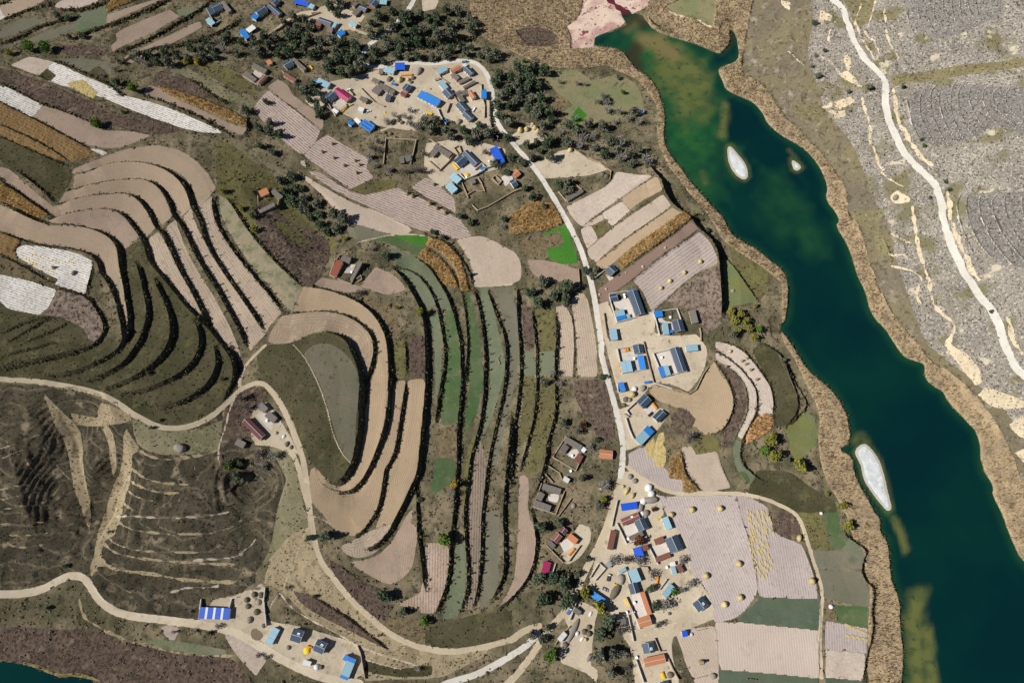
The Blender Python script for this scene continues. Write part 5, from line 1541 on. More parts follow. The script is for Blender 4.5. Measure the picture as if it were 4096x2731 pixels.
class MB:
 """collects simple solids into one mesh"""
 def __init__(self):
  self.v, self.f = [], []
 def add(self, vs, fs):
  o = len(self.v)
  self.v += [tuple(p) for p in vs]
  self.f += [tuple(i + o for i in q) for q in fs]
  return self
 def box(self, x0, x1, y0, y1, z0, z1):
  return self.add([(x0, y0, z0), (x1, y0, z0), (x1, y1, z0), (x0, y1, z0), (x0, y0, z1), (x1, y0, z1), (x1, y1, z1), (x0, y1, z1)],
      [(0, 3, 2, 1), (4, 5, 6, 7), (0, 1, 5, 4), (1, 2, 6, 5), (2, 3, 7, 6), (3, 0, 4, 7)])
 def prism(self, prof, x0, x1, axis='x'):
  """profile in (y, z), counter-clockwise seen from +x, swept along x"""
  n = len(prof)
  if axis == 'x':
   vs = [(x0, a, b) for a, b in prof] + [(x1, a, b) for a, b in prof]
  else:
   vs = [(a, -x0, b) for a, b in prof] + [(a, -x1, b) for a, b in prof]
  fs = [tuple(range(n))[::-1], tuple(range(n, 2 * n))] + [(i, (i + 1) % n, n + (i + 1) % n, n + i) for i in range(n)]
  return self.add(vs, fs)
 def tube(self, a, b, r0, r1, n=6):
  a, b = Vector(a), Vector(b)
  d = (b - a).normalized()
  e = d.orthogonal().normalized()
  f = d.cross(e)
  vs = []
  for c, r in ((a, r0), (b, r1)):
   for i in range(n):
    t = 2 * math.pi * i / n
    vs.append(c + (e * math.cos(t) + f * math.sin(t)) * r)
  return self.add(vs, [(i, (i + 1) % n, n + (i + 1) % n, n + i) for i in range(n)] + [tuple(range(n))[::-1], tuple(range(n, 2 * n))])
 def lathe(self, prof, n=14, wob=0.0, seed=0, sx=1.0, sy=1.0):
  rr = random.Random(seed)
  vs, fs = [], []
  for k, (r, z) in enumerate(prof):
   for i in range(n):
    t = 2 * math.pi * i / n
    q = r * (1 + wob * rr.uniform(-1, 1))
    vs.append((q * math.cos(t) * sx, q * math.sin(t) * sy, z * (1 + wob * .6 * rr.uniform(-1, 1))))
  for k in range(len(prof) - 1):
   for i in range(n):
    j = (i + 1) % n
    fs.append((k * n + i, k * n + j, (k + 1) * n + j, (k + 1) * n + i))
  fs.append(tuple(range((len(prof) - 1) * n, len(prof) * n)))
  return self.add(vs, fs)
 def mesh(self, name, mat):
  me = bpy.data.meshes.new(name)
  me.from_pydata(self.v, [], self.f)
  me.materials.append(mat)
  me.update()
  return me
def link(name, data, parent=None, label=None):
 o = bpy.data.objects.new(name, data)
 COL.objects.link(o)
 if parent is not None:
  o.parent = parent
 if label:
  o['label'] = label
 return o
def tag(o, label, cat, group=None):
 o['label'] = label
 o['category'] = cat
 if group:
  o['group'] = group
 return o
def empty(name, loc, rz=0.0):
 o = bpy.data.objects.new(name, None)
 COL.objects.link(o)
 o.location = loc
 o.rotation_euler = (0, 0, rz)
 o.empty_display_size = 0.3
 return o
def place(P, up=0.0):
 """photo position of something UP metres above the soil -> (x, y, soil height)"""
 P = np.atleast_2d(P)
 w = ground(P)
 for _ in range(4):
  z = HBS(w[:, 0], w[:, 1])
  w = ray_at(P, z + up)
 return np.stack([w[:, 0], w[:, 1], HBS(w[:, 0], w[:, 1])], 1)
def HBS(x, y):
 fx = np.clip((np.asarray(x) - GX0) / CELL, 0, NX - 1.001)
 fy = np.clip((np.asarray(y) - GY0) / CELL, 0, NY - 1.001)
 i, j = fy.astype(int), fx.astype(int)
 a, b = fy - i, fx - j
 return (HB[i, j] * (1 - b) + HB[i, j + 1] * b) * (1 - a) + (HB[i + 1, j] * (1 - b) + HB[i + 1, j + 1] * b) * a
RW = ((.22, .20, .17), .5)
ROOF = {
 'slate': plain('slate blue roof tiles', (.036, .068, .112), .5, .18, 2, spec=.4, wave=(1, .45, .5)),
 'clay': plain('mud and grey tile roof', (.150, .135, .122), .95, .25, 1.2, wave=(0, .5, .35), dirt=((.26, .225, .17), .6)),
 'red': plain('red roof tiles', (.30, .095, .06), .8, .2, 2, wave=(1, .45, .5), dirt=((.16, .08, .06), .5)),
 'redbrown': plain('brown red roof tiles', (.205, .085, .065), .85, .2, 2, wave=(1, .45, .5), dirt=((.12, .07, .06), .6)),
 'maroon': plain('maroon roof tiles', (.13, .05, .05), .8, .2, 2, wave=(1, .45, .5)),
 'orange': plain('orange roof tiles', (.46, .185, .09), .8, .2, 2, wave=(1, .45, .5), dirt=((.30, .13, .08), .5)),
 'blue': plain('bright blue roof sheet', (.022, .185, .56), .45, .08, 1, spec=.4, wave=(1, .8, .5)),
 'cobalt': plain('cobalt roof sheet', (.012, .085, .52), .5, .1, 1, spec=.35, wave=(1, .9, .4)),
 'sky': plain('pale blue roof sheet', (.25, .42, .50), .45, .08, 1, spec=.4, wave=(1, .8, .5), dirt=((.22, .30, .34), .4)),
 'white': plain('white roof sheet', (.66, .66, .64), .6, .1, 1, dirt=((.42, .40, .36), .5)),
 'magenta': plain('magenta roof sheet', (.36, .022, .105), .5, .1, 1, spec=.35, wave=(1, .7, .5)),
 'bluetarp': plain('weathered blue tarpaulin', (.03, .19, .50), .7, .35, .8, dirt=((.35, .40, .45), .7)),
 'greytarp': plain('grey tarpaulin', (.30, .30, .31), .7, .3, 1.0),
}
BRICK = plain('red brick wall', (.33, .16, .115), .9, .2, 3, wave=(2, .22, .3))
TILEW = plain('pale tiled wall', (.66, .62, .57), .7, .08, 2)
ADOBE = plain('adobe wall', (.44, .335, .225), .95, .18, 1.5, dirt=((.30, .225, .15), .6))
PINKW = plain('pink painted panel', (.60, .25, .38), .8, .1, 2)
FRAMEW = plain('white window frame', (.75, .75, .73), .5, .03)
PANE = plain('window glass', (.03, .045, .06), .1, .2, 2, spec=.6)
DOORM = plain('painted door', (.28, .13, .08), .6, .2)
TRIM = plain('pale ridge mortar', (.50, .49, .47), .8, .1)
POSTM = plain('wooden post', (.20, .14, .09), .9, .2)
DARKG = plain('dark roof light', (.02, .035, .06), .3, .2)
METALW = plain('white metal tank', (.75, .76, .78), .3, .05, spec=.5)
win_me = MB().box(-.75, .75, -.06, .04, -.65, .65).mesh('window_frame', FRAMEW)
pane_me = MB().box(-.64, -.05, -.075, 0, -.55, .55).box(.05, .64, -.075, 0, -.55, .55).mesh('window_pane', PANE)
door_me = MB().box(-.5, .5, -.07, .04, 0, 2.05).mesh('door', DOORM)
handle_me = MB().box(.34, .42, -.12, -.06, .95, 1.1).mesh('handle', METALW)
WALLS = {'slate': (BRICK, TILEW), 'clay': (ADOBE, ADOBE), 'redbrown': (ADOBE, BRICK), 'maroon': (BRICK, BRICK), 'orange': (TILEW, BRICK), 'magenta': (TILEW, TILEW)}
def house(i, hd):
 L, W, form, colr = hd['L'], hd['W'], hd['form'], hd['col']
 r = random.Random(i * 7 + 3)
 name = {'g': 'house', 'm': 'shed'}[form]
 if 'barn' in hd['label']:
  name = 'barn'
 elif any(t in hd['label'] for t in ('canopy', 'tarpaulin', 'shelter')):
  name = 'canopy'
 elif 'hall' in hd['label']:
  name = 'hall'
 root = empty(name, (hd['ctr'][0], hd['ctr'][1], hd['z']), hd['rot'])
 tag(root, hd['label'], {'house': 'house', 'shed': 'shed', 'barn': 'barn', 'canopy': 'canopy', 'hall': 'hall'}[name], 'village buildings')
 ov = min(.45, W * .08)
 hx, hy = L / 2 - ov, W / 2 - ov
 he = 2.9 if form == 'g' else 2.7
 if W < 3.2:
  he = 2.1
 wmat = WALLS.get(colr, (TILEW, TILEW))[r.random() < .5]
 facing_y = -1 if math.cos(hd['rot']) > 0 else 1          # the long side that looks towards the foot of the picture
 base = colr
 if colr in ('twotone', 'twotoneb', 'twoends', 'skytwo', 'stripe'):
  base = 'sky'
 if colr in ('panel', 'bluewhite'):
  base = 'blue' if colr == 'panel' else 'cobalt'
 rm = ROOF[base]
 tint = r.uniform(.88, 1.12)
 th = .14
 if form == 'g':
  rise = min(max(W * .17, .7), 1.7)
  MBw = MB().prism([(-hy, -1.5), (hy, -1.5), (hy, he), (0, he + rise * (hy / (W / 2))), (-hy, he)], -hx, hx)
  wl = link('wall', MBw.mesh('wall', wmat), root)
  sl_m = MB()
  for s in (-1, 1):
   a = (s * W / 2, he - .05)
   b = (0.0, he + rise)
   vs = [(-L / 2, a[0], a[1]), (L / 2, a[0], a[1]), (L / 2, b[0], b[1]), (-L / 2, b[0], b[1])]
   vs += [(x, y, z + th) for x, y, z in vs]
   fs = [(0, 3, 2, 1), (4, 5, 6, 7), (0, 1, 5, 4), (1, 2, 6, 5), (2, 3, 7, 6), (3, 0, 4, 7)]
   if s > 0:
    fs = [f[::-1] for f in fs]
   sl_m.add(vs, fs)
  rf = link('roof', sl_m.mesh('roof', rm), root)
  rf.color = (tint, tint, tint, 1)
  link('ridge_cap', MB().box(-L / 2 - .04, L / 2 + .04, -.13, .13, he + rise + .06, he + rise + .26).mesh('ridge_cap', TRIM if colr != 'magenta' else rm), rf)
  tops = [(hy + .003, he - .2), (hy + .003, he - .2)]
  for s in (-1, 1):                                    # barge boards on the gables
   for e in (-1, 1):
    x0 = e * (L / 2 + .06)
    mv = MB().add([(x0 - .06, s * W / 2, he + .04), (x0 + .06, s * W / 2, he + .04), (x0 + .06, 0, he + rise + .1), (x0 - .06, 0, he + rise + .1),
        (x0 - .06, s * W / 2, he + .16), (x0 + .06, s * W / 2, he + .16), (x0 + .06, 0, he + rise + .22), (x0 - .06, 0, he + rise + .22)],
        [(0, 3, 2, 1), (4, 5, 6, 7), (0, 1, 5, 4), (1, 2, 6, 5), (2, 3, 7, 6), (3, 0, 4, 7)])
    link('barge_board', mv.mesh('barge_board', TRIM), rf)
  nwin = max(1, int((L - 1.5) / 3.2))
  for fy in (-1, 1):
   if fy != facing_y and r.random() < .5:
    continue
   xs = [(-hx + (k + .5) * 2 * hx / (nwin + 1)) for k in range(nwin + 1)]
   dk = len(xs) // 2
   for k, x in enumerate(xs):
    if k == dk:
     d = link('door', door_me, root)
     d.location = (x, fy * (hy + .02), 0)
     d.rotation_euler = (0, 0, 0 if fy < 0 else math.pi)
     link('handle', handle_me, d)
    else:
     w = link('window', win_me, root)
     w.location = (x, fy * (hy + .02), 1.55)
     w.rotation_euler = (0, 0, 0 if fy < 0 else math.pi)
     link('pane', pane_me, w)
 else:
  drop = min(W * .1, .8)
  lo_side = facing_y                                   # single slopes fall towards the viewer's side
  zl, zh = he, he + drop
  ya, yb = (-1, 1) if lo_side < 0 else (1, -1)
  def slab(x0, x1, y0, y1, mat, up=0.0, nm='roof', parent=root):
   def zz(y):
    t = (y - ya * W / 2) / (yb * W / 2 - ya * W / 2)
    return zl + (zh - zl) * t + up
   vs = [(x0, y0, zz(y0)), (x1, y0, zz(y0)), (x1, y1, zz(y1)), (x0, y1, zz(y1))]
   vs += [(x, y, z + (th if nm == 'roof' else .05)) for x, y, z in vs]
   q = link(nm, MB().add(vs, [(0, 3, 2, 1), (4, 5, 6, 7), (0, 1, 5, 4), (1, 2, 6, 5), (2, 3, 7, 6), (3, 0, 4, 7)]).mesh(nm, mat), parent)
   q.color = (tint, tint, tint, 1)
   return q
  rf = slab(-L / 2, L / 2, -W / 2, W / 2, rm)
  if colr == 'twotone':                                # blue sheets along one end
   slab(-L / 2 - .02, L / 2 + .02, 0.1 * W, W / 2 + .02, ROOF['blue'], th + .003, 'roof_sheet', rf)
  elif colr == 'twotoneb':
   slab(-L / 2 - .02, -L * .16, -W / 2 - .02, W / 2 + .02, ROOF['blue'], th + .003, 'roof_sheet', rf)
  elif colr == 'twoends':
   slab(-L / 2 - .02, -L * .36, -W / 2 - .02, W / 2 + .02, ROOF['blue'], th + .003, 'roof_sheet', rf)
   slab(L * .30, L / 2 + .02, -W / 2 - .02, W / 2 + .02, ROOF['blue'], th + .003, 'roof_sheet', rf)
  elif colr == 'skytwo':
   slab(-L / 2, L / 2, -.12, .12, ROOF['blue'], th + .02, 'roof_sheet', rf)
  elif colr == 'stripe':
   slab(-L / 2 - .02, L / 2 + .02, .02 * W, W / 2 + .02, ROOF['blue'], th + .003, 'roof_sheet', rf)
   slab(-L / 2, L / 2, -.15, .15, ROOF['magenta'], th + .03, 'roof_sheet', rf)
  elif colr == 'panel':
   pm = MB().box(-.45, .45, -.6, .6, 0, .06).mesh('roof_light', DARKG)
   for rr_ in (-.18, .22):
    for k in range(6):
     p = link('roof_light', pm, rf)
     yv = rr_ * W
     t = (yv - ya * W / 2) / (yb * W / 2 - ya * W / 2)
     p.location = (-L * .36 + k * L * .142, yv, zl + (zh - zl) * t + th + .02)
     p.rotation_euler = (math.atan2((zh - zl), (yb - ya) * W / 2), 0, 0)
  elif colr == 'bluewhite':
   for k in range(3):
    x = -L / 2 + L * (.25 + .26 * k)
    slab(x - .75, x + .75, -W / 2 - .02, W / 2 + .02, ROOF['white'], th + .004, 'roof_sheet', rf)
  if colr in ('sky', 'blue', 'cobalt', 'clay', 'white', 'panel') and L > 4:
   rb = MB()
   n = int(L / 3)
   for k in range(n + 1):                            # raised seams where sheets meet
    x = -L / 2 + .03 + k * (L - .06) / n
    vs = [(x - .05, ya * W / 2, zl + th), (x + .05, ya * W / 2, zl + th), (x + .05, yb * W / 2, zh + th), (x - .05, yb * W / 2, zh + th)]
    vs += [(a, b, c + .07) for a, b, c in vs]
    fs = [(0, 3, 2, 1), (4, 5, 6, 7), (0, 1, 5, 4), (1, 2, 6, 5), (2, 3, 7, 6), (3, 0, 4, 7)]
    rb.add(vs, fs if yb > ya else [f[::-1] for f in fs])
   link('roof_seam', rb.mesh('roof_seam', rm), rf).color = (tint * .85, tint * .85, tint * .85, 1)
  open_front = name == 'canopy' or (base in ('sky', 'blue', 'cobalt') and W > 3 and r.random() < .6 and 'hall' not in hd['label'])
  t_ = .28
  wb = MB()
  fl = -hy if facing_y < 0 else hy
  bk = -fl
  zb, zf = (zh if bk * yb > 0 else zl), (zl if bk * yb > 0 else zh)
  wb.box(-hx, hx, min(bk, bk - math.copysign(t_, bk)), max(bk, bk - math.copysign(t_, bk)), -1.5, zb - .06)
  for sx_ in (-1, 1):
   x0, x1 = sorted((sx_ * hx, sx_ * (hx - t_)))
   wb.add([(x0, fl, -1.5), (x1, fl, -1.5), (x1, bk, -1.5), (x0, bk, -1.5), (x0, fl, zf - .06), (x1, fl, zf - .06), (x1, bk, zb - .06), (x0, bk, zb - .06)],
     [(0, 3, 2, 1), (4, 5, 6, 7), (0, 1, 5, 4), (1, 2, 6, 5), (2, 3, 7, 6), (3, 0, 4, 7)] if fl < 0 else
     [(0, 1, 2, 3), (7, 6, 5, 4), (4, 5, 1, 0), (5, 6, 2, 1), (6, 7, 3, 2), (7, 4, 0, 3)])
  if not open_front:
   wb.box(-hx + t_, hx - t_, min(fl, fl - math.copysign(t_, fl)), max(fl, fl - math.copysign(t_, fl)), -1.5, zf - .06)
  link('wall', wb.mesh('wall', wmat), root)
  if open_front:
   pm = MB().box(-.1, .1, -.1, .1, -1.2, zf - .08).mesh('post', POSTM)
   for k in range(1, max(2, int(L / 3.5))):
    p = link('post', pm, root)
    p.location = (-hx + k * 2 * hx / max(2, int(L / 3.5)), fl - math.copysign(.15, fl), 0)
  else:
   n = max(1, int(L / 4.0))
   for k in range(n):
    x = -hx + (k + .5) * 2 * hx / n
    yy = fl + math.copysign(.02, fl)
    if k == n // 2 and L > 3:
     d = link('door', door_me, root)
     d.location = (x, yy, 0)
     d.rotation_euler = (0, 0, 0 if fl < 0 else math.pi)
     link('handle', handle_me, d)
    elif L > 4:
     w = link('window', win_me, root)
     w.location = (x, yy, 1.45)
     w.rotation_euler = (0, 0, 0 if fl < 0 else math.pi)
     link('pane', pane_me, w)
  if 'hall' in hd['label']:
   pk = MB().box(-.7, .7, -.05, .05, -.4, .4).mesh('wall_panel', PINKW)
   for k in range(8):
    p = link('wall_panel', pk, root)
    p.location = (-hx + (k + .25) * 2 * hx / 8 + .4, fl + math.copysign(.03, fl), 2.1)
 if any(t in hd['label'] for t in ('twin slate', 'above the lowest orange', 'alone beside the big stubble', 'long red tiled')):
  tank = link('water_heater', MB().box(-.9, .9, -.5, .5, 0, .12).tube((-.9, .55, .35), (.9, .55, .35), .25, .25, 8).mesh('water_heater', METALW), rf)
  yy = -W * .2
  tank.location = (-L * .12, yy, he + .55 * (min(max(W * .17, .7), 1.7)) + .25)
 return root
for i_, hd in enumerate(house_data):
 house(i_, hd)
# ------------------------------------------------------------------ foliage
def leaf_mat(name, cols, trans=0.25):
 m, nt, out = new_mat(name)
 geo = nt.nodes.new('ShaderNodeNewGeometry')
 oi = nt.nodes.new('ShaderNodeObjectInfo')
 cr = nt.nodes.new('ShaderNodeValToRGB')
 cr.color_ramp.elements[0].color = rgba(cols[0])
 cr.color_ramp.elements[1].color = rgba(cols[-1])
 for k, c in enumerate(cols[1:-1]):
  e = cr.color_ramp.elements.new((k + 1) / (len(cols) - 1))
  e.color = rgba(c)
 f = mth(nt, 'ADD', mth(nt, 'MULTIPLY', geo.outputs['Random Per Island'], .65), mth(nt, 'MULTIPLY', oi.outputs['Random'], .35))
 nt.links.new(f, cr.inputs[0])
 d = nt.nodes.new('ShaderNodeBsdfDiffuse')
 nt.links.new(cr.outputs[0], d.inputs[0])
 t = nt.nodes.new('ShaderNodeBsdfTranslucent')
 nt.links.new(cr.outputs[0], t.inputs[0])
 mx = nt.nodes.new('ShaderNodeMixShader')
 mx.inputs[0].default_value = trans
 nt.links.new(d.outputs[0], mx.inputs[1])
 nt.links.new(t.outputs[0], mx.inputs[2])
 nt.links.new(mx.outputs[0], out.inputs[0])
 return m
LEAF = {
 'dk': leaf_mat('dark leaves', [(.055, .082, .052), (.10, .138, .08), (.175, .21, .125)]),
 'mix': leaf_mat('grey green leaves', [(.11, .125, .09), (.175, .19, .13), (.27, .27, .195)]),
 'gy': leaf_mat('grey twigs', [(.16, .15, .13), (.24, .225, .195), (.35, .33, .285)], .1),
 'bright': leaf_mat('fresh green leaves', [(.065, .13, .028), (.12, .21, .04), (.2, .29, .06)]),
 'yg': leaf_mat('yellowing leaves', [(.17, .18, .035), (.27, .265, .06), (.38, .35, .09)]),
 'yellow': leaf_mat('yellow leaves', [(.30, .21, .02), (.48, .35, .03), (.58, .45, .06)]),
 'rust': leaf_mat('rust leaves', [(.10, .045, .025), (.17, .07, .035), (.24, .11, .05)]),
 'purple': leaf_mat('bare purple twigs', [(.05, .042, .04), (.085, .07, .066), (.13, .11, .105)], .1),
 'scrub': leaf_mat('bank scrub leaves', [(.05, .054, .032), (.10, .095, .052), (.17, .15, .085)]),
 'heath': leaf_mat('brown scrub', [(.09, .07, .05), (.16, .125, .085), (.27, .22, .145)]),
 'reed': leaf_mat('dry reed blades', [(.18, .125, .065), (.27, .195, .105), (.36, .275, .155)]),
 'rockbush': leaf_mat('stony hillside bushes', [(.07, .068, .045), (.115, .10, .07), (.17, .075, .055)]),
 'stalk': leaf_mat('maize stalks', [(.22, .15, .06), (.36, .25, .11), (.50, .37, .18)]),
}
BARK = plain('bark', (.16, .13, .10), .95, .25)
BARKP = plain('pale bark', (.36, .34, .31), .95, .2)
def leaf_quads(c, size, rg, flat=0.0):
 """square leaf clumps at centres c"""
 n = len(c)
 a = rg.standard_normal((n, 3))
 b = rg.standard_normal((n, 3))
 if flat:
  a[:, 2] *= 1 - flat
  b[:, 2] *= 1 - flat
 a /= np.linalg.norm(a, axis=1)[:, None]
 b -= (a * b).sum(1)[:, None] * a
 b /= np.linalg.norm(b, axis=1)[:, None]
 s = np.asarray(size)[:, None] * .5
 v = np.stack([c - a * s - b * s, c + a * s - b * s * .8, c + a * s * .8 + b * s, c - a * s * .9 + b * s * .9], 1)
 return v.reshape(-1, 3)
def quad_mesh(name, v, mat):
 me = fast_mesh(name, v, np.arange(len(v)).reshape(-1, 4))
 me.materials.append(mat)
 return me
def crown(kind, seed):
 rg = np.random.default_rng(seed)
 if kind in ('gy', 'purple'):
  n, lob, sz = 300, 10, .11
 elif kind == 'young':
  n, lob, sz = 110, 6, .22
 else:
  n, lob, sz = 520, 15, .17
 lc = rg.standard_normal((lob, 3))
 lc /= np.linalg.norm(lc, axis=1)[:, None]
 lc *= (rg.random((lob, 1)) ** .5) * .66
 lr = rg.uniform(.28, .50, lob)
 k = rg.integers(0, lob, n)
 d = rg.standard_normal((n, 3))
 d /= np.linalg.norm(d, axis=1)[:, None]
 c = lc[k] + d * (lr[k] * (.55 + .45 * rg.random(n) ** .5))[:, None]
 c[:, 2] *= 1.12 if kind != 'young' else 1.9
 if kind == 'young':
  c[:, :2] *= 1 - .25 * np.clip(c[:, 2:3], -1, 1)
 return leaf_quads(c, sz * rg.uniform(.75, 1.4, n), rg)
CROWNS, TRUNKS = {}, {}
for kind in ('dk', 'mix', 'gy', 'bright', 'yg', 'yellow', 'rust', 'purple'):
 CROWNS[kind] = [quad_mesh('crown', crown(kind, 100 + 17 * s + len(kind)), LEAF[kind]) for s in range(4)]
for kind, mk in (('youngdk', 'mix'), ('younggy', 'gy'), ('youngyg', 'yg')):
 CROWNS[kind] = [quad_mesh('crown', crown('young', 300 + s), LEAF[mk]) for s in range(3)]
rt = random.Random(3)
for v_ in range(3):
 t = MB().tube((0, 0, -.6), (rt.uniform(-.06, .06), rt.uniform(-.06, .06), .75), .075, .05)
 for k in range(5):
  a = 2 * math.pi * k / 5 + rt.uniform(-.4, .4)
  t.tube((0, 0, .35 + .08 * k), (.55 * math.cos(a), .55 * math.sin(a), 1.1 + .15 * k), .035, .012, 4)
 TRUNKS[v_] = t.mesh('trunk', BARK)
bt = MB().tube((0, 0, -.6), (0, 0, 1.2), .07, .04)
for k in range(11):
 a = 2.4 * k
 t0 = .25 + .085 * k
 e = (.8 * math.cos(a) * rt.uniform(.7, 1.1), .8 * math.sin(a) * rt.uniform(.7, 1.1), t0 + rt.uniform(.6, 1.0))
 bt.tube((0, 0, t0), e, .035, .008, 4)
 bt.tube((e[0] * .5, e[1] * .5, (t0 + e[2]) / 2), (e[0] * .7 + .25 * math.sin(a), e[1] * .7 - .25 * math.cos(a), e[2] + .2), .018, .006, 3)
TRUNKS['bare'] = bt.mesh('trunk', BARKP)
yt = MB().tube((0, 0, -.8), (0, 0, 1.6), .07, .025, 5)
TRUNKS['young'] = yt.mesh('trunk', BARK)
tree_count = {}
def tree(kind, x, y, z, r, label, group=None):
 young = kind.startswith('young')
 bare = kind in ('gy', 'purple')
 nm = 'young_tree' if young else 'bare_tree' if bare else 'leafy_tree' if r > 1.6 else 'shrub'
 if nm != 'shrub' and not young and r <= 1.6:
  nm = 'shrub'
 tree_count[nm] = tree_count.get(nm, 0) + 1
 o = empty(nm, (float(x), float(y), float(z)), random.uniform(0, 6.28))
 tag(o, label, 'shrub' if nm == 'shrub' else 'tree', group)
 c = link('crown', random.choice(CROWNS[kind]), o)
 tr = link('trunk', TRUNKS['young'] if young else TRUNKS['bare'] if bare else random.choice([TRUNKS[0], TRUNKS[1], TRUNKS[2]]), o)
 q = random.uniform(.88, 1.14)
 if young:
  c.scale = (r, r, r * q)
  c.location = (0, 0, r * 2.4)
  tr.scale = (r, r, r * 2.0)
 else:
  up = r * (1.05 if r > 1.6 else .7)
  c.location = (0, 0, up)
  c.scale = (r * q, r / q, r)
  tr.scale = (r, r, r * .95 if bare else r)
 return o
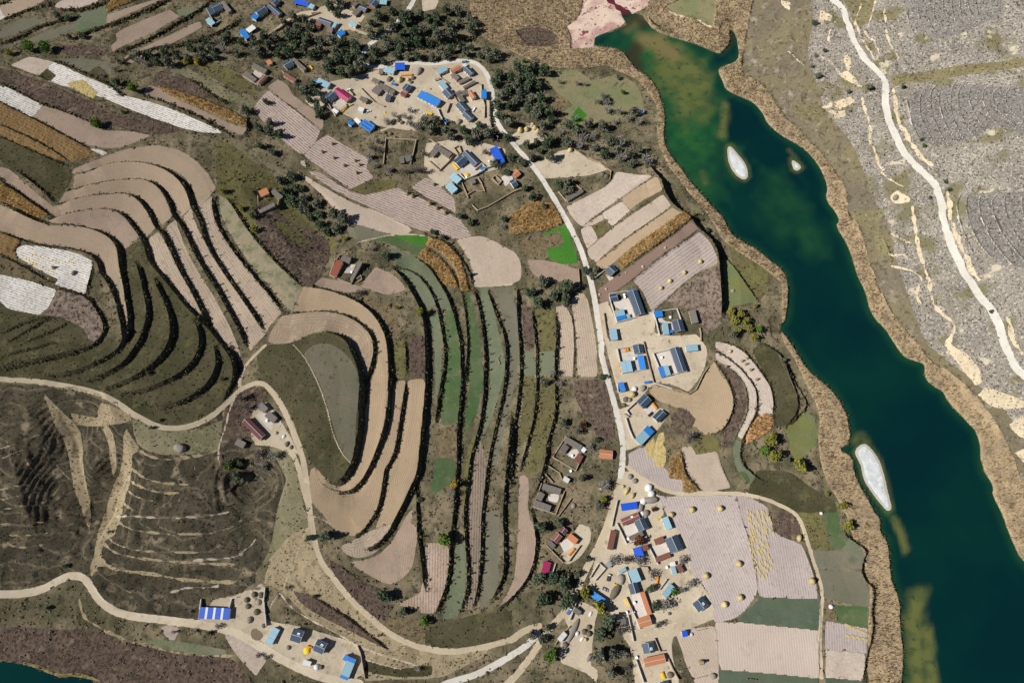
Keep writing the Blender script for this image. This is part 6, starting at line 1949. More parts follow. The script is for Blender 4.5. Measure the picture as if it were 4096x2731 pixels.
# stands of trees: weights of kinds, spacing, crown radius range (m), piece, outline | label | group
STANDS = '''
dk2mix3gy1 7.2 2.6 4.2 00 1220,500 1700,440 2000,360 2351,330 2351,490 1900,540 1500,600 1230,600|dull green tree in the belt along the left lane below the top hamlet|belt left of the tree-side compounds
dk3mix2 7.0 2.8 4.4 10 0,350 300,330 600,380 900,400 950,500 700,520 300,510 0,500|dark tree in the thick belt between the top hamlet and the northern hamlet|belt between the hamlets
dk4mix1 7.0 3.0 4.6 10 600,560 900,520 1000,640 960,720 800,740 650,650|dark tree in the clump left of the pale road fork|clump at the road fork
dk2mix3 7.4 2.8 4.4 10 1250,250 1420,120 1700,100 1950,100 2050,250 1800,350 1600,420 1300,420 1150,380|tree on the wooded slope right of the road above the shaded cliff|wood above the cliff
dk2mix3 6.6 2.4 3.8 10 1020,480 1200,420 1500,490 1700,450 1900,400 2200,480 2250,560 1900,520 1600,530 1250,545 1060,590|tree lining the upper side of the pale bend road|trees above the bend road
dk2mix2 7.0 2.6 4.0 10 1080,150 1330,90 1380,180 1250,270 1080,320 980,280|tree beside the pale road below the shaded hamlet at top centre|trees below the shaded hamlet
dk3mix2 6.4 2.4 3.8 10 360,780 560,760 620,900 640,1060 560,1060 480,960 380,860|dark tree on the slope under the teal tin barn|trees under the teal barn
dk4mix1 7.0 2.8 4.4 10 2190,700 2351,650 2351,1500 2290,1300 2215,1100 2190,900|dark tree on the right side of the shaded road bend|wood right of the road bend
dk2mix3 6.8 2.6 4.0 10 1450,1080 1650,1090 1900,1180 2130,1130 2180,1200 2080,1290 1800,1300 1550,1200|green tree in the row below the blue hall yard|row below the blue hall
gy3purple2 6.4 2.0 3.2 10 1040,1300 1140,1270 1160,1500 1500,1510 1540,1300 1570,1568 1050,1568|leafless grey tree around the overgrown ruined square|bare trees around the ruined square
gy3purple2 6.0 2.0 3.0 10 1200,1060 1420,1000 1500,1180 1300,1100 1180,1160|leafless grey tree between the dark stacks and the hall yard|bare trees above the ruins
dk2mix3gy1 7.4 2.6 4.0 10 640,30 800,0 850,100 700,150|grey green tree beside the shaded hamlet at the top|trees in the top hamlet
mix3dk1 7.0 2.4 3.8 10 230,150 480,160 560,300 450,380 300,350|grey green tree on the slope below the terrace path at top|trees below the terrace path
mix3dk2 7.0 2.4 3.8 10 30,1080 180,1120 230,1300 150,1400 0,1350|tree at the lower left of the furrowed field|trees left of the furrowed field
dk4mix1 7.0 3.0 4.6 20 0,640 100,580 250,620 330,690 260,740 300,900 430,1050 380,1080 200,1000 0,1000|tall dark tree in the wood above the lakeside garden|wood above the lakeside garden
mix3gy2dk2 7.0 2.6 4.2 20 200,1000 380,1080 480,1090 650,1080 830,1100 900,1250 1100,1300 1230,1400 1270,1500 1000,1500 700,1350 300,1300 200,1150|grey green tree in the thin wood between lakeside garden and hay yard|thin wood below the garden
gy3mix2 6.6 2.2 3.4 20 760,880 860,840 900,960 1050,1060 1120,1010 1170,1120 950,1120 800,1000|thin greyish tree at the corner of the lakeside garden near the reeds|thin trees by the reeds
mix3dk2 6.8 2.4 3.6 20 100,1290 330,1300 350,1440 250,1490 60,1490|tree between the two hay yards beside the road|trees between the hay yards
dk4mix1 6.6 2.8 4.4 11 150,20 240,0 350,50 430,150 560,290 700,400 810,450 790,550 700,590 560,490 400,400 290,230|dark tree in the long diagonal belt through the gully|diagonal dark belt
dk3mix2 6.6 2.6 3.8 21 380,120 480,20 610,70 550,160 450,210|dark tree inside the small walled garden by the road|trees in the walled garden
dk4mix1 7.0 3.2 5.0 21 120,1030 250,1010 400,1060 540,1090 530,1180 400,1230 210,1220 140,1150|big dark tree in the round clump beside the green plots|round clump by the green plots
mix3dk1 5.6 2.0 3.0 21 640,890 780,900 740,970 640,950|tree shading the road beside the slate cottage|trees by the slate cottage
yg5bright1 5.4 2.2 3.4 21 2010,1290 2120,1270 2150,1400 2090,1500 2000,1450|yellowing bushy tree on the bank above the reeds, left group|yellowing trees, left group
yg5bright1 5.4 2.0 3.0 21 2185,1440 2280,1435 2275,1550 2185,1540|yellowing bushy tree on the bank above the reeds, lower group|yellowing trees, lower group
dk3mix2 6.8 2.8 4.4 23 200,590 380,570 510,650 550,750 480,840 270,830 210,720|dark tree in the clump below the magenta shed|clump below the magenta shed
dk3mix3 6.6 2.8 4.4 23 745,980 900,965 920,1200 945,1490 850,1470 750,1300 730,1100|tree in the tall row left of the lowest orange house|row left of the lowest houses
gy3purple3 6.0 2.0 3.2 23 960,990 1080,1050 1090,1300 1040,1500 970,1440 960,1180|leafless tree in the dark strip beside the tall tree row|bare trees beside the tall row
gy3purple2 6.0 2.0 3.2 23 900,420 1150,400 1180,490 1000,480 880,500|leafless tree among the pens above the pale blue roof|bare trees above the pens
gy3mix2 5.6 1.8 2.8 23 200,1060 350,1020 380,1150 260,1190 160,1160|thin grey tree between the two lanes near the bottom|thin trees between the lanes
purple3gy2dk1 6.0 2.4 3.8 12 -20,1000 130,960 200,1060 100,1150 -20,1150|dark purple leafless tree below the hillside farm|bare trees below the hillside farm
dk3mix2 6.0 2.0 3.4 12 -250,1080 -160,1060 -100,1200 -200,1260|dark tree on the steep slope under the hillside farm|trees under the hillside farm
dk3purple2 6.5 2.2 3.6 12 -130,470 -40,520 -60,620 -150,640|dark tree behind the long maroon house of the hillside farm|trees behind the maroon house
mix3dk2purple1 8.5 1.9 3.2 11 2000,-190 2120,-190 2351,0 2500,180 2700,330 2680,420 2500,250 2351,100 2150,0|scattered bush tree in the dark gully right of the fan terraces|gully bush trees
mix2dk2yg1 9.5 1.7 2.6 01 2000,50 2120,150 2250,300 2351,450 2351,600 2230,470 2100,260 2000,150|low bushy tree on the left rim of the gully|gully rim bushes
gy2mix2 7.0 2.2 3.2 22 290,290 430,290 430,400 300,400|grey tree at the corner of the striped plots|grey trees at the striped plots
purple3gy2 6.6 2.2 3.4 22 560,800 700,820 720,950 800,1010 760,1060 690,940 580,870|leafless tree behind the upper walled farm|bare trees behind the upper farm
gy3mix1 6.4 2.0 3.2 22 820,1280 900,1260 920,1400 840,1420|leafless tree on the bank above the road|bare trees on the road bank
mix3yg1 6.6 2.0 3.2 22 740,1430 880,1440 860,1560 740,1550|green tree in the weedy plot below the old farms|trees in the weedy plot
dk2mix3 6.4 2.2 3.6 23 240,120 360,60 450,80 430,160 260,220|tree around the back of the hilltop farmyard|trees at the hilltop farmyard
gy3purple3 6.6 2.0 3.0 23 1500,400 1620,400 1640,500 1520,500|leafless tree at the edge of the big stubble field|bare trees by the stubble field
gy3purple2 5.6 1.8 2.6 23 1380,560 1230,520 1250,620 1330,640|leafless tree beside the open pens|bare trees by the pens
purple3gy3 6.0 2.0 3.2 23 1540,620 1740,620 1700,720 1560,720|dark leafless tree right of the bright green tree|bare trees right of the bright tree
'''
import re
for row in STANDS.strip().split('\n'):
 spec, label, group = row.split('|')
 w, sp, r0, r1, fr, nums = spec.split(' ', 5)
 kinds = [k for k, c in re.findall(r'([a-z]+)(\d)', w) for _ in range(int(c))]
 sp, r0, r1 = float(sp) * 1.68, float(r0) * 1.5, float(r1) * 1.42
 q = place(px(fr, nums), 4.0)[:, :2]
 lo, hi = q.min(0), q.max(0)
 pts = []
 for _ in range(int(40 * max(4, np.prod(hi - lo) / sp ** 2))):
  p = lo + rng.random(2) * (hi - lo)
  ins = False
  for a, b in zip(q, np.roll(q, -1, 0)):
   if (a[1] > p[1]) != (b[1] > p[1]) and p[0] < a[0] + (p[1] - a[1]) * (b[0] - a[0]) / (b[1] - a[1]):
    ins = not ins
  if not ins or any((p[0] - a[0]) ** 2 + (p[1] - a[1]) ** 2 < (sp * .74) ** 2 for a in pts):
   continue
  if any(abs((p[0] - h['ctr'][0]) * math.cos(h['rot']) + (p[1] - h['ctr'][1]) * math.sin(h['rot'])) < h['L'] / 2 + 1.2 and
    abs(-(p[0] - h['ctr'][0]) * math.sin(h['rot']) + (p[1] - h['ctr'][1]) * math.cos(h['rot'])) < h['W'] / 2 + 1.2 for h in house_data):
   continue
  pts.append(p)
 for p in pts:
  k = random.choice(kinds)
  r = random.uniform(r0, r1)
  t = (r - r0) / (r1 - r0)
  adj = ('small', 'middling', 'large')[min(2, int(t * 3))] + ' ' + {'dk': 'dark green', 'mix': 'grey green', 'gy': 'pale leafless', 'purple': 'dark leafless',
                   'yg': 'yellow green', 'bright': 'fresh green'}[k]
  tree(k, p[0], p[1], HBS(p[0], p[1]), r, adj + ' ' + label[re.search(r'\btree\b(?!-)', label).start():], group)
# single trees: kind, crown radius, piece, crown centre | label
SINGLES = '''
bright 5.6 00 250,430|large fresh green tree, left of the pair at the far left
bright 5.2 00 410,425|large fresh green tree, right of the pair at the far left
yg 3.6 00 75,475|yellow green tree at the left edge beside the fresh green pair
dk 4.6 00 1070,755|dark green tree touching the bright round tree above the white strips
bright 5.4 00 1215,800|bright round green tree at the edge of the white striped field
bright 4.8 00 885,1130|lone round green tree on the pinkish ploughed strip
bright 1.9 00 1120,1022|small green bush at the lower edge of the white striped field
gy 3.6 00 1045,630|pale grey tree above the dark and bright pair
mix 3.0 00 1090,565|dull green tree on the bank left of the tree belt
yellow 2.8 00 1698,562|left one of two golden yellow trees on the dry slope
yellow 3.2 00 1805,570|right one of two golden yellow trees on the dry slope
dk 4.4 00 2250,1005|dark tree at the tip of the golden maize strip
dk 3.2 00 640,335|left dark tree on the bank of the grey green plots
dk 3.4 00 740,325|right dark tree on the bank of the grey green plots
mix 3.8 00 520,140|dark bushy tree on the upper bank beside the green plot
dk 3.6 00 620,165|dark tree on the upper bank touching the green plot
mix 3.4 00 1330,505|dull tree at the left end of the long belt
gy 2.6 00 930,690|thin pale tree on the dark square plot
dk 3.2 10 90,930|dark tree casting a long shadow on the furrowed field
dk 4.6 11 1190,770|dark spreading tree right of the lone farm
gy 3.2 11 1050,715|pale grey tree above the small farm field
purple 3.4 11 940,1110|purple leafless tree beside the small ploughed strip
yg 2.4 11 825,622|yellow green bush above the lone farm track
gy 2.6 11 745,640|grey bush left of the yellow green bush
dk 2.8 11 1620,560|dark tree at the top of the maize terraces
dk 2.4 11 1715,608|second dark tree on the bank of the maize terraces
dk 3.4 11 1965,465|dark tree in the weedy corner, lower of the pair
dk 3.2 11 1870,415|dark tree in the weedy corner, upper of the pair
dk 3.2 11 2275,440|dark tree above the grey bush near the maize plot
gy 3.2 11 2265,510|grey bush right of the pale grassy field
mix 2.0 11 1965,945|green bush on the bank right of the maize terraces
yg 3.6 11 1500,1290|round yellow green tree on the dark terrace bank
yg 2.2 11 1290,1250|small yellow green bush above the brown strips
yellow 3.4 12 1820,1310|yellow tree between the green terraces
gy 3.2 12 1800,1400|pale leafless tree under the yellow tree
dk 4.6 13 640,225|dark round tree beside the dirt road bend
dk 2.6 13 480,235|dark tree on the left side of the dirt road
dk 5.4 13 1165,770|large dark tree below the pinkish ploughed field
dk 3.4 13 1350,920|dark green tree at the foot of the reddish stubble
bright 3.4 13 1550,1000|green tree on the bank above the lower dirt road
bright 4.8 13 1725,240|large green tree shading the lower terraces
mix 2.2 12 1500,1450|grey bush at the end of the ploughed terraces
yg 4.6 23 675,740|yellowing willow left of the blue tarpaulin roof
yg 5.4 23 805,880|larger yellowing willow below the blue tarpaulin roof
mix 3.4 23 585,570|green tree beside the lane above the yellowing willow
mix 2.4 23 690,430|green bush on the lane bank
bright 5.0 23 355,1310|green tree at the fork of the bottom lanes
dk 3.4 23 1275,700|dark green tree right of the lower slate house
bright 3.0 23 1495,735|bright green round tree beside the weathered roof
gy 5.2 23 1400,850|large pale leafless tree beside the long orange roof
dk 3.6 23 1320,860|dark tree touching the large pale leafless tree
purple 3.4 23 1350,1030|purple leafless tree by the lowest farm track
rust 4.4 23 1165,262|rust-coloured tree beside the square cobalt roof
rust 3.4 22 650,765|rust brown tree above the upper walled farm
mix 4.0 22 475,750|grey green tree left of the rust brown tree
dk 2.6 22 780,900|dark green bush below the rust brown tree
rust 2.2 22 1300,1535|dark red round bush beside the hay stacks
gy 4.2 22 860,1310|grey leafless tree by the road bank
mix 3.6 22 640,1255|dull green round tree below the upper walled farm
yg 3.2 22 835,1445|yellow green tree in the weedy plot by the road
purple 5.0 22 1640,865|wide dark leafless tree on the ochre field edge
dk 2.8 22 830,320|green tree at the foot of the striped plots beside the road
dk 2.6 21 1790,545|dark green bush on the lake cliff, upper
gy 2.0 21 1875,625|grey bush on the lake cliff, lower
yg 1.8 21 1680,400|yellow bush on the lake cliff near the maize strip
yg 1.6 21 1895,700|yellow bush at the edge of the striped field by the cliff
mix 4.2 21 2025,1500|grey green round tree below the yellowing trees
yg 2.2 21 2240,1240|yellow bushy tree on the terrace above the lakeside group
mix 2.0 32 145,165|small round grey green tree on the reed bank
yg 5.4 32 30,900|tall yellow green tree, upper one of the lakeside clump
yg 5.2 32 60,1040|tall yellow green tree, lower one of the lakeside clump
bright 4.4 32 -30,1000|green tree on the left of the lakeside clump
yg 5.6 32 295,1145|largest yellow green tree above the reed bed
mix 2.2 32 185,1090|small bush between the yellow green lakeside trees
yg 3.6 32 690,1505|yellow green tree on the reed bank above the narrow plots
yg 4.4 33 740,125|yellow green tree casting shadow over the reeds
yg 1.8 32 540,1400|small yellowish bush on the lower reed bank
gy 3.0 20 435,745|pale green tree in the lakeside garden, left
gy 3.2 20 600,760|pale tree in the lakeside garden, middle
gy 2.6 20 670,770|pale tree in the lakeside garden, right
mix 2.6 20 975,705|bush at the top of the lakeside garden
bright 2.4 20 1020,845|bright bush beside the red brown patch in the garden
mix 3.4 20 850,900|grey tree at the left of the red brown patch
mix 2.4 20 1110,1010|bush by the pale hut near the reeds
yg 2.4 20 310,610|yellow bush at the edge of the reeds by the road wood
bright 2.0 20 110,560|green bush at the upper end of the road wood
mix 3.6 30 930,790|wide dark bush left of the pale hill road
dk 2.4 30 1240,790|dark bush right of the pale hill road
mix 3.0 30 430,205|grey green bush under the cream cliffs
gy 2.8 30 400,600|grey bush on the eroded slope, left
mix 3.2 30 460,690|green bush on the eroded slope, lower
gy 2.6 30 440,500|grey bush on the eroded slope, upper
dk 2.0 30 520,460|dark bush near the eroded gully
bright 1.9 30 1435,1335|green bush among the planting trenches, lower of two
dk 1.7 30 1410,1280|dark bush among the planting trenches, upper of two
mix 2.2 30 740,840|grey bush beside the cream rock face
dk 1.7 31 1490,245|dark bush on the left verge of the pale hill road
dk 2.0 31 1670,170|dark bush right of the pale hill road at its bend
dk 1.9 31 1630,100|dark bush above the road bend bush
dk 1.9 31 2050,1290|dark bush at the lower bend of the pale hill road
bright 3.4 02 2090,1150|bright green tree on the slope left of the hillside farm
dk 3.0 02 2200,1110|dark green tree beside the pale shed of the hillside farm
dk 1.8 02 1385,790|dark bush on the dirt road edge above the mound
dk 2.2 02 1360,285|dark bush on the dark terrace bank, left
dk 1.8 02 2040,340|small dark bush on the dark terraces, right
dk 1.6 02 1470,720|small dark bush below the last terrace
purple 2.2 03 1000,180|leafless tree at the corner of the contour slope
purple 2.0 03 340,350|leafless grey bush on the shaded slope
dk 2.4 03 600,490|dark bush beside the gully path
gy 2.4 03 1600,1100|thin tree below the lower dirt road, left
gy 2.4 03 1780,1090|thin tree below the lower dirt road, middle
mix 2.4 03 1910,1110|thin tree below the lower dirt road, right
gy 1.8 03 1740,910|leafless bush beside the blue and white roof
purple 2.6 03 2000,1050|leafless tree on the road edge in front of the blue and white roof
mix 2.2 03 430,880|bush in the hollow below the road bend
purple 2.2 13 290,690|dark leafless bush where the hill paths meet
dk 1.7 13 540,770|small dark bush on the dry ridge
purple 1.7 13 1130,1130|small dark bush beside the dirt road
gy 2.6 13 1480,1440|grey tree at the foot of the grass bank
purple 2.4 13 20,1310|dark leafless bush at the lower lane bend
purple 2.2 13 90,1330|second dark leafless bush at the lower lane bend
'''
for row in SINGLES.strip().split('\n'):
 spec, label = row.split('|')
 k, r, fr, c = spec.split(' ', 3)
 r = float(r)
 p = place(px(fr, c), r * (1.05 if r > 1.6 else .7))[0]
 tree(k, p[0], p[1], p[2], r, label)
# young trees planted along the terrace edges
ROWS = [(0, .45, 1, 7.5, 'young tree on the terrace edge, third striped field from the gully'), (1, .52, 1, 7.5, 'young tree on the terrace edge between the two middle striped fields'),
  (2, .55, 1, 8.5, 'young tree on the terrace edge below the innermost striped field'), (5, .05, 1, 7.5, 'young tree on the terrace edge beside the grassy striped field'),
  (6, .0, 1, 8, 'young tree on the gully edge of the grassy striped field'), (26, .0, 1, 12, 'young tree on the broad dark bank right of the ploughed ochre field'),
  (28, .25, 1, 8.5, 'young tree on the first edge of the long narrow terraces'), (29, .3, 1, 8, 'young tree on the second edge of the long narrow terraces'),
  (31, .05, 1, 7.5, 'young tree on the third edge of the long narrow terraces'), (32, .05, 1, 7, 'young tree on the fourth edge of the long narrow terraces'),
  (33, .0, 1, 7.5, 'young tree on the fifth edge of the long narrow terraces'), (35, .0, 1, 8.5, 'young tree on the edge left of the brown plots'),
  (36, .0, .9, 9, 'young tree on the edge between brown and olive plots'), (37, .1, 1, 9, 'young tree on the edge left of the pale stubble pair')]
for idx, f0, f1, sp, label in ROWS:
 P, sgn, h, side = bank_lines[idx]
 seg = np.linalg.norm(np.diff(P, axis=0), axis=1)
 cum = np.concatenate([[0], np.cumsum(seg)])
 s = f0 * cum[-1] + 2
 while s < f1 * cum[-1] - 2:
  x, y = np.interp(s, cum, P[:, 0]), np.interp(s, cum, P[:, 1])
  x += random.uniform(-.9, .9)
  y += random.uniform(-.9, .9)
  if random.random() < .82:
   tree(random.choice(['youngdk', 'youngdk', 'younggy', 'youngyg']), x, y, float(HBS(x, y)), random.uniform(.75, 1.35), label, label.replace('young tree', 'young trees'))
  s += sp * random.uniform(.55, 1.5)
print('TREES', tree_count)
# ------------------------------------------------------------------ scrub too small to count
def stuff(name, label, centres, sizes, mat, per=5, spread=.55, seed=1, zoff=.25, tall=False):
 rg = np.random.default_rng(seed)
 n = len(centres)
 c = np.repeat(centres, per, 0)
 s = np.repeat(sizes, per)
 c = c + rg.standard_normal((n * per, 3)) * (s * spread)[:, None] * np.array([1, 1, .45])
 c[:, 2] += s * zoff + .1
 if tall:
  a = rg.random(n * per) * 6.28
  d = np.stack([np.cos(a), np.sin(a), np.zeros_like(a)], 1) * (s * .10)[:, None]
  lean = rg.standard_normal((n * per, 3)) * (s * .12)[:, None]
  up = np.array([0, 0, 1]) * s[:, None] + lean
  v = np.stack([c - d, c + d, c + d * .5 + up, c - d * .5 + up], 1).reshape(-1, 3)
 else:
  v = leaf_quads(c, s * rg.uniform(.5, 1.0, n * per), rg)
 o = link(name, quad_mesh(name, v, mat))
 o['kind'] = 'stuff'
 o['label'] = label
 return o
cc, ss = [], []
for P, sgn, h, side in bank_lines:
 if h < 1.9 or side != 'E':
  continue
 seg = np.diff(P, axis=0)
 L = np.linalg.norm(seg, axis=1)
 tot = L.sum()
 n = int(tot / .85)
 t = np.sort(rng.random(n)) * tot
 cum = np.concatenate([[0], np.cumsum(L)])
 x, y = np.interp(t, cum, P[:, 0]), np.interp(t, cum, P[:, 1])
 k = np.clip(np.searchsorted(cum, t) - 1, 0, len(seg) - 1)
 nr = np.stack([seg[k, 1], -seg[k, 0]], 1) / L[k][:, None] * sgn
 off = rng.normal(.25, .55, n) * min(1.2, h * .35)
 x, y = x + nr[:, 0] * off, y + nr[:, 1] * off
 m = (HBS(x, y) > .6)
 cc.append(np.stack([x, y, HBS(x, y)], 1)[m])
 ss.append((rng.uniform(.5, 1.25, n) * (1.7 if P[:, 0].mean() < 0 and P[:, 1].mean() > 190 else 1.0))[m])
stuff('bank_scrub', 'dark scrub growing along the terrace edges', np.concatenate(cc), np.concatenate(ss), LEAF['scrub'])
def scatter(classes, n, seed, visible_only=True):
 k = np.isin(ID, [i for i, r in enumerate(REG) if r[1] in classes]) & vis
 iy, ix = np.nonzero(k)
 s = np.random.default_rng(seed).choice(len(iy), min(n, len(iy)), replace=False)
 x = gx[ix[s]] + CELL * rng.random(len(s))
 y = gy[iy[s]] + CELL * rng.random(len(s))
 return np.stack([x, y, HBS(x, y)], 1)
c = scatter(('heath', 'brownveg', 'olive', 'scrub', 'heath2'), 11000, 2)
stuff('undergrowth', 'brown and olive undergrowth on fallow plots and slopes', c, rng.uniform(.5, 1.5, len(c)), LEAF['heath'], 4, seed=3)
c = scatter(('slope', 'dry', 'darkgrass', 'drygreen'), 4200, 4)
stuff('hillside_tufts', 'small dark tufts on the grassy slopes', c, rng.uniform(.4, .85, len(c)), LEAF['scrub'], 4, .4, seed=5)
c = scatter(('rock', 'rockdark', 'rockgreen', 'cream'), 7000, 6)
stuff('stony_hillside_bushes', 'small dark and reddish bushes on the stony hillside', c, rng.uniform(.4, 1.0, len(c)), LEAF['rockbush'], 4, .4, seed=7)
c = scatter(('reed', 'ochrereed'), 15000, 8)
c[:, 2] += .5
stuff('reeds', 'dry brown reeds fringing the lake', c, rng.uniform(1.2, 2.3, len(c)), LEAF['reed'], 3, .35, seed=9, zoff=0, tall=True)
c = scatter(('corn', 'corno'), 5200, 10)
c[:, 2] += .9
stuff('maize_stalks', 'standing dry maize in the golden plots', c, rng.uniform(.9, 1.7, len(c)), LEAF['stalk'], 3, .4, seed=11, zoff=0, tall=True)
# ------------------------------------------------------------------ courtyard walls: piece, line | label
EARTHW = plain('rammed earth wall', (.40, .31, .215), .95, .2, 1.2, dirt=((.25, .19, .13), .6))
WHITEW = plain('whitewashed wall', (.60, .57, .52), .8, .12, 1.2, dirt=((.38, .32, .25), .5))
WALLS_ = '''
A 0.3 b 118,170 205,330 295,432 385,380|brick wall round the lower side of the top left compound
A 0.4 e 780,1385 965,1510 1060,1560|earth wall under the compound with the red shed
A 0.35 e 1500,1300 1720,1520 1790,1450|pale wall below the maroon barn
C 0.35 e 1010,530 1160,680 1280,590 1260,560|yard wall below the magenta house
C 0.35 e 1280,395 1344,470|earth wall right of the magenta house
D 0.35 e 370,395 440,470 520,545 620,590|earth wall winding below the old courtyard
D 0.3 w 0,500 70,630 110,690|pale wall left of the small gatehouse
D 0.3 e 640,250 560,240|short earth wall by the threshing yard
E 0.4 e 520,480 570,570 635,690 690,790|earth wall left of the slate house at the earth courtyard
E 0.35 w 330,640 360,720 430,830|thin wall below the blue hall
E 0.35 e 850,340 870,530 895,600 890,740|wall along the shaded road bank
E 0.35 e 480,570 440,680|dark earth wall beside the blue hall corner
E 0.35 e 320,190 370,270 460,330|wall beside the mint roof at road bend
F 0.45 e 300,90 380,140|earth wall at the top of the earth-walled courtyard
F 0.45 e 290,310 400,408 500,310 540,250|thick earth wall at the front of the earth-walled courtyard
F 0.35 w 760,400 830,340 870,385 1065,325|wall along the lower side of the white yard
F 0.35 w 600,440 660,500 760,460 860,400|wall below the yellow maize yard
F 0.5 e 628,535 660,610 692,685|thick ruined wall in the weedy garden, left
F 0.5 e 790,478 830,545 858,620|thick ruined wall in the weedy garden, right
F 0.5 e 690,650 760,610 830,620|ruined cross wall in the weedy garden
F 0.5 e 735,760 790,815 900,770 1000,710 1140,630 1310,565|long dark bank wall under the weedy garden
F 0.5 e 935,490 965,460 1030,515 1000,550 935,490|roofless earth pen beside the orange garden house
F 0.4 e 545,180 600,155 625,230 590,250 545,180|small roofless pen above the large slate house
10 0.6 e 1190,1270 1470,1285 1440,1420 1420,1500|thick overgrown wall of the ruined square, upper
10 0.6 e 1190,1270 1180,1400 1170,1500|thick overgrown wall of the ruined square, left
G 0.35 w 162,440 147,352 345,318|white wall above the yard of the long slate house
G 0.35 w 165,440 228,642 425,588|white wall left of the yard of the long slate house
G 0.35 w 600,545 625,600 668,778 770,765|white wall left of the second compound
G 0.35 w 690,525 850,503 885,612|white wall above the garden of the second compound
G 0.35 e 90,545 125,790 150,830|wall beside the road next to the pale blue shed
G 0.5 e 1085,700 1095,760 1095,830|earth wall below the grey mud barn
G 0.3 w 0,185 95,108|thin white wall behind the slate cottage
H 0.35 w 398,118 230,140 283,395 395,375 530,350|white wall round the compound by the concrete road
H 0.4 e 500,65 555,290 608,492|earth wall between the two lakeside compounds
H 0.35 w 775,148 602,188 665,340|white wall left of the biggest slate house
H 0.35 w 683,440 765,412 860,392 950,375|white wall below the biggest slate house
H 0.45 w 612,495 700,522 795,552|white wall running down to the ochre field
H 0.45 e 795,552 890,575 970,608 1045,560 1120,400 1170,330|earth kerb wall around the bare slope above the ochre field
H 0.35 w 420,690 325,778 355,822|white wall in front of the slate house with brick gable
H 0.35 w 232,500 240,592 265,588|white wall of the blue shed by the road
22 0.4 w 1045,700 1075,800 1115,890 1190,945|white wall left of the mint and blue roof
22 0.35 e 1030,660 1075,690|short wall stub by the lane entrance of the black car yard
I 0.5 e 365,145 248,330 455,450 485,385|thick earth wall round the upper walled farm
I 0.5 e 148,565 72,775 275,840 352,640|thick earth wall round the lower walled farm
I 0.4 e 295,862 412,705|slanting earth wall right of the lower walled farm
I 0.4 e 180,480 250,555|ruined earth wall between the old farms, lower
I 0.4 e 205,405 310,470 330,530|ruined earth wall between the old farms, upper
J 0.35 w 150,430 190,510 240,615 280,600|white wall beside the lane below the long red house
J 0.35 w 445,655 490,740 520,795|pale wall left of the field-edge courtyard
J 0.35 e 350,815 425,822 438,855|earth wall above the lower village
J 0.3 w 155,225 105,455|thin wall on the lane side of the cobalt roof
K 0.4 e 125,312 275,468 325,455 425,318|wall round the front of the hilltop farmyard
K 0.35 w 515,600 595,470 652,522 558,628|white wall round the straw pen
K 0.35 w 172,585 205,480|white wall beside the magenta shed
K 0.35 w 845,545 890,690|wall left of the pale blue roof in the lower village
L 0.35 w 190,270 230,355 265,430 290,500|wall left of the pale courtyard
L 0.35 w 205,400 245,590|wall beside the sunken dark barn
L 0.35 w 265,730 320,890|long wall left of the lowest orange house
L 0.35 w 430,215 485,140|wall of the open pens by the bright green tree
L 0.4 e 400,570 440,665 470,660|earth wall behind the slate house above the lowest orange house
L 0.4 e 500,720 530,790 575,870|earth wall right of the lowest orange house
M 0.4 w 400,330 460,170|wall beside the small grey roofed hut
M 0.4 e 270,550 320,470 400,390|broken earth wall among the bare branches
N 0.35 w 185,0 178,130 200,355|pale wall beside the stack yard
03 0.35 w 1845,800 1830,975|dark walled end of the blue and white roof
03 0.35 w 2110,870 2125,790 2170,780|wall of the pen behind the blue and white roof
P 0.4 e 300,120 240,180 172,355 240,390|brick wall of the lone terrace farm, left
P 0.4 e 265,400 430,460 560,210|earth wall round the yard of the lone terrace farm
P 0.4 e 500,400 545,360 560,410 510,440|small ruined pen right of the lone terrace farm
11 0.35 e 15,230 25,370 180,330 220,270|wall of the small farm beside the dark tree belt
21 0.4 e 425,190 500,275|earth wall left of the long grey barn by the road
21 0.35 e 560,110 640,165|earth wall above the long grey barn by the road
21 0.4 e 610,900 625,1060 560,1095|low wall at the corner of the ploughed plot by the road
20 0.35 e 130,1130 200,1150 320,1260|pale wall round the upper hay yard
20 0.35 e 560,1360 690,1450 800,1490 910,1568 900,1640|pale wall round the lower hay yard
10 0.4 e 330,180 240,240 110,320|stone wall on the terrace lane below the top houses
10 0.4 e 510,120 590,110 330,200|low wall beside the upper terrace lane
13 0.4 e 930,1225 960,1290 1000,1530|pale wall at the right end of the roadside farm
'''
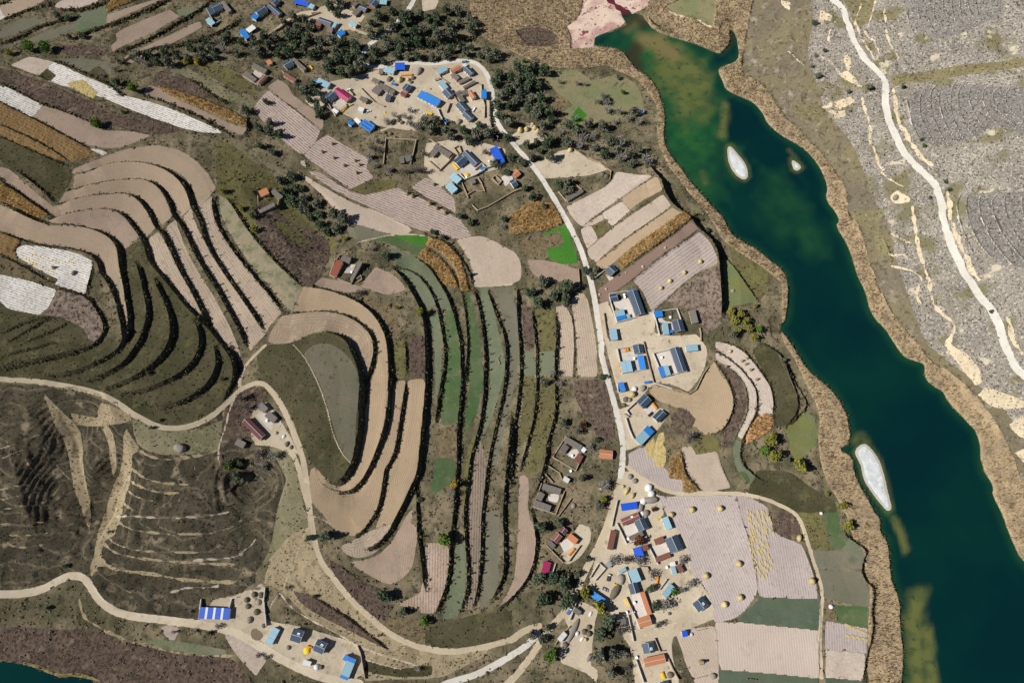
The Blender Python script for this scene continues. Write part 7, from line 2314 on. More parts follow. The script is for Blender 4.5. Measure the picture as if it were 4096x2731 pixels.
for row in WALLS_.strip().split('\n'):
 spec, label = row.split('|')
 fr, th, mk, nums = spec.split(' ', 3)
 w = place(px(fr, nums), 1.6)
 c0 = w.mean(0)
 o = empty('courtyard_wall', tuple(c0))
 tag(o, label, 'wall', 'courtyard walls')
 th = float(th)
 hgt = 2.1 if mk in 'wb' else 2.0
 body, cap = MB(), MB()
 for a, b in zip(w[:-1], w[1:]):
  L = float(np.linalg.norm(b[:2] - a[:2]))
  n = max(1, int(L / 5))
  for k in range(n):
   p, q = a + (b - a) * k / n - c0, a + (b - a) * (k + 1) / n - c0
   d = (q - p)[:2] / max(1e-6, np.linalg.norm((q - p)[:2]))
   nr = np.array([-d[1], d[0]]) * th / 2
   jag = random.uniform(-.35, .1) if mk == 'e' else 0
   z1 = (p[2] + q[2]) / 2 + hgt + jag
   z0 = min(p[2], q[2]) - 1.0
   e = d * th * .5
   cs = [p[:2] - nr - e, q[:2] - nr + e * .98, q[:2] + nr + e * .98, p[:2] + nr - e]
   fs = [(0, 3, 2, 1), (4, 5, 6, 7), (0, 1, 5, 4), (1, 2, 6, 5), (2, 3, 7, 6), (3, 0, 4, 7)]
   body.add([(x, y, z0) for x, y in cs] + [(x, y, z1) for x, y in cs], fs)
   if mk != 'e':
    cs = [p[:2] - nr * 1.35 - e, q[:2] - nr * 1.35 + e, q[:2] + nr * 1.35 + e, p[:2] + nr * 1.35 - e]
    zz = z1 + .004 * (k % 2)
    cap.add([(x, y, zz) for x, y in cs] + [(x, y, zz + .1) for x, y in cs], fs)
 link('wall', body.mesh('wall', {'w': WHITEW, 'b': BRICK, 'e': EARTHW}[mk]), o)
 if cap.v:
  link('coping', cap.mesh('coping', TRIM), o)
# ------------------------------------------------------------------ stacks, stooks, heaps
STRAW = plain('golden straw', (.50, .40, .19), .95, .3, 3)
HAYD = plain('weathered dark hay', (.135, .115, .085), .95, .3, 2)
HAYG = plain('grey hay', (.24, .215, .18), .95, .3, 2)
TARPW = plain('pale tarpaulin', (.62, .61, .60), .7, .18, 1, dirt=((.35, .33, .31), .6))
MAIZE = plain('yellow maize cobs', (.66, .43, .02), .8, .25, 6)
MAIZEO = plain('orange maize cobs', (.62, .24, .03), .8, .25, 6)
STOOK = plain('stook stalks', (.27, .21, .12), .95, .35, 4)
CLAYH = plain('heap of soil', (.40, .31, .24), .95, .2, 2)
def bristle(mb, prof_r, h, n, rg, out=.16, ln=.8):
 """stalks sticking out of a stack"""
 for _ in range(n):
  a = rg.uniform(0, 6.28)
  t = rg.random() ** .8
  r = prof_r * (1 - t * .75)
  p = Vector((r * math.cos(a), r * math.sin(a), h * t))
  q = p + Vector((math.cos(a) * out * rg.uniform(.5, 1.6), math.sin(a) * out * rg.uniform(.5, 1.6), ln * rg.uniform(-.5, .4)))
  s = Vector((-math.sin(a), math.cos(a), 0)) * .09
  mb.add([p - s, p + s, q + s * .4, q - s * .4], [(0, 1, 2, 3)])
def stack_mesh(kind, seed):
 rr = random.Random(seed)
 m = MB()
 if kind == 'hay':
  m.lathe([(1.0, -.3), (1.06, .3), (.98, .75), (.75, 1.15), (.42, 1.45), (.12, 1.66)], 14, .08, seed)
  bristle(m, 1.02, 1.4, 60, rr)
  mat = STRAW
 elif kind in ('dome', 'greydome', 'soil', 'tarp'):
  m.lathe([(1.0, -.3), (1.0, .15), (.9, .5), (.68, .82), (.38, 1.0), (.1, 1.06)], 14, .07, seed)
  if kind != 'tarp':
   bristle(m, .95, .9, 26 if kind != 'soil' else 0, rr, .12, .3)
  mat = {'dome': HAYD, 'greydome': HAYG, 'soil': CLAYH, 'tarp': TARPW}[kind]
 elif kind == 'stook':
  m.lathe([(1.0, -.2), (.8, .6), (.55, 1.2), (.32, 1.75), (.42, 2.1)], 9, .12, seed)
  bristle(m, .95, 1.9, 34, rr, .2, .7)
  mat = STOOK
 else:
  m.lathe([(1.0, -.1), (.95, .12), (.7, .34), (.35, .5), (.08, .55)], 14, .1, seed, 1, 1)
  mat = MAIZE if kind == 'maize' else MAIZEO
 return m.mesh(kind, mat)
STK = {k: [stack_mesh(k, 40 + s) for s in range(3)] for k in ('hay', 'dome', 'greydome', 'soil', 'tarp', 'stook', 'maize', 'orange')}
NAMES = {'hay': ('haystack', 'haystack'), 'dome': ('hay_mound', 'hay mound'), 'greydome': ('hay_mound', 'hay mound'), 'soil': ('soil_heap', 'heap'),
   'tarp': ('tarpaulin_stack', 'covered stack'), 'stook': ('stook', 'stook'), 'maize': ('maize_heap', 'maize heap'), 'orange': ('maize_heap', 'maize heap')}
# kind, radius, stretch, piece, centre | label | group
HEAPS = '''
hay 1.75 1 21 1730,832|golden haystack on the striped field, nearest the lake
hay 1.7 1 21 1583,931|golden haystack on the striped field, second from the lake
hay 1.75 1 21 1450,1010|golden haystack on the striped field, third from the lake
hay 1.7 1 21 1368,1074|golden haystack on the striped field, nearest the long slate house
soil 1.2 1 21 1408,704|pale heap on the brown strip, nearest the lake
soil 1.3 1 21 1203,877|pale heap in the middle of the brown strip
soil 0.8 1 21 1047,932|smallest pale heap on the brown strip
soil 1.0 1 21 865,1082|pale heap at the lower end of the brown strip
soil 1.0 1 21 805,1133|lowest pale heap on the brown strip beside the road
greydome 1.6 1 21 2030,1098|grey hay mound on the green terrace above the lake
hay 1.4 1 22 2003,88|uppermost small haystack on the curved pale strip
stook 1.3 1 22 2115,176|brown stook on the curved pale strip, left of a pair
stook 1.2 1 22 2150,205|brown stook on the curved pale strip, lower of a pair
stook 1.2 1 22 2160,150|brown stook at the outer edge of the curved pale strip
stook 1.3 1 22 2197,257|brown stook alone lower on the curved pale strip
stook 1.3 1 22 2250,344|lowest brown stook on the curved pale strip
stook 1.2 1 22 1968,226|brown stook on the dark bank inside the curved strip
hay 2.1 1 22 1655,1540|large golden haystack near the top of the big stubble field, left
hay 2.1 1 22 1915,1530|large golden haystack near the top of the big stubble field, right
hay 1.9 1 23 1465,20|golden haystack beside the pale blue shed at the stubble corner
hay 2.1 1 23 2087,472|golden haystack beside the dark field line in the big stubble
hay 2.1 1 23 1785,582|golden haystack at the left edge of the big stubble field
hay 2.0 1 23 2100,782|golden haystack low in the big stubble, right of a pair
hay 2.0 1 23 1955,846|golden haystack low in the big stubble, left of a pair
stook 2.0 1 23 1742,1375|dark brown stook on the ploughed plot below the cobalt box
greydome 2.0 1 23 1852,1503|grey brown stack at the foot of the ploughed plot
hay 2.2 1 33 408,630|golden haystack beside the lakeside path
hay 1.6 1.5 33 290,235|pale straw stack at the bend of the lakeside path
tarp 1.7 1 33 582,866|grey covered stack on the green lakeside plot
tarp 1.2 1 33 492,8|small white covered stack at the edge of the green plot
stook 1.6 1 10 702,1320|dark stook on the upper furrowed strip
stook 1.5 1 10 607,1395|dark stook on the furrow line, first from the left
stook 1.5 1 10 717,1450|dark stook on the furrow line, second from the left
stook 1.5 1 10 812,1520|dark stook on the furrow line, third from the left
stook 1.5 1 10 912,1475|dark stook at the right of the upper furrowed strip
stook 1.5 1 10 952,1513|dark stook at the corner of the upper furrowed strip
stook 1.9 1 11 1390,206|brown stook on the wide furrowed field, first of five
stook 1.9 1 11 1437,232|brown stook on the wide furrowed field, second of five
stook 1.9 1 11 1595,300|brown stook on the wide furrowed field, third of five
stook 1.9 1 11 1665,342|brown stook on the wide furrowed field, fourth of five
stook 1.8 1 11 1735,386|brown stook on the wide furrowed field, fifth of five
stook 1.5 1 11 1635,126|brown stook on the furrows below the teal sheds
stook 1.6 1 11 925,18|brown stook on the furrows above the olive triangle
stook 0.8 1 11 1160,672|small brown stook on the green terrace, left of a pair
stook 0.9 1 11 1198,688|small brown stook on the green terrace, right of a pair
tarp 2.6 1.2 J 440,110|grey white covered stack at the hay yard, uppermost
tarp 2.5 1.1 J 463,166|white covered stack at the hay yard, middle
tarp 2.2 1.4 J 392,232|pale end of the long covered stack in the hay yard
greydome 2.6 2.0 J 465,218|long grey hay stack at the edge of the stubble field
greydome 2.3 1.6 J 362,290|brown grey hay mound below the long hay stack
tarp 1.9 1.2 J 378,345|pale grey covered stack beside the long red house
greydome 2.1 1.3 J 415,338|round grey hay mound beside the dark red bush
hay 1.4 2.2 J 240,140|long straw heap standing in the hay yard
hay 1.3 1.8 J 293,182|straw heap lying near the cobalt roof
hay 1.1 1 J 207,100|small straw heap at the lane side of the hay yard
greydome 1.9 1 J 315,48|hay mound at the top corner of the hay yard
greydome 1.9 1 J 272,10|hay mound beside the lane junction above the hay yard
hay 2.4 1 H 388,608|pale round hay stack below the blue shed
tarp 2.0 1.2 H 410,555|white topped stack beside the pale round hay stack
greydome 2.1 1.3 H 497,545|grey stack in front of the blue truck
greydome 1.8 1 H 355,665|grey hay mound left of the brick gable house
dome 1.6 1 H 298,718|dark hay mound beside the road verge
dome 2.1 1 H 320,660|dark mound in the weeds below the hay stack
dome 1.9 1 M 533,437|dark round hay mound, left of a pair in the lower yard
dome 2.0 1 M 572,454|dark round hay mound, right of a pair in the lower yard
dome 1.7 1 M 572,396|dark hay mound near the tall tree row
dome 1.9 1 M 362,552|dark hay mound under the long grey stack
greydome 2.0 4.5 M 430,430|very long grey hay stack in the lower yard
tarp 1.3 1.3 M 468,452|bluish white covered stack beside the long grey stack
tarp 1.0 2.0 M 510,500|narrow white covered heap in the lower yard
hay 1.2 1 M 543,505|small yellow straw heap in the lower yard
greydome 1.3 2.4 M 578,665|long grey stack at the foot of the tree row
tarp 0.9 2.2 M 586,277|narrow white covered stack by the yellowing willow
tarp 2.0 1 N 672,745|grey covered stack beside the white shed
dome 1.5 1 N 715,745|dark heap right of the grey covered stack
greydome 1.5 1 N 405,562|small grey heap left of the yellow maize pile
dome 2.0 1 N 82,62|dark hay mound, top left of the stack yard
dome 2.0 1 N 147,66|dark hay mound, top right of the stack yard
dome 1.9 1 N 12,112|dark hay mound at the left edge of the stack yard
dome 1.9 1 N 22,172|second dark hay mound at the left edge of the stack yard
dome 2.1 1 N 105,226|dark hay mound in the middle of the stack yard
greydome 2.0 1.2 N 40,300|ragged brown heap of stalks in the stack yard
dome 1.5 1 N 172,355|dark hay mound at the corner of the mint tin barn
greydome 1.6 1.3 N 125,135|olive heap between the dark hay mounds
maize 2.5 1 N 580,588|round yellow maize pile between the twin cottages
dome 1.9 1 D 722,738|dark stack in the row above the ruins, first
dome 1.9 1 D 770,735|dark stack in the row above the ruins, second
dome 1.9 1 D 805,757|dark stack in the row above the ruins, third
dome 1.9 1 D 660,765|dark stack in the row above the ruins, leftmost
dome 1.8 1 D 706,770|dark stack in the row above the ruins, front
dome 1.8 1 D 622,865|dark stack beside the curved track, left
dome 1.8 1 D 685,876|dark stack beside the curved track, right
greydome 2.8 1.7 D 985,215|tall grey hay stack beside the bend road
dome 2.2 1.4 D 675,300|flat dark heap on the upper threshing yard
hay 2.2 1.4 D 788,310|straw heap on the upper threshing yard
greydome 1.1 1 D 713,326|small brown heap on the upper threshing yard
dome 1.9 1.2 D 925,290|dark heap at the top of the ploughed plot
dome 1.6 1 D 905,335|second dark heap at the top of the ploughed plot
hay 1.5 1 D 872,310|yellowish heap beside the dark heaps
maize 1.3 1 D 630,652|small yellow pile at the lower edge of the threshing yard
greydome 1.0 1 D 523,706|small round heap on the yard below the white car
greydome 2.4 1.3 E 580,790|grey brush heap below the lower slate house
greydome 0.9 1 E 243,405|small dark heap on the open yard
hay 2.2 1.3 20 75,1195|golden straw heap in the upper hay yard, first
hay 2.1 1.2 20 135,1185|golden straw heap in the upper hay yard, second
hay 2.0 1.2 20 210,1172|golden straw heap in the upper hay yard, third
hay 1.9 1.2 20 238,1205|golden straw heap in the upper hay yard, fourth
tarp 1.4 1.5 20 185,1140|dark covered heap at the wall of the upper hay yard
hay 1.9 1.4 20 535,1375|golden straw heap in the lower hay yard
dome 2.3 1 21 868,45|dark grey round stack in the curved yard
dome 2.2 1.2 21 830,28|red brown heap beside the dark grey stack
greydome 2.4 1.6 K 795,618|yellowish hay stack among the pens of the lower village
dome 2.4 2.6 K 745,725|long brown straw heap beside the pens
tarp 1.6 1.2 K 770,690|white covered stack beside the brown straw heap
dome 2.0 1 L 515,835|dark heap beside the yellow maize crib
dome 1.1 1 L 508,388|small dark heap on the bare plot
tarp 1.3 1 L 668,540|white covered heap right of the cobalt box roof
tarp 1.2 1.4 O 820,550|white covered heap in the junk row of the hillside farm
dome 1.5 1.4 O 860,640|dark heap in the junk row of the hillside farm
dome 1.3 1.2 O 910,680|second dark heap in the junk row of the hillside farm
greydome 1.2 1 O 732,510|small olive heap on the drive of the hillside farm
tarp 1.6 1.2 O 285,860|pale heap below the hillside farm
dome 1.4 1 P 245,102|dark mound above the lone terrace farm
maize 2.6 1 F 680,452|round yellow maize pile drying on the white yard
tarp 1.3 1 F 905,315|pale pinkish heap beside the cobalt roof
orange 1.5 1.2 G 218,502|orange red maize heap beside the two-tone roof
tarp 1.0 1 I 680,611|white round lid in the grass by the road
greydome 1.7 1.3 I 435,765|grey heap right of the lower walled farm
stook 1.5 1 01 490,888|stook of stalks on the white striped field
dome 1.7 1.3 01 672,935|dark covered heap on the white striped field
greydome 2.0 1.4 31 1180,240|grass topped knob under the cream cliff
'''
for row in HEAPS.strip().split('\n'):
 spec, label = row.split('|')
 k, r, sx, fr, c = spec.split(' ', 4)
 r, sx = float(r), float(sx)
 p = place(px(fr, c), r * .6)[0]
 o = link(NAMES[k][0], random.choice(STK[k]))
 o.location = p
 o.rotation_euler = (0, 0, random.uniform(0, 6.28) if sx == 1 else random.uniform(-.3, .3) + (1.0 if fr == 'M' else 0 if fr in 'J' and sx == 2 else 1.2))
 o.scale = (r * sx, r, r * (.85 if sx > 3 else 1))
 t = random.uniform(.85, 1.15)
 o.color = (t, t, t, 1)
 tag(o, label, NAMES[k][1], 'stacks and heaps')
# small stooks on the narrow terraces and the rows of sheaves
small = [('12', '2233,135 2228,165 2235,205 2230,180 2222,150 2240,195', 'small stook in the short row on the narrow terrace beside the olive bank'),
   ('12', '2200,570 2190,600 2185,630', 'small stook in the row of three on the narrow terrace'),
   ('12', '2290,675 2275,690', 'small stook of the dark pair on the brown terrace'),
   ('12', '2225,1105 2245,1108', 'yellowish stook of the pair on the grey terrace'),
   ('12', '2205,1480 2220,1530 2195,1535 2170,1542 2225,1490', 'small dark stook in the loose group low on the grey terrace'),
   ('13', '2190,28 2207,33', 'small dark stook of the pair at the end of the grey terrace'),
   ('13', '1855,410 1862,435 1868,548 1850,594 1862,596 1825,655 1818,520 1848,822 1858,832', 'dark clump of stalks on the pale green lower terrace'),
   ('23', '2165,1530 2195,1530 2217,1534 2242,1536', 'dark stook in the row of four at the bottom edge')]
for fr, nums, label in small:
 for p in place(px(fr, nums), .5):
  o = link('small_stook', random.choice(STK['stook' if 'dark' not in label else 'stook']))
  o.location = p
  o.scale = (.75, .75, .62)
  o.rotation_euler = (0, 0, random.uniform(0, 6))
  t = .5 if 'dark' in label else 1.0
  o.color = (t, t, t, 1)
  tag(o, label, 'stook', label)
sheaf = MB()
for k in range(5):
 a = (k - 2) * .12
 sheaf.tube((-1.6, a * 2.2, .18 + .06 * (k % 2)), (0.2, a, .34), .14, .17, 5)
 sheaf.tube((.2, a, .34), (1.5, a * 3, .16), .17, .12, 5)
SHEAF = sheaf.mesh('sheaf', STRAW)
for fr, nums in (('Q', '90,10 130,30 215,15 265,20 285,25 160,60 100,90 122,95 235,80 275,70 290,120 330,85 355,95 110,150 135,160 185,140 200,128 230,170 255,165 375,150 325,190 165,205 122,245 152,240 205,230 275,238 292,230 310,222 360,225 232,278 188,285 168,300 322,275 402,275 140,300 125,330 155,335 205,350 305,320 112,385 140,380 160,360 245,362 278,395 332,415 312,425 222,430 128,460 152,455 175,515 148,540 218,495 258,495 277,470 298,475 240,530 292,555 342,545 190,595 172,630 258,600 237,620 308,620 376,605 337,650 268,670 372,675 212,690 300,700 182,720 328,715 240,740 318,775 234,785 278,790'),):
 for p in place(px(fr, nums), .3):
  o = link('straw_sheaf', SHEAF)
  o.location = p
  o.rotation_euler = (0, 0, math.pi / 2 + .25 + random.uniform(-.15, .15))
  s_ = random.uniform(.85, 1.1)
  o.scale = (s_, s_ * 1.15, s_ * 1.1)
  tag(o, 'loose yellow straw sheaf lying in rows on the right part of the stubble field', 'sheaf', 'straw sheaves in rows')
for p in place(px('33', '740,1040 790,1065 840,1085 885,1105 740,1135 790,1145 840,1155 890,1165'), .3):
 o = link('straw_sheaf', SHEAF)
 o.location = p
 o.rotation_euler = (0, 0, -.35 + random.uniform(-.1, .1))
 o.scale = (1.5, 1.3, 1.2)
 tag(o, 'long straw sheaf lying across the small grey lakeside plot', 'sheaf', 'sheaves on the lakeside plot')
for p in place(px('01', '325,770 325,855 475,822 437,797 300,845 262,820 365,785 630,830 670,848 440,912 440,990 295,770 240,805 388,885 485,930 535,845'), .2):
 o = link('maize_heap', random.choice(STK['maize']))
 o.location = p
 s_ = random.uniform(.6, .9)
 o.scale = (s_, s_, s_)
 tag(o, 'small yellow maize heap dotted over the white striped field', 'maize heap', 'maize heaps on the striped field')
# maize cribs: long yellow stores of cobs between posts: piece, two ends | width | label
CRIBS = '''
F y 535,340 588,400 1.9|yellow maize crib along the brick gable wing
C y 890,165 920,200 1.3|yellow maize crib on the bank above the teal barn
C y 1225,650 1275,600 1.6|long yellow maize crib under the magenta house
C y 1305,585 1335,570 1.2|short yellow maize crib beside the magenta house
E y 175,668 265,705 1.5|yellow maize crib on the yard below the blue hall
H o 312,135 325,170 1.6|orange maize crib beside the slate house, left of pair
H o 335,133 345,165 1.6|orange maize crib beside the slate house, right of pair
H o 248,283 258,325 1.2|orange maize crib along the pale blue roof, upper
H o 263,350 270,380 1.2|orange maize crib along the pale blue roof, lower
H o 595,700 640,760 1.7|orange maize crib beside the black car yard
K o 325,400 375,345 1.5|orange maize crib in the hilltop farmyard
K y 828,785 865,860 1.5|yellow maize crib left of the pale courtyard
K y 730,660 758,672 1.3|small yellow maize crib beside the pens
L o 425,112 415,175 1.3|orange maize crib near the open pens
L y 450,815 470,865 2.2|yellow maize crib at the bottom edge
L o 340,345 350,385 .8|thin yellow strip of maize under the long orange roof
J y 512,392 550,378 1.2|yellow maize crib at the end of the pale blue shed
D o 800,265 915,258 1.6|orange maize crib on the threshing yard
D y 175,645 228,600 1.6|yellow maize crib above the crossing fence
N o 590,545 630,562 1.0|orange crib beside the yellow maize pile
'''
for row in CRIBS.strip().split('\n'):
 spec, label = row.split('|')
 fr, ck, a, b, wd = spec.split()
 w = place(px(fr, a + ' ' + b), .8)
 mid = w.mean(0)
 d = w[1] - w[0]
 L = max(2.0, float(np.hypot(d[0], d[1])))
 wd = float(wd)
 o = empty('maize_crib', tuple(mid), math.atan2(d[1], d[0]))
 tag(o, label, 'maize crib', 'maize cribs')
 m = MB()
 n = max(3, int(L / .9))
 rr = random.Random(hash(label) % 1000)
 for k in range(n):
  x0, x1 = -L / 2 + k * L / n, -L / 2 + (k + 1) * L / n
  hh = 1.25 + rr.uniform(-.12, .12)
  m.prism([(-wd / 2, -.3), (wd / 2, -.3), (wd / 2 * .95, hh * .8), (wd * .2, hh), (-wd * .2, hh), (-wd / 2 * .95, hh * .8)], x0, x1)
 link('cobs', m.mesh('cobs', MAIZE if ck == 'y' else MAIZEO), o)
 pm = MB().box(-.06, .06, -.06, .06, -.5, 1.5).mesh('post', POSTM)
 for sx_ in (-1, 1):
  for sy_ in (-1, 1):
   p = link('post', pm, o)
   p.location = (sx_ * (L / 2 - .1), sy_ * (wd / 2 + .07), 0)
# ------------------------------------------------------------------ vehicles
TYRE = plain('tyre rubber', (.02, .02, .02), .9, .1)
RIM = plain('wheel rim', (.45, .45, .46), .4, .1, metal=.6)
GLASSV = plain('vehicle glass', (.02, .03, .04), .08, .1, spec=.7)
LAMP = plain('headlight glass', (.75, .75, .70), .2, .05, spec=.6)
PAINT = {c: plain(c + ' vehicle paint', v, .3, .04, spec=.5) for c, v in
   {'white': (.72, .73, .74), 'black': (.025, .028, .032), 'blue': (.03, .16, .50), 'red': (.48, .05, .04), 'grey': (.28, .30, .32), 'teal': (.03, .22, .26), 'dark': (.06, .06, .06)}.items()}
wheel_me = MB().tube((0, -.11, 0), (0, .11, 0), .33, .33, 12).mesh('wheel', TYRE)
rim_me = MB().tube((0, -.125, 0), (0, .125, 0), .19, .19, 8).mesh('rim', RIM)
lamp_me = MB().box(-.04, .04, -.16, .16, -.09, .09).mesh('headlight', LAMP)
VEH = '''
car white D 455,645 25|white car parked on the threshing yard of the northern hamlet
van white D 258,420 20|white van behind the magenta house
truck blue D 728,360 -20|small blue three wheeled truck on the threshing yard
truck white E 760,650 60|white pickup parked below the earth courtyard
truck teal E 655,82 10|teal truck on the bend of the pale road
truck grey E 332,292 25|grey pickup beside the mint roof
truck blue E 432,795 -60|blue cart parked by the wall below the blue hall
car white E 795,852 30|white car under the trees by the shaded road
car white E 172,708 10|white car beside the yellow maize crib
car black H 574,815 40|black car parked between the two slate houses
truck blue H 545,487 8|blue loaded truck by the wall corner
car grey K 650,708 -25|grey car among the pens of the lower village
truck dark K 682,600 75|truck with dark bed and white cab among the pens
truck red M 395,250 55|red and blue truck with white cab on the lane
truck red L 237,362 -70|red truck with white cab at the courtyard gate
truck blue C 945,330 20|small blue trailer in front of the teal tin barn
'''
for row in VEH.strip().split('\n'):
 spec, label = row.split('|')
 kind, col, fr, c, ang = spec.split()
 p = place(px(fr, c), .8)[0]
 nm = {'car': 'parked_car', 'van': 'van', 'truck': 'small_truck'}[kind]
 o = empty(nm, tuple(p), RAD(float(ang)))
 tag(o, label, {'car': 'car', 'van': 'van', 'truck': 'truck'}[kind], 'village vehicles')
 hw = .85
 if kind == 'car':
  prof = [(-2.15, .35), (2.15, .35), (2.2, .75), (1.25, .92), (-1.75, .98), (-2.2, .85)]
  top = [(-1.75, .98), (1.25, .92), (.55, 1.42), (-1.1, 1.45)]
 elif kind == 'van':
  prof = [(-2.2, .35), (2.15, .35), (2.2, .9), (1.7, 1.1), (-2.2, 1.1)]
  top = [(-2.2, 1.1), (1.7, 1.1), (1.2, 1.85), (-2.15, 1.9)]
 else:
  prof = [(-2.5, .5), (2.2, .5), (2.2, .7), (-2.5, .7)]
  top = None
 def sweep(pr, w, mat, name, parent):
  n = len(pr)
  vs = [(x, -w, z) for x, z in pr] + [(x, w, z) for x, z in pr]
  fs = [tuple(range(n)), tuple(range(n, 2 * n))[::-1]] + [((i + 1) % n, i, n + i, n + (i + 1) % n) for i in range(n)]
  return link(name, MB().add(vs, fs).mesh(name, mat), parent)
 body = sweep(prof, hw, PAINT[col] if kind != 'truck' else PAINT['dark'], 'body' if kind != 'truck' else 'chassis', o)
 if top:
  cb = sweep(top, hw * .88, GLASSV, 'windows', body)
  z = max(b for a, b in top)
  x0, x1 = top[3][0], top[2][0]
  link('roof_panel', MB().box(x0 + .02, x1 - .02, -hw * .8, hw * .8, z - .02, z + .05).mesh('roof_panel', PAINT[col]), body)
 else:
  cabc = 'white' if 'white cab' in label else col
  cb = sweep([(1.0, .705), (2.3, .705), (2.25, 1.3), (1.85, 1.95), (1.0, 1.95)], hw, PAINT[cabc], 'cab', o)
  link('windscreen', MB().add([(2.275, -hw * .8, 1.32), (2.275, hw * .8, 1.32), (1.9, hw * .75, 1.9), (1.9, -hw * .75, 1.9)], [(0, 1, 2, 3)]).mesh('windscreen', GLASSV), cb)
  bedb = MB().box(-2.5, .9, -hw - .05, hw + .05, .705, .8).box(-2.5, -2.42, -hw - .05, hw + .05, .8, 1.25).box(.82, .9, -hw - .05, hw + .05, .8, 1.25)
  bedb.box(-2.42, .82, -hw - .05, -hw + .03, .8, 1.25).box(-2.42, .82, hw - .03, hw + .05, .8, 1.25)
  bed_o = link('cargo_bed', bedb.mesh('cargo_bed', PAINT[col]), o)
  if 'blue' in label:
   link('load', MB().box(-2.3, .7, -hw + .06, hw - .06, .81, 1.4).mesh('load', ROOF['blue']), bed_o)
 for sx_ in (-1.35, 1.4):
  for sy_ in (-1, 1):
   w = link('wheel', wheel_me, o)
   w.location = (sx_, sy_ * (hw - .02), .33)
   link('rim', rim_me, w)
 for sy_ in (-1, 1):
  l = link('headlight', lamp_me, o)
  l.location = (2.2 if kind != 'truck' else 2.3, sy_ * hw * .72, .72 if kind != 'truck' else 1.0)
# ------------------------------------------------------------------ solar cookers, poles, mound, pens
dish = MB()
rings = [(.05, 0), (.45, .08), (.85, .3), (1.05, .5)]
n = 14
for k, (r, z) in enumerate(rings):
 for i in range(n):
  t = 6.2832 * i / n
  dish.v.append((r * math.cos(t), r * math.sin(t), z))
for k in range(len(rings) - 1):
 for i in range(n):
  j = (i + 1) % n
  dish.f.append((k * n + i, k * n + j, (k + 1) * n + j, (k + 1) * n + i))
dish_me = dish.mesh('dish', METALW)
stand_me = MB().tube((0, 0, -.2), (0, 0, .9), .08, .06).box(-.4, .4, -.05, .05, 0, .08).mesh('stand', POSTM)
for fr, c, label in (('H', '405,240', 'white solar cooker dish in the yard between the pale and bright blue roofs'), ('H', '687,227', 'white solar cooker dish in the yard of the biggest slate house'),
      ('G', '775,590', 'white solar cooker dish in the grassy garden of the second compound'), ('G', '300,357', 'white solar cooker dish by the top wall of the white yard'),
      ('G', '305,382', 'second white dish close to the top wall of the white yard'), ('O', '617,362', 'white solar cooker dish in the hillside farm yard'),
      ('P', '437,320', 'white solar cooker dish in the lone terrace farm'), ('L', '250,305', 'white solar cooker dish in the pale courtyard'),
      ('J', '253,566', 'white solar cooker dish by the white lane wall'), ('L', '195,378', 'white solar cooker dish outside the pale courtyard'),
      ('L', '265,705', 'blue white dish at the wall of the lowest houses'), ('J', '597,820', 'white dish beside the grey and brown sheds'),
      ('D', '233,488', 'white dish on the ridge end of the magenta house yard'), ('I', '408,452', 'white dish on the grass below the upper walled farm'),
      ('I', '420,315', 'blue white dish in the yard of the upper walled farm'), ('F', '672,480', 'white dish beside the round yellow maize pile'),
      ('D', '925,630', 'white dish on a mast below the ploughed plot')):
 p = place(px(fr, c), 1.2)[0]
 o = empty('solar_cooker', tuple(p))
 tag(o, label, 'solar cooker', 'solar cooker dishes')
 d = link('dish', dish_me, o)
 d.location = (0, 0, 1.0)
 d.rotation_euler = (random.uniform(.2, .5), random.uniform(-.6, -.2), 0)
 link('stand', stand_me, o)
POLEM = plain('concrete pole', (.52, .50, .47), .8, .1)
pole_me = MB().tube((0, 0, -1), (0, 0, 7.6), .15, .10, 8).mesh('pole', POLEM)
arm_me = MB().box(-.9, .9, -.06, .06, 6.9, 7.05).mesh('crossarm', POLEM)
ins_me = MB().tube((0, 0, 0), (0, 0, .22), .06, .05, 6).mesh('insulator', plain('porcelain', (.7, .7, .68), .3, .02))
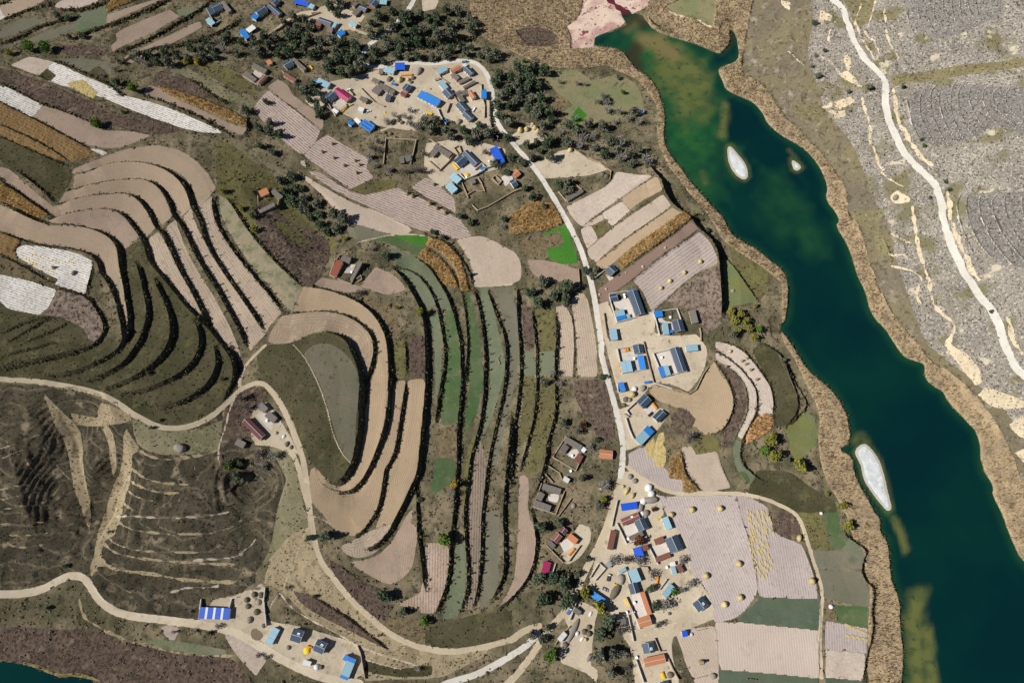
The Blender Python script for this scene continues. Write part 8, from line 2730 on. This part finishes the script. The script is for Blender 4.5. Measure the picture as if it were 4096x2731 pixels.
for fr, c, label in (('23', '1692,1522', 'pale utility pole on the ploughed plot near the bottom edge'), ('22', '405,782', 'utility pole on the terrace bank left of the rust tree'),
      ('11', '1977,602', 'utility pole at the edge of the pale grassy field'), ('11', '2185,1075', 'utility pole by the path above the long terraces'),
      ('11', '120,465', 'leaning pale pole in the gully below the small farm'), ('11', '825,1152', 'pole on the bank above the ochre ploughed field'),
      ('11', '1120,892', 'pale pole beside the lone farm field'), ('02', '1700,1245', 'pole on the contour slope, upper left'),
      ('02', '1830,1180', 'pole on the contour slope, upper right'), ('02', '1690,1468', 'pole on the contour slope, lower'),
      ('20', '490,705', 'utility pole on the grass by the reeds, right'), ('20', '432,660', 'utility pole on the grass by the reeds, left'),
      ('10', '1245,615', 'pole beside the pale bend road'), ('22', '212,340', 'pole below the striped green plots'),
      ('21', '40,1535', 'pole on the dark terrace edge left of the striped plots'), ('11', '2312,395', 'pole in the brown weedy plot above the maize'),
      ('10', '2220,1300', 'pale pole beside the cobalt roof by the road bend'), ('22', '720,1155', 'pole beside the dark vehicle corner of the upper walled farm'),
      ('22', '630,1190', 'pole above the dull green round tree'), ('23', '1525,1450', 'tall pole at the corner of the lowest farm bank'),
      ('23', '1690,1090', 'short pole beside the white barrow on the bare plot'), ('E', '60,715', 'lattice mast below the open yard')):
 p = place(px(fr, c), 0)[0]
 o = empty('utility_pole', tuple(p), random.uniform(0, 3))
 tag(o, label, 'pole', 'utility poles')
 link('pole', pole_me, o)
 a = link('crossarm', arm_me, o)
 for x in (-.8, 0, .8):
  q = link('insulator', ins_me, a)
  q.location = (x, 0, 7.05)
p = place(px('02', '1650,975'), 1)[0]
o = link('earth_mound', MB().lathe([(1, -.6), (1.0, .2), (.92, .8), (.72, 1.25), (.4, 1.5), (.1, 1.56)], 20, .05, 5).mesh('earth_mound', HAYG))
o.location = p
o.scale = (4.4, 3.2, 2.2)
o.rotation_euler = (0, 0, -.3)
tag(o, 'large round mound with one pale face on the grassy knoll', 'mound')
p = place(px('N', '117,425'), 0)[0]
o = link('threshing_patch', MB().lathe([(4.4, -.3), (4.3, .10), (3.9, .16), (.2, .2)], 26, .03, 6).mesh('threshing_patch', plain('brown chaff', (.165, .125, .085), .95, .3, 2)))
o.location = p
tag(o, 'round flat brown patch of chaff beside the lower road', 'chaff patch')
p = place(px('D', '300,462'), 0)[0]
# low ridge beds on the grassy lake plot, dark soil rows
for fr, a, b in (('20', '915,812', '965,755'), ('20', '935,800', '970,758'), ('20', '985,805', '1025,762')):
 w = place(px(fr, a + ' ' + b), 0)
 mid = w.mean(0)
 d = w[1] - w[0]
 L = float(np.hypot(d[0], d[1]))
 o = link('garden_bed', MB().prism([(-.7, -.2), (.7, -.2), (.45, .3), (-.45, .3)], -L / 2, L / 2).mesh('garden_bed', HAYD))
 o.location = mid
 o.rotation_euler = (0, 0, math.atan2(d[1], d[0]))
 tag(o, 'long dark soil bed on the green plot by the reeds', 'garden bed', 'soil beds by the reeds')
